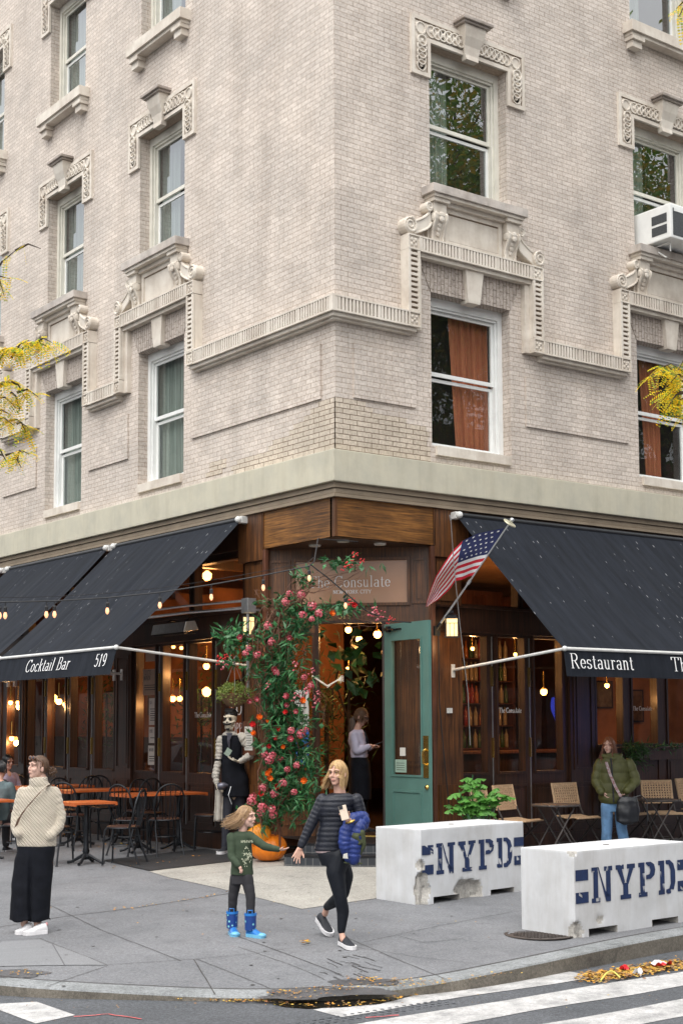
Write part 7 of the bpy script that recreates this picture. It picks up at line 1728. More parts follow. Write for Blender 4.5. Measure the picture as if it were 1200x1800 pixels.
def head(A, mb, c, yaw, s=1.0, tilt=0, female=True):
    """adds the head to body mb; returns the head matrix; face looks along -y before yaw"""
    R_ = Matrix.Rotation(yaw, 3, 'Z') @ Matrix.Rotation(tilt, 3, 'X'); c = Vector(c)
    def T(x, y, z): return c+R_ @ Vector((x*s, y*s, z*s))
    B = lambda p, r: mb.ball(T(*p), tuple(q*s for q in r), 0, 16, 12, R_)
    B((0, .012, .025), (.074, .092, .098)); B((0, -.022, -.035), (.058, .066, .068)); B((0, -.058, -.088), (.026, .024, .022)); B((0, -.035, -.07), (.045, .045, .035))
    for q in (-1, 1):
        B((q*.036, -.058, -.022), (.026, .026, .026)); B((q*.076, .012, -.008), (.010, .020, .031))
        mb.tube([T(q*.058, -.062, .034), T(q*.03, -.080, .042), T(q*.010, -.082, .034)], [.010*s, .012*s, .010*s], 8)
    mb.tube([T(0, -.078, .03), T(0, -.094, .005), T(0, -.102, -.018)], [.007*s, .009*s, .0105*s], 8); B((0, -.094, -.022), (.015, .011, .009))
    B((0, -.082, -.050), (.022, .012, .012))
    m2 = MB()
    for q in (-1, 1): m2.ball(T(q*.031, -.0805, .016), (.0105*s, .005*s, .0042*s), 0, 10, 6, R_)
    m3 = MB(); 
    for q in (-1, 1): m3.tube([T(q*.048, -.080, .036), T(q*.032, -.091, .042), T(q*.016, -.0925, .036)], [.0018*s, .0028*s, .0018*s], 5)
    m4 = MB(); m4.ball(T(0, -.0935, -.050), (.016*s, .005*s, .005*s), 0, 10, 6, R_); m4.ball(T(0, -.092, -.056), (.013*s, .005*s, .005*s), 0, 10, 6, R_)
    return T, R_, m2, m3, m4
def finish_face(A, ms, hairm):
    ms[0].build('eye', M['eye'], A, world=False, smooth=True); ms[1].build('eyebrow', hairm, A, world=False); ms[2].build('lips', M['lips'], A, world=False, smooth=True)
def hair(A, T, R_, s, mat, seed, n=300, L=.25, wind=(0, 0, 0), cut=-.045, back=0, rad=.0055, part=0, keep=None, cap=1.02):
    n = int(n*1.3); rad *= .72
    r = random.Random(seed); mb = MB(); inv = R_.transposed(); c0 = T(0, 0, 0)
    ex, ey, ez = .078*cap, .098*cap, .102*cap
    def E(u, v): return (ex*math.sin(u)*math.cos(v), .014+ey*math.sin(u)*math.sin(v), .028+ez*math.cos(u))
    NU, NV = 22, 32
    base = len(mb.v)
    for i in range(NU+1):
        for j in range(NV): mb.v.append(tuple(T(*E(PI*i/NU, 2*PI*j/NV))))
    def ok(p): return not ((p[1] < cut and p[2] < .078) or p[2] < -.045 or (p[1] < -.0 and p[2] < .0))
    for i in range(NU):
        for j in range(NV):
            if ok(E(PI*(i+.5)/NU, 2*PI*(j+.5)/NV)): mb.f.append((base+i*NV+j, base+i*NV+(j+1) % NV, base+(i+1)*NV+(j+1) % NV, base+(i+1)*NV+j)); mb.m.append(0)
    w_ = inv @ Vector(wind); down = inv @ Vector((0, 0, -1))
    for _ in range(n):
        u = math.acos(1-1.35*r.random()); v = 2*PI*r.random(); p = Vector(E(min(u, 1.9), v))
        if not ok(p): continue
        side = 1 if p.x > part else -1
        d = Vector((side*.22*(1 if p.z > .06 else .1), .2 if p.z > .06 else .05, -.5)); pts = []; K = 12; LL = L*r.uniform(.75, 1.1)+max(0, p.z)*1.1; q = p.copy()
        jt = Vector((r.gauss(0, .08), r.gauss(0, .08), 0))
        for k in range(K):
            pts.append(T(*q)); d = (d*.60+(down+w_*(.15+1.2*(k/K)**1.5)+jt)*.40).normalized() if k else d.normalized(); q = q+d*LL/K
            e = Vector((q.x/(ex*1.02), (q.y-.014)/(ey*1.02), (q.z-.028)/(ez*1.02)))
            if e.length < 1: e.normalize(); q = Vector((e.x*ex*1.02, .014+e.y*ey*1.02, .028+e.z*ez*1.02))
            if q.z < -.02 and q.y < .0 and abs(q.x) < .072 and not keep:      # stay clear of the face
                q.x = .074*(1 if q.x > 0 else -1)
        mb.tube(pts, [rad*s*(1-.55*k/K) for k in range(K)], 5)
    return mb.build('hair', mat, A, world=False, smooth=True, recalc=False)
def shoe(A, heel, toe, mats, s=1.0, name='shoe', h=.09, white=.03):
    heel, toe = Vector(heel), Vector(toe); d = (toe-heel).normalized(); L = (toe-heel).length; side = d.cross(Vector((0, 0, 1))).normalized(); upv = side.cross(d); mb = MB(); rings = []
    for t, w_, hh in ((0, .026, .06), (.06, .034, .085), (.22, .036, .092), (.4, .037, .080), (.6, .044, .056), (.8, .045, .042), (.93, .036, .034), (1.0, .015, .024)):
        c = heel+d*L*t; ring = []
        for k in range(14):
            a = 2*PI*k/14; ring.append(c+side*math.cos(a)*w_*s+upv*(max(0, .5+.5*math.sin(a))*hh*s*h/.09))
        rings.append(ring)
    mb.loft(rings); z0 = None
    m2 = MB(); R2 = []
    for t, w_ in ((0, .028), (.05, .038), (.4, .040), (.6, .048), (.8, .049), (.94, .038), (1.02, .014)):
        c = heel+d*L*t; R2.append([c-side*w_*s-upv*.004, c+side*w_*s-upv*.004, c+side*w_*s+upv*white*s, c-side*w_*s+upv*white*s])
    o = mb.build(name, mats[0], A, world=False, smooth=True); m2.loft(R2); m2.build('sole', mats[1], o, world=False); return o
def person(px, py, depth, label, rz=-YAW, z=None, group=None):
    g = at(px, depth, py); zz = ground(g.x, g.y) if z is None else z
    # re-solve so that the feet stand on the pavement under the pixel column
    A = empty('person', (g.x, g.y, zz), rz, label, 'person', group); return A
def fab(name, col, **k): return pm(name, col, k.pop('rough', .85), k.pop('var', .12), k.pop('scale', 12), **k)

# ---- woman in cream sweater
S_ = 185.4; PX = lambda x, y: ((x-62)/S_, (1637-y)/S_)
W1 = person(62, 1637, 13.63, 'woman in chunky cream turtleneck sweater and wide black trousers, hands in pockets')
mb = MB(); hx, hz = PX(63, 1349); T, R_, *fc = head(W1, mb, (hx, 0, hz), -.85, .93, -.12)
limb(mb, [(hx+.03, .03, hz-.09), (hx+.035, .035, hz-.2)], [.05, .055]); 
def P3(x, y, d=0): a, b = PX(x, y); return (a, d, b)
limb(mb, [P3(66, 1400, .03), P3(62, 1480, .02)], [.09, .10]); limb(mb, [P3(52, 1485, .02), P3(45, 1560, .02), P3(42, 1622, .02)], [.085, .055, .035]); limb(mb, [P3(70, 1485, .0), P3(68, 1560, 0), P3(66, 1622, 0)], [.085, .055, .035])
limb(mb, [P3(91, 1394, .02), P3(102, 1440, .02), P3(88, 1470, -.06)], [.035, .03, .022]); limb(mb, [P3(37, 1394, .02), P3(28, 1438, .0), P3(34, 1462, -.08)], [.035, .03, .022])
hand(mb, P3(86, 1472, -.03), (-.6, .5, -1), (-1, 0, 0), (0, -1, 0), .4); hand(mb, P3(35, 1464, -.04), (.5, .5, -1), (1, 0, 0), (0, -1, 0), .4)
remesh(mb, 'body', M['skin2'], W1, .006, 2); finish_face(W1, fc, M['brownhair'])
def knit_mat():
    m, n, l, b = nodes('cream_knit'); tc = n.new('ShaderNodeTexCoord'); mp = n.new('ShaderNodeMapping'); mp.inputs['Rotation'].default_value = (0, .75, 0); l.new(tc.outputs['Object'], mp.inputs[0])
    w1 = n.new('ShaderNodeTexWave'); w1.inputs['Scale'].default_value = 13; w1.bands_direction = 'X'; w1.inputs['Distortion'].default_value = .6; l.new(mp.outputs[0], w1.inputs[0]); w2 = n.new('ShaderNodeTexWave'); w2.inputs['Scale'].default_value = 22; w2.bands_direction = 'Z'; l.new(mp.outputs[0], w2.inputs[0])
    h = math_node(n, l, 'MULTIPLY', w1.outputs['Fac'], w2.outputs['Fac']); r = ramp(n, [(0, (.50, .43, .34)), (.5, (.66, .60, .50))]); l.new(h, r.inputs[0]); l.new(r.outputs[0], b.inputs['Base Color']); b.inputs['Roughness'].default_value = .9; add_bump(n, l, b, h, .8, .012); b.inputs['Sheen Weight'].default_value = .2; return m
M['knit'] = knit_mat()
mb = MB(); tx = lambda y: (1637-y)/S_
torso(mb, [(tx(1486), .0, .02, .185, .125), (tx(1470), .0, .02, .19, .13), (tx(1430), .01, .02, .185, .125), (tx(1400), .02, .02, .18, .115), (tx(1386), .025, .02, .155, .10), (tx(1377), .03, .02, .09, .075)])
limb(mb, [P3(92, 1392, .02), P3(104, 1435, .03), P3(101, 1452, .0), P3(88, 1468, -.07)], [.060, .052, .050, .046], puff=(.06, .008)); limb(mb, [P3(36, 1392, .02), P3(27, 1432, .0), P3(26, 1450, -.03), P3(34, 1463, -.09)], [.058, .050, .049, .045], puff=(.06, .008))
torso(mb, [(tx(1384), .028, .015, .095, .085), (tx(1376), .02, .01, .092, .088), (tx(1370), .012, .008, .088, .085), (tx(1364), .02, .012, .078, .075)], cap=True)
remesh(mb, 'sweater', M['knit'], W1, .009, 4, post=lambda c, n: c+n*.006*mnoise.noise(c*14))
mb = MB()
torso(mb, [(tx(1615), -.06, .03, .195, .14), (tx(1560), -.045, .02, .190, .135), (tx(1520), -.025, .02, .185, .13), (tx(1484), .0, .02, .175, .125)])
M['blackcloth'] = fab('black_crepe', (.006, .007, .011), var=.3, spec=.2)
o = remesh(mb, 'trousers', M['blackcloth'], W1, .01, 2, post=lambda c, n: c+n*(.014*math.sin(c.x*34+c.z*3)*min(1, max(0, (.85-c.z))) + .006*mnoise.noise(c*9)) - Vector((0, .05*max(0, 1-abs(c.x+.03)/.03)*max(0, min(1, (.8-c.z)*3)), 0))*(-1 if n.y < 0 else 0))
M['whiteshoe'] = fab('white_leather', (.70, .69, .70), rough=.45, var=.08); M['pinktrim'] = fab('pink_trim', (.60, .30, .30))
shoe(W1, (P3(52, 1636, .02)[0]+.03, .0, .0), (P3(30, 1636)[0], -.06, .0), [M['whiteshoe'], M['whiteshoe']], 1.0, h=.10); s2 = shoe(W1, (P3(84, 1636)[0], -.02, .0), (P3(45, 1638)[0]+.01, -.12, .0), [M['whiteshoe'], M['whiteshoe']], 1.02, h=.10)
mb = MB(); c = P3(85, 1622); mb.ball((c[0]-.01, -.02, .085), (.014, .025, .02), 0, 8, 6); 
for k in range(3): mb.tube([(P3(60+k*5, 1625)[0], -.105+k*.008, .05), (P3(56+k*5, 1632)[0], -.125+k*.01, .022)], .004, 4)
mb.build('pink_tab', M['pinktrim'], s2, world=False)
hair(W1, T, R_, .93, M['brownhair'], 31, 60, .02, (.0, .0, .0), -.012, rad=.0055, keep=True, cap=1.04)
mb = MB(); bc = Vector(P3(84, 1355, .06)); rr = random.Random(4)
for _ in range(50):
    d = rdir(rr); e = rdir(rr); mb.tube([bc+d*.03, bc+(d+e).normalized()*.05, bc+e*.045+Vector((.015, 0, -.02*rr.random()))], .005, 4)
mb.build('hair_bun', M['brownhair'], W1, world=False, smooth=True)
M['strapbrown'] = fab('brown_strap', (.13, .075, .05)); mb = MB(); pts = [Vector(P3(x, y, d)) for x, y, d in ((88, 1378, .04), (83, 1380, -.09), (72, 1391, -.125), (58, 1407, -.125), (46, 1421, -.125), (36, 1436, -.115), (30, 1450, -.10))]
for a, b in zip(pts, pts[1:]): mb.hexa([a+Vector((-.016, 0, -.012)), a+Vector((.016, 0, .012)), b+Vector((.016, 0, .012)), b+Vector((-.016, 0, -.012)), a+Vector((-.016, -.006, -.012)), a+Vector((.016, -.006, .012)), b+Vector((.016, -.006, .012)), b+Vector((-.016, -.006, -.012))])
mb.build('bag_strap', M['strapbrown'], W1, world=False)
mb = MB(); M['lens'] = pm('dark_lens', (.05, .04, .05), .1, .1, 5, coat=.5); 
for q in (-1, 1): mb.ball(T(q*.032, -.078, .098), (.026, .012, .020), 0, 12, 8, R_)
sg = mb.build('sunglasses', M['lens'], W1, world=False, smooth=True); mb = MB()
for q in (-1, 1): mb.tube([T(q*.058, -.075, .10), T(q*.084, -.0, .06), T(q*.082, .02, .02)], .004, 5); mb.tube([T(q*.032+.028*math.cos(a), -.084, .098+.022*math.sin(a)) for a in [2*PI*k/14 for k in range(15)]], .0035, 5)
M['tortoise'] = pm('tortoise_frame', (.20, .10, .06), .3, .4, 60); mb.build('frame', M['tortoise'], sg, world=False); mb = MB(); mb.ball(T(-.080, .0, -.045), .006); mb.build('earring', M['whitemetal'], W1, world=False)

# ---- woman walking with black quilted jacket
S2_ = 198.8
def Q3(x, y, d=0): return ((x-590)/S2_, d, (1662-y)/S2_)
W2 = person(590, 1660, 12.72, 'blond woman walking in black quilted jacket and leggings, holding a phone')
mb = MB(); hc = Q3(594, 1359, 0); T, R_, *fc = head(W2, mb, hc, -.50, .93, .02)
limb(mb, [(hc[0]+.01, .02, hc[2]-.08), Q3(599, 1400, .03)], [.048, .058]); limb(mb, [Q3(599, 1415, .03), Q3(589, 1490, .03)], [.075, .08])
limb(mb, [Q3(565, 1404, .02), Q3(545, 1450, .0), Q3(528, 1490, -.02)], [.042, .034, .024]); hand(mb, Q3(528, 1489, -.02), (-.42, -.25, -1), (.3, -.9, 0), (1, -.2, 0), .18, 1.0, .22)
limb(mb, [Q3(629, 1405, .02), Q3(640, 1452, .0), Q3(612, 1438, -.20)], [.042, .036, .024]); hand(mb, Q3(612, 1437, -.21), (-.45, -.15, .75), (-.3, -.8, -.1), (.6, 0, .7), .75, .98, .05)
limb(mb, [Q3(597, 1500, .0), Q3(598, 1573, -.03), Q3(600, 1636, .0), Q3(603, 1648, -.02)], [.06, .030, .024, .03]); limb(mb, [Q3(592, 1508, .06), Q3(603, 1572, .15), Q3(586, 1592, .34), Q3(573, 1606, .52), Q3(570, 1618, .56)], [.06, .034, .03, .027, .03])
remesh(mb, 'body', M['skin'], W2, .006, 2); finish_face(W2, fc, M['blond'])
def puffer(name, col): return pm(name, col, .42, .25, 18, .35, 55, spec=.35)
M['blackpuff'] = puffer('black_quilted_nylon', (.012, .014, .022)); M['bluepuff'] = puffer('blue_quilted_nylon', (.018, .035, .16)); M['olivepuff'] = pm('olive_quilted_cloth', (.075, .078, .022), .6, .2, 16, .15, 60); M['oliveline'] = pm('dark_green_lining', (.045, .055, .022), .8, .2, 20)
zz = lambda y: (1662-y)/S2_
mb = MB(); torso(mb, [(zz(1494), -.055, .03, .135, .105), (zz(1470), -.03, .03, .135, .105), (zz(1445), -.01, .03, .13, .10), (zz(1420), .0, .03, .155, .11), (zz(1406), .02, .03, .165, .105), (zz(1398), .035, .03, .135, .09), (zz(1393), .045, .03, .075, .07)], puff=(.044, .008))
limb(mb, [Q3(568, 1404, .02), Q3(547, 1448, .0), Q3(530, 1484, -.02)], [.055, .048, .036], puff=(.04, .007)); limb(mb, [Q3(628, 1404, .02), Q3(641, 1450, .02), Q3(622, 1444, -.14)], [.055, .050, .042], puff=(.04, .007))
remesh(mb, 'jacket', M['blackpuff'], W2, .0065, 1)
M['pinkshirt'] = fab('pale_pink_shirt', (.52, .40, .40)); mb = MB(); torso(mb, [(zz(1498), -.05, .03, .128, .10), (zz(1480), -.04, .03, .125, .098)]); torso(mb, [(zz(1404), .032, .0, .05, .05), (zz(1394), .042, .012, .052, .05)]); remesh(mb, 'shirt', M['pinkshirt'], W2, .008, 2)
mb = MB(); torso(mb, [(zz(1520), -.0, .03, .13, .11), (zz(1500), -.03, .03, .132, .108), (zz(1490), -.04, .03, .12, .095)])
limb(mb, [Q3(597, 1505, .0), Q3(590, 1530, -.02), Q3(598, 1573, -.03), Q3(603, 1600, .0), Q3(600, 1633, .0)], [.098, .088, .060, .057, .037]); limb(mb, [Q3(594, 1508, .05), Q3(606, 1540, .09), Q3(603, 1572, .15), Q3(586, 1592, .34), Q3(574, 1604, .50)], [.095, .082, .058, .054, .038])
M['legging'] = fab('black_leggings', (.007, .009, .014), rough=.6, var=.2, spec=.25); remesh(mb, 'leggings', M['legging'], W2, .008, 3)
M['blackshoe'] = fab('black_mesh_shoe', (.014, .016, .022), rough=.7); 
shoe(W2, (Q3(599, 1)[0], .06, .02), (Q3(617, 1)[0]+.02, -.16, .0), [M['blackshoe'], M['whiteshoe']], 1.0); shoe(W2, (Q3(561, 1)[0]-.02, .68, .15), (Q3(580, 1)[0], .47, .03), [M['blackshoe'], M['whiteshoe']], 1.05)
hair(W2, T, R_, .93, M['blond'], 8, 340, .17, (-.8, .25, 0), -.03, rad=.0055)
PH = empty('phone', tuple(Vector(W2.location)), -YAW, 'pale gold smartphone held up in the hand of the walking woman', 'phone'); mb = MB(); pc = Vector(Q3(605, 1424, -.27)); RM = Matrix.Rotation(-.25, 3, 'Y') @ Matrix.Rotation(-.15, 3, 'X')
def TP(x, y, z): return pc+RM @ Vector((x, y, z))
mb.box((-.034, -.005, -.066), (.034, .005, .062), 0, TP); M['phonecase'] = pm('phone_case', (.60, .50, .40), .3, .05, 10, metal=.3); mb.build('case', M['phonecase'], PH, world=False, bevel=.003); mb = MB(); mb.box((-.032, -.009, .030), (.002, -.005, .064), 0, TP)
for q in ((-.022, .055), (-.022, .04), (-.008, .048)): mb.ball(TP(q[0], -.010, q[1]), .005)
mb.build('camera_bump', M['blackshoe'], PH, world=False)
mb = MB(); c = Vector(Q3(616, 1441, -.185)); mb.tube([c+Vector((.034*math.cos(a), .01*math.sin(a)*0+.03*math.sin(a), .012*math.cos(a))) for a in [2*PI*k/16 for k in range(17)]], .011, 6); mb.build('watch_band', M['brass'], W2, world=False, smooth=True)
# blue jacket hanging over her arm
BJ = empty('folded_jacket', tuple(Vector(W2.location)), -YAW, 'child-size blue quilted jacket with green lining draped over the walking woman\'s arm', 'jacket')
mb = MB(); limb(mb, [Q3(640, 1432, -.06), Q3(622, 1436, -.12), Q3(611, 1450, -.16), Q3(606, 1475, -.17), Q3(608, 1490, -.17)], [.04, .052, .05, .055, .045], puff=(.042, .013)); limb(mb, [Q3(642, 1434, -.03), Q3(632, 1450, -.13), Q3(624, 1475, -.15), Q3(622, 1506, -.14)], [.04, .055, .062, .058], puff=(.042, .013)); limb(mb, [Q3(630, 1436, -.08), Q3(645, 1438, -.08), Q3(644, 1452, -.08)], [.045, .035, .02], puff=(.04, .008))
limb(mb, [Q3(603, 1455, -.17), Q3(603, 1480, -.18), Q3(613, 1505, -.15)], [.03, .04, .04], puff=(.042, .01))
remesh(mb, 'shell', M['bluepuff'], BJ, .0065, 1); mb = MB(); limb(mb, [Q3(634, 1458, -.17), Q3(623, 1466, -.20), Q3(632, 1478, -.19)], [.02, .038, .02], flat=.5); limb(mb, [Q3(636, 1460, -.17), Q3(640, 1482, -.16), Q3(632, 1500, -.15)], [.03, .022, .012]); limb(mb, [Q3(606, 1512, -.16), Q3(636, 1514, -.15)], [.009, .009]); remesh(mb, 'lining', M['oliveline'], BJ, .0065, 1)
mb = MB(); mb.hexa([Q3(604, 1496, -.24), Q3(611, 1494, -.24), Q3(612, 1504, -.235), Q3(603, 1503, -.235), Q3(604, 1496, -.242), Q3(611, 1494, -.242), Q3(612, 1504, -.237), Q3(603, 1503, -.237)]); mb.build('care_label', M['paper'], BJ, world=False)

# ---- child
S3 = 190.0
def C3(x, y, d=0): return ((x-428)/S3, d, (1646-y)/S3)
W3 = person(428, 1644, 13.3, 'child with flying light brown hair in green shirt and blue rain boots')
mb = MB(); hc = C3(433, 1440, 0); T, R_, *fc = head(W3, mb, hc, 1.22, .85, -.02)
limb(mb, [(hc[0]-.02, .01, hc[2]-.07), C3(425, 1468, .01)], [.036, .042]); limb(mb, [C3(424, 1484, .01), C3(424, 1540, .01)], [.05, .045])
limb(mb, [C3(440, 1470, -.02), C3(466, 1490, -.06), C3(490, 1496, -.06)], [.026, .022, .018]); hand(mb, C3(490, 1496, -.06), (1, 0, .05), (0, .3, 1), (0, 0, 1), .25, .72, .22)
limb(mb, [C3(405, 1473, -.03), C3(409, 1510, -.06), C3(424, 1526, -.12)], [.026, .022, .016]); hand(mb, C3(424, 1526, -.12), (.25, -.2, -.9), (-.2, .3, -.8), (.6, -.5, .3), .95, .48, .02)
limb(mb, [C3(416, 1548, .03), C3(409, 1578, .05), C3(407, 1615, .08)], [.036, .03, .026]); limb(mb, [C3(433, 1548, .0), C3(441, 1576, -.05), C3(441, 1615, -.06)], [.036, .03, .026])
remesh(mb, 'body', M['skin2'], W3, .005, 2); finish_face(W3, fc, M['childhair'])
M['greenshirt'] = fab('dark_green_jersey', (.035, .055, .030), var=.12); z3 = lambda y: (1646-y)/S3
mb = MB(); torso(mb, [(z3(1540), -.015, .01, .105, .085), (z3(1520), -.015, .01, .10, .08), (z3(1490), -.018, .01, .095, .075), (z3(1472), -.022, .01, .095, .068), (z3(1464), -.022, .01, .06, .05)])
limb(mb, [C3(438, 1472, -.01), C3(466, 1490, -.06), C3(489, 1495, -.06)], [.046, .038, .028], puff=(.05, .003)); limb(mb, [C3(407, 1474, -.02), C3(408, 1508, -.06), C3(420, 1521, -.11)], [.046, .038, .030], puff=(.05, .003))
remesh(mb, 'shirt', M['greenshirt'], W3, .007, 2, post=lambda c, n: c+n*.004*mnoise.noise(c*16))
# printed front: a pale block of lettering above a rough pale shape
M['print'] = fab('faded_print_ink', (.50, .52, .38)); mb = MB(); rr = random.Random(9)
def TS(u, v): x = .035+(u-.5)*.115; return (x, -.106+.10*abs(x-.02), z3(1500)-.005+(v-.5)*.27)
def sdot(u, v, a, b): mb.face([Vector(TS(u-a, v-b)), Vector(TS(u+a, v-b)), Vector(TS(u+a, v+b)), Vector(TS(u-a, v+b))])
write(mb, 'WENDREW', lambda u, d, z: Vector(TS(u, z))+Vector((0, -.002, 0)), .03, .84, 0, .10, 1.55, .30) if False else None
for k in range(7): sdot(.08+k*.14, .90, .02, .045); sdot(.12+k*.14, .90+.03*(k % 2)-.015, .045, .012)
for _ in range(120):
    a = rr.random()*6.28; r0 = math.sqrt(rr.random()); u, v = .5+.40*r0*math.cos(a)*(1-.2*math.sin(a)), .38+.34*r0*math.sin(a)
    if mnoise.noise(Vector((u*6, v*8, 2))) > -.12: sdot(u, v, rr.uniform(.015, .035), rr.uniform(.012, .025))
sh = mb.build('print', M['print'], W3, world=False, recalc=False)
M['blackpants'] = fab('faded_black_trousers', (.022, .021, .025), var=.2)
mb = MB(); torso(mb, [(z3(1556), -.015, .01, .095, .08), (z3(1537), -.015, .01, .092, .075)]); limb(mb, [C3(415, 1545, .02), C3(409, 1578, .04), C3(407, 1613, .08)], [.060, .046, .038], puff=(.07, .003)); limb(mb, [C3(434, 1545, -.02), C3(441, 1576, -.05), C3(441, 1613, -.06)], [.060, .046, .038], puff=(.07, .003)); remesh(mb, 'trousers', M['blackpants'], W3, .007, 2)
def boot_mat():
    m, n, l, b = nodes('blue_patterned_rubber'); tc = n.new('ShaderNodeTexCoord'); v = n.new('ShaderNodeTexVoronoi'); v.inputs['Scale'].default_value = 26; l.new(tc.outputs['Object'], v.inputs[0]); r = ramp(n, [(.0, (.25, .62, .60)), (.26, (.20, .50, .55)), (.30, (.012, .05, .22))]); r.color_ramp.interpolation = 'LINEAR'; l.new(v.outputs['Distance'], r.inputs[0]); l.new(r.outputs[0], b.inputs['Base Color']); b.inputs['Roughness'].default_value = .3; return m
M['bootprint'] = boot_mat(); M['bootblue'] = pm('bright_blue_rubber', (.02, .17, .52), .3, .1, 10); M['bootpale'] = pm('pale_blue_rubber', (.16, .45, .66), .3, .1, 10)
for (x, d, tx_, td) in ((407, .08, 416, -.06), (441, -.06, 466, -.14)):
    a = Vector(C3(x, 1646, d)); mb = MB(); a.z = .0; mb.tube([a+Vector((0, 0, .06)), a+Vector((0, 0, .20))], [.052, .055], 16); o = mb.build('boot', M['bootprint'], W3, world=False, smooth=True, angle=60)
    mb = MB(); mb.tube([a+Vector((0, 0, .192)), a+Vector((0, 0, .214))], .058, 16); mb.build('boot_rim', M['bootblue'], o, world=False, smooth=True, angle=60)
    t_ = Vector(((tx_-428)/S3, td, 0)); q = shoe(o, a+Vector((-.03*(1 if tx_ > x+12 else .3), .03, 0)), t_, [M['bootblue'], M['bootpale']], .92, 'boot_foot', .10, .03); mb = MB(); mb.tube([a+Vector((-.02, -.05, .21)), a+Vector((-.02, -.055, .245)), a+Vector((.02, -.055, .245)), a+Vector((.02, -.05, .21))], .006, 5); mb.build('pull_loop', M['bootblue'], o, world=False)
    mb = MB(); mb.ball(t_+(a-t_).normalized()*.03+Vector((0, 0, .018)), (.045, .04, .026), 0, 12, 8); mb.build('toe_cap', M['bootpale'], o, world=False, smooth=True)
hair(W3, T, R_, .86, M['childhair'], 14, 300, .19, (-2.2, .3, .5), -.02, rad=.0052)

# ---- woman in green coat
S4 = 125.0
def D3(x, y, d=0): return ((x-1080)/S4, d, (1498-y)/S4)
W4 = empty('person', (4.06, -1.0, ground(4.06, -1.0)), -YAW, 'woman with long auburn hair in olive green puffer coat and jeans', 'person')
mb = MB(); hc = D3(1073, 1311, 0); T, R_, *fc = head(W4, mb, hc, -.45, .94, .05)
limb(mb, [(hc[0]+.01, .02, hc[2]-.08), D3(1078, 1335, .03)], [.045, .055]); limb(mb, [D3(1080, 1350, .03), D3(1080, 1405, .03)], [.12, .13]); limb(mb, [D3(1055, 1340, .02), D3(1050, 1375, 0), D3(1058, 1392, -.08)], [.042, .036, .026]); limb(mb, [D3(1110, 1340, .02), D3(1118, 1375, 0), D3(1103, 1388, -.10)], [.042, .036, .026])
hand(mb, D3(1058, 1390, -.08), (.5, -.1, -.8), (1, 0, 0), (0, -1, 0), .5); hand(mb, D3(1103, 1387, -.10), (-.6, -.1, -.7), (-1, 0, 0), (0, -1, 0), .5)
limb(mb, [D3(1070, 1410, .0), D3(1067, 1455, .0), D3(1066, 1492, .02)], [.07, .045, .03]); limb(mb, [D3(1090, 1410, .02), D3(1093, 1455, .02), D3(1100, 1492, .05)], [.07, .045, .03]); remesh(mb, 'body', M['skin2'], W4, .006, 2); finish_face(W4, fc, M['brownhair'])
z4 = lambda y: (1498-y)/S4
mb = MB(); torso(mb, [(z4(1411), .01, .02, .185, .14), (z4(1402), .0, .02, .205, .15), (z4(1380), .0, .02, .21, .15), (z4(1355), .0, .02, .205, .145), (z4(1340), .01, .02, .20, .13), (z4(1330), .0, .02, .13, .105), (z4(1324), -.02, .015, .092, .09)], puff=(.14, .012)); limb(mb, [D3(1057, 1342, .02), D3(1049, 1372, .0), D3(1056, 1390, -.10)], [.075, .068, .055], puff=(.12, .012)); limb(mb, [D3(1108, 1342, .02), D3(1119, 1372, .0), D3(1100, 1388, -.14)], [.078, .072, .058], puff=(.12, .012))
limb(mb, [D3(1062, 1328, -.02), D3(1078, 1334, -.09), D3(1094, 1328, -.0)], [.03, .035, .03]); remesh(mb, 'coat', M['olivepuff'], W4, .0085, 1)
mb = MB(); mb.tube([D3(1073, 1332, -.135), D3(1074, 1345, -.142), D3(1075, 1370, -.158), D3(1076, 1408, -.155)], .010, 5); mb.build('zip', M['blackshoe'], W4, world=False)
M['denim'] = fab('light_blue_denim', (.12, .24, .42), var=.3, scale=9); mb = MB(); torso(mb, [(z4(1425), .0, .02, .16, .11), (z4(1405), .0, .02, .16, .11)]); limb(mb, [D3(1068, 1415, .0), D3(1067, 1455, .0), D3(1065, 1490, .02)], [.09, .075, .072]); limb(mb, [D3(1091, 1415, .02), D3(1093, 1455, .02), D3(1100, 1490, .05)], [.09, .075, .072]); remesh(mb, 'jeans', M['denim'], W4, .009, 2)
shoe(W4, (D3(1065, 1)[0]+.0, .06, 0), (D3(1063, 1)[0], -.16, 0), [M['blackshoe'], M['whiteshoe']]); shoe(W4, (D3(1100, 1)[0], .08, 0), (D3(1104, 1)[0], -.14, 0), [M['blackshoe'], M['whiteshoe']])
hair(W4, T, R_, .94, M['auburn'], 18, 460, .36, (-.30, .0, 0), -.035, rad=.006)
HBG = empty('shoulder_bag', (4.06, -1.0, ground(4.06, -1.0)), -YAW, 'slouchy black leather bag on a striped strap worn by the woman in the green coat', 'bag'); M['leather'] = pm('black_leather', (.012, .014, .018), .35, .3, 14, .3, 30)
mb = MB(); torso(mb, [(z4(1446), .14, -.20, .07, .05), (z4(1440), .14, -.20, .15, .075), (z4(1425), .15, -.20, .165, .085), (z4(1408), .15, -.20, .15, .07), (z4(1398), .16, -.20, .12, .045)]); remesh(mb, 'bag', M['leather'], HBG, .009, 1, post=lambda c, n: c+n*.014*mnoise.noise(c*11))
mb = MB(); P_ = [Vector(D3(x, y, d)) for x, y, d in ((1070, 1336, .06), (1065, 1340, -.15), (1070, 1360, -.185), (1078, 1380, -.20), (1087, 1398, -.22))]
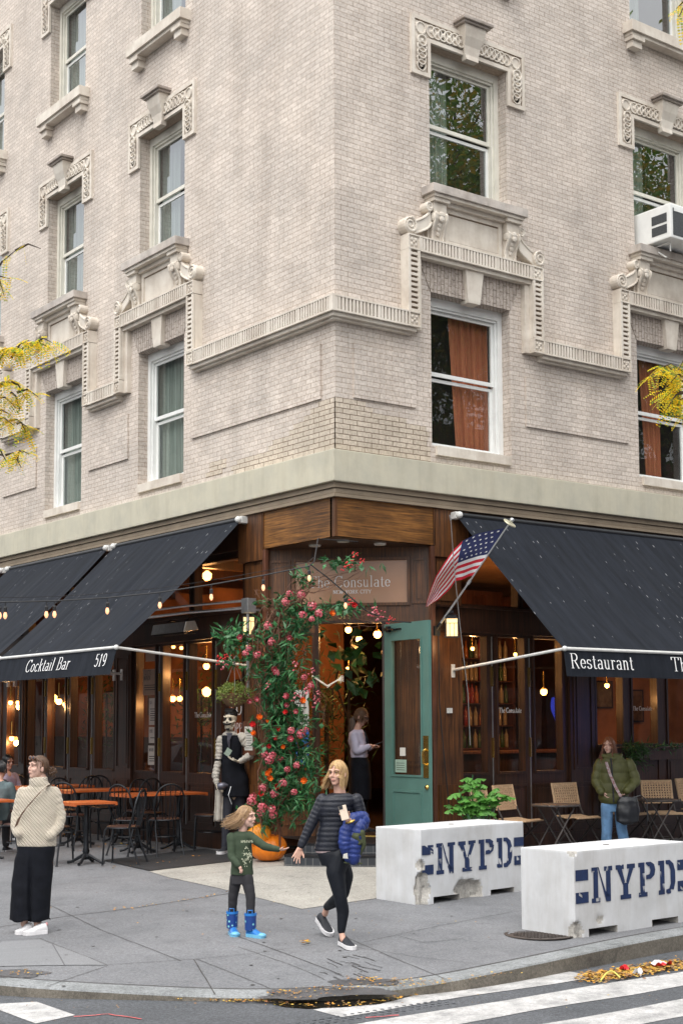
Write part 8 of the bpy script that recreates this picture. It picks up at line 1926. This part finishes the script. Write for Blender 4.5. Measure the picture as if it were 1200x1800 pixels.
for a, b in zip(P_, P_[1:]): mb.hexa([a+Vector((-.02, 0, 0)), a+Vector((.02, 0, 0)), b+Vector((.02, 0, 0)), b+Vector((-.02, 0, 0)), a+Vector((-.02, -.006, 0)), a+Vector((.02, -.006, 0)), b+Vector((.02, -.006, 0)), b+Vector((-.02, -.006, 0))])
M['greystrap'] = pm('woven_strap', (.30, .28, .29), .8, .4, 40, dark=(.20, .05, .05)); mb.build('strap', M['greystrap'], HBG, world=False); mb = MB(); mb.tube([D3(1107, 1400, -.2), D3(1122, 1396, -.2), D3(1132, 1405, -.2), D3(1133, 1440, -.2)], .009, 5); mb.build('handle', M['leather'], HBG, world=False)

# ---- waitress in the doorway
S5 = 123.8
def E3(x, y, d=0): return ((x-632)/S5, d, (1461-y)/S5)
g = at(632, 20.4, 1461); W5 = empty('person', (g.x, g.y, FL), -YAW, 'waitress with ponytail in pale shirt and black skirt writing on a tablet in the doorway', 'person')
mb = MB(); hc = E3(636, 1260, 0); T, R_, *fc = head(W5, mb, hc, 1.25, .98, .38); limb(mb, [(hc[0]-.02, .02, hc[2]-.08), E3(628, 1283, .03)], [.045, .055]); limb(mb, [E3(628, 1295, .03), E3(632, 1335, .03)], [.10, .11])
limb(mb, [E3(624, 1292, -.08), E3(628, 1318, -.10), E3(652, 1310, -.14)], [.04, .034, .025]); hand(mb, E3(652, 1310, -.14), (1, 0, .05), (0, 0, -1), (0, -1, 0), .4, .95); limb(mb, [E3(630, 1292, .14), E3(636, 1318, .16), E3(655, 1314, .02)], [.04, .034, .025]); hand(mb, E3(655, 1314, .02), (1, -.2, 0), (0, 0, 1), (0, -1, 0), .4, .95)
limb(mb, [E3(628, 1345, .0), E3(628, 1400, .0), E3(626, 1455, .02)], [.09, .055, .035]); limb(mb, [E3(638, 1345, .08), E3(640, 1400, .08), E3(640, 1455, .10)], [.09, .055, .035]); remesh(mb, 'body', M['skin'], W5, .007, 2); finish_face(W5, fc, M['brownhair'])
z5 = lambda y: (1461-y)/S5; M['lavender'] = fab('lavender_shirt', (.50, .48, .60), var=.08); mb = MB(); torso(mb, [(z5(1331), .0, .03, .125, .15), (z5(1318), .0, .03, .13, .15), (z5(1300), -.03, .03, .13, .155), (z5(1288), -.03, .03, .11, .15), (z5(1282), -.02, .03, .07, .08)]); limb(mb, [E3(623, 1292, -.08), E3(627, 1320, -.12), E3(648, 1312, -.14)], [.07, .06, .042]); limb(mb, [E3(630, 1292, .14), E3(636, 1320, .16), E3(652, 1314, .04)], [.07, .06, .042]); remesh(mb, 'shirt', M['lavender'], W5, .009, 2, post=lambda c, n: c+n*.007*mnoise.noise(c*13))
mb = MB(); torso(mb, [(z5(1405), .02, .04, .15, .17), (z5(1370), .02, .04, .15, .17), (z5(1345), .01, .04, .145, .165), (z5(1328), .0, .03, .12, .145)]); remesh(mb, 'skirt', M['blackcloth'], W5, .010, 2); mb = MB(); mb.tube([E3(641, 1284, -.0), E3(646, 1300, -.03), E3(647, 1325, -.03)], [.016, .022, .012], 6); mb.build('tie', M['blackcloth'], W5, world=False)
mb = MB(); limb(mb, [E3(627, 1400, .0), E3(627, 1452, .02)], [.065, .045]); limb(mb, [E3(640, 1400, .08), E3(640, 1452, .10)], [.065, .045]); remesh(mb, 'stockings', M['blackcloth'], W5, .01, 1)
shoe(W5, (E3(623, 1)[0], .02, 0), (E3(648, 1)[0], -.02, 0), [M['blackshoe'], M['blackshoe']]); shoe(W5, (E3(636, 1)[0], .10, 0), (E3(661, 1)[0], .06, 0), [M['blackshoe'], M['blackshoe']])
hair(W5, T, R_, .98, M['brownhair'], 41, 160, .08, (0, 0, 0), -.055, rad=.0055, keep=True, cap=1.04); mb = MB(); rr = random.Random(2)
for _ in range(40):
    o_ = Vector((rr.gauss(0, .012), rr.gauss(0, .012), 0)); mb.tube([Vector(E3(627, 1256, .03))+o_*.4, Vector(E3(621, 1264, .03))+o_, Vector(E3(621, 1284, .03))+o_*1.2, Vector(E3(624, 1296, .03))+o_*.6], [.005, .006, .005, .003], 4)
mb.build('ponytail', M['brownhair'], W5, world=False, smooth=True)
mb = MB()
for q in (-1, 1): mb.tube([T(q*.031+.02*math.cos(a), -.10, .012+.015*math.sin(a)) for a in [2*PI*k/12 for k in range(13)]], .0035, 5); mb.tube([T(q*.05, -.095, .018), T(q*.08, .0, .015)], .0035, 4)
mb.build('glasses', M['blackshoe'], W5, world=False)
TBL = empty('tablet', (g.x, g.y, FL), -YAW, 'dark tablet in the hands of the waitress', 'tablet'); c = Vector(E3(667, 1306, -.08)); RM2 = Matrix.Rotation(-.35, 3, 'Y'); mb = MB(); mb.box((-.10, -.08, -.006), (.09, .08, .006), 0, lambda x, y, z: c+RM2 @ Vector((x, y, z))); mb.build('body', M['blackshoe'], TBL, world=False, bevel=.003); mb = MB(); mb.box((-.09, -.07, .0065), (.08, .07, .008), 0, lambda x, y, z: c+RM2 @ Vector((x, y, z))); mb.build('screen', M['lens'], TBL, world=False)

# ---- two guests seated at the left edge
def seated(x, y, rz, label, shirt, hairm, sc=1.0, back=True):
    A = empty('person', (x, y, ground(x, y)), rz, label, 'person'); mb = MB(); T, R_, *fc = head(A, mb, (0, -.02, 1.22), 0, 1.0, .1)
    limb(mb, [(0, 0, 1.14), (0, .03, 1.05)], [.05, .06]); limb(mb, [(0, .03, .98), (0, .04, .55)], [.12, .13])
    for q in (-1, 1):
        limb(mb, [(q*.10, .0, .54), (q*.13, -.40, .53), (q*.13, -.42, .10)], [.08, .06, .04]); limb(mb, [(q*.19, .03, .98), (q*.24, -.05, .72), (q*.12, -.30, .78)], [.045, .037, .026]); hand(mb, (q*.12, -.30, .78), (-q*.3, -1, 0), (0, 0, -1), (-q, 0, 0), .4)
    remesh(mb, 'body', M['skin'], A, .008, 2); finish_face(A, fc, M['brownhair']); mb = MB(); torso(mb, [(.50, 0, .04, .17, .14), (.7, 0, .04, .17, .13), (.95, 0, .03, .20, .125), (1.03, 0, .03, .14, .10), (1.07, 0, .03, .07, .07)])
    for q in (-1, 1): limb(mb, [(q*.18, .03, .98), (q*.24, -.05, .72), (q*.13, -.26, .77)], [.075, .06, .045])
    remesh(mb, 'jacket', shirt, A, .012, 2, post=lambda c, n: c+n*.008*mnoise.noise(c*10)); mb = MB()
    for q in (-1, 1): limb(mb, [(q*.10, .0, .53), (q*.13, -.40, .52), (q*.13, -.42, .12)], [.10, .075, .055])
    remesh(mb, 'trousers', M['blackpants'], A, .012, 2)
    for q in (-1, 1): shoe(A, (q*.13, -.36, 0), (q*.13, -.62, 0), [M['blackshoe'], M['whiteshoe']])
    hair(A, T, R_, 1.0, hairm, 3, 120, .05, (0, 0, 0), -.05, keep=True); return A
M['greyjacket'] = fab('grey_green_jacket', (.09, .13, .14), var=.2); M['lilac'] = fab('lilac_shirt', (.42, .36, .46))
a_ = at(0, 20.9, 1400); seated(a_.x, a_.y, -YAW+PI-.3, 'seated guest in grey-green jacket seen from behind at the left edge', M['greyjacket'], M['blackhair']); a_ = at(12, 23.6, 1400); seated(a_.x, a_.y, -YAW+.9, 'seated guest in lilac shirt with dark hair beyond the orange tables at the left edge', M['lilac'], M['blackhair'])

# ---- skeleton waiter
S6 = 126.6
def K3(x, y, d=0): return ((x-400)/S6, d, (1502-y)/S6)
g = at(400, 19.95, 1502); SK = empty('skeleton_figure', (g.x, g.y, ground(g.x, g.y)+.012), -YAW, 'life-size skeleton waiter with slick black hair, vest, bow of grey tie and long black apron', 'decoration')
mb = MB(); hc = Vector(K3(404, 1270, 0)); R_ = Matrix.Rotation(-.35, 3, 'Z')
def TK(x, y, z): return hc+R_ @ Vector((x*1.18, y*1.18, z*1.22))
for p, r in (((0, .02, .03), (.072, .09, .085)), ((0, -.045, -.02), (.05, .04, .05)), ((0, -.04, -.075), (.04, .045, .022))): mb.ball(TK(*p), tuple(q*1.18 for q in r), 0, 16, 12, R_)
for q in (-1, 1): mb.tube([TK(q*.065, 0, -.01), TK(q*.055, -.055, -.02), TK(q*.03, -.075, -.03)], .013, 8); mb.tube([TK(q*.055, .01, -.03), TK(q*.045, -.03, -.09), TK(0, -.07, -.10)], .013, 8); mb.tube([TK(q*.05, -.07, .045), TK(q*.01, -.088, .035)], .012, 8)
limb(mb, [TK(0, .02, -.07), K3(404, 1300, .02)], [.03, .03]); limb(mb, [K3(404, 1300, .02), K3(410, 1400, .03)], [.09, .10])
for pts in ([K3(428, 1302, .0), K3(450, 1326, -.03), K3(420, 1342, -.16)], [K3(386, 1305, .0), K3(383, 1345, -.02), K3(381, 1382, -.06)]): limb(mb, pts, [.03, .025, .02])
hand(mb, K3(420, 1342, -.16), (-1, 0, .35), (0, 0, 1), (0, -.4, 1), .3, 1.25); hand(mb, K3(381, 1382, -.06), (.8, -.3, -.5), (.3, 0, -1), (0, -1, .2), .6, 1.2)
limb(mb, [K3(402, 1400, .02), K3(398, 1450, .02), K3(396, 1492, .02)], [.05, .04, .03]); limb(mb, [K3(420, 1400, .02), K3(424, 1450, .02), K3(426, 1492, .02)], [.05, .04, .03])
remesh(mb, 'body', M['bonewhite'], SK, .008, 1)
mb = MB()
for q in (-1, 1): mb.ball(TK(q*.032, -.066, .012), (.024, .020, .022), 0, 12, 8, R_)
mb.ball(TK(0, -.082, -.022), (.012, .010, .015), 0, 8, 6, R_); mb.build('eye_socket', M['dark'], SK, world=False, smooth=True)
mb = MB(); mb.tube([TK(-.055, -.075, -.03), TK(-.03, -.092, -.042), TK(0, -.092, -.048), TK(.03, -.092, -.042), TK(.055, -.075, -.03)], [.006, .016, .012, .016, .006], 8); mb.ball(TK(0, -.065, -.098), (.03, .02, .022), 0, 10, 8, R_); mb.build('moustache', M['blackhair'], SK, world=False, smooth=True)
mb = MB(); mb.ball(TK(0, .03, .065), (.088, .108, .072), 0, 16, 12, R_)
for k in range(7): mb.tube([TK(-.04+k*.014, -.06, .10), TK(-.055+k*.018, .0, .135), TK(-.05+k*.018, .09, .08)], .012, 6)
remesh(mb, 'hair', M['blackhair'], SK, .008, 1)
M['dirtywhite'] = fab('creased_white_cloth', (.46, .43, .38), var=.2, bump=.5, bscale=24); z6 = lambda y: (1502-y)/S6
mb = MB(); limb(mb, [K3(425, 1300, .0), K3(436, 1312, .0), K3(449, 1327, -.03), K3(424, 1341, -.14)], [.075, .068, .056, .04], puff=(.05, .012)); limb(mb, [K3(387, 1304, .0), K3(384, 1340, -.02), K3(379, 1366, -.04), K3(381, 1380, -.06)], [.06, .045, .05, .035], puff=(.05, .014)); torso(mb, [(z6(1310), .04, .02, .10, .09), (z6(1294), .03, .02, .11, .08), (z6(1288), .03, .02, .05, .05)]); remesh(mb, 'shirt', M['dirtywhite'], SK, .008, 1, post=lambda c, n: c+n*.010*mnoise.noise(c*20))
mb = MB()
for p in (K3(437, 1314, .0), K3(384, 1339, -.02)): mb.ball(p, (.065, .06, .022), 0, 12, 8)
mb.build('armband', M['blackcloth'], SK, world=False, smooth=True)
mb = MB(); torso(mb, [(z6(1345), .05, .02, .135, .11), (z6(1325), .05, .02, .14, .115), (z6(1305), .045, .02, .155, .11), (z6(1296), .04, .02, .13, .095)]); remesh(mb, 'vest', M['blackcloth'], SK, .009, 2)
mb = MB(); mb.tube([K3(402, 1295, -.10), K3(403, 1306, -.125), K3(404, 1318, -.13)], [.016, .03, .012], 6, flat=.4); mb.face([K3(398, 1292, -.10), K3(410, 1292, -.10), K3(404, 1306, -.125)]); M['greytie'] = fab('grey_tie', (.06, .06, .08)); mb.build('tie', M['greytie'], SK, world=False)
mb = MB(); torso(mb, [(z6(1404), .12, .0, .195, .13), (z6(1375), .10, .0, .19, .135), (z6(1350), .07, .01, .16, .125), (z6(1338), .05, .02, .14, .115)]); remesh(mb, 'apron', M['blackcloth'], SK, .010, 1, post=lambda c, n: c+n*.012*math.sin(c.x*30+2*mnoise.noise(c*5))*min(1, max(0, (1.25-c.z))))
M['darktrouser'] = fab('charcoal_trousers', (.02, .022, .032), var=.25); mb = MB(); limb(mb, [K3(404, 1395, .02), K3(398, 1450, .02), K3(395, 1492, .02)], [.09, .065, .05]); limb(mb, [K3(420, 1395, .02), K3(424, 1450, .02), K3(426, 1492, .02)], [.09, .07, .06]); remesh(mb, 'trousers', M['darktrouser'], SK, .01, 2)
shoe(SK, (K3(399, 1)[0], .06, 0), (K3(390, 1)[0]-.03, -.19, 0), [M['blackshoe'], M['whiteshoe']], 1.15); shoe(SK, (K3(425, 1)[0], .06, 0), (K3(428, 1)[0], -.19, 0), [M['blackshoe'], M['whiteshoe']], 1.15)
def held(name, label, cat): return empty(name, tuple(SK.location), -YAW, label, cat)
A_ = held('bottle', 'grey bottle with gold pourer held low by the skeleton waiter', 'bottle'); c = Vector(K3(388, 1385, -.11)); ax_ = Vector((1, 0, .12)).to_track_quat('Z', 'Y').to_matrix(); mb = MB(); mb.lathe([(.04, -.04), (.055, -.02), (.055, .06), (.03, .09), (.018, .11)], c, 14, axis=ax_); M['pewter'] = pm('pewter', (.12, .12, .15), .3, .2, 10, metal=.6); mb.build('flask', M['pewter'], A_, world=False, smooth=True); mb = MB(); e = c+ax_ @ Vector((0, 0, .11)); mb.tube([e, e+Vector((.04, 0, .005)), e+Vector((.055, 0, .03))], .010, 6); mb.build('spout', M['brass'], A_, world=False); mb = MB(); mb.tube([e+Vector((.055, 0, .03)), K3(403, 1400, -.18), K3(409, 1416, -.18)], .005, 4); mb.build('chain', M['steel'], A_, world=False)
A_ = held('towel', 'grey-white cloth hanging from the left hand of the skeleton waiter', 'towel'); mb = MB()
def fn(s, t): a = K3(379+s*14+t*1.5*(s-.5), 1392+t*55, -.03); return (a[0]-.02*t, a[1]+.02*math.sin(s*9), a[2])
mb.grid(fn, 16, 10); o = mb.build('cloth', M['dirtywhite'], A_, world=False, recalc=False, smooth=True); so_ = o.modifiers.new('s', 'SOLIDIFY'); so_.thickness = .012
A_ = held('banknote', 'greenish paper note in the raised hand of the skeleton waiter', 'note'); mb = MB(); M['note'] = pm('pale_green_paper', (.26, .33, .27), .8, .25, 30); q = [Vector(K3(x, y, -.20)) for x, y in ((395, 1328), (402, 1317), (410, 1323), (403, 1334))]; mb.hexa(q+[p+Vector((0, -.008, 0)) for p in q]); mb.build('paper', M['note'], A_, world=False)
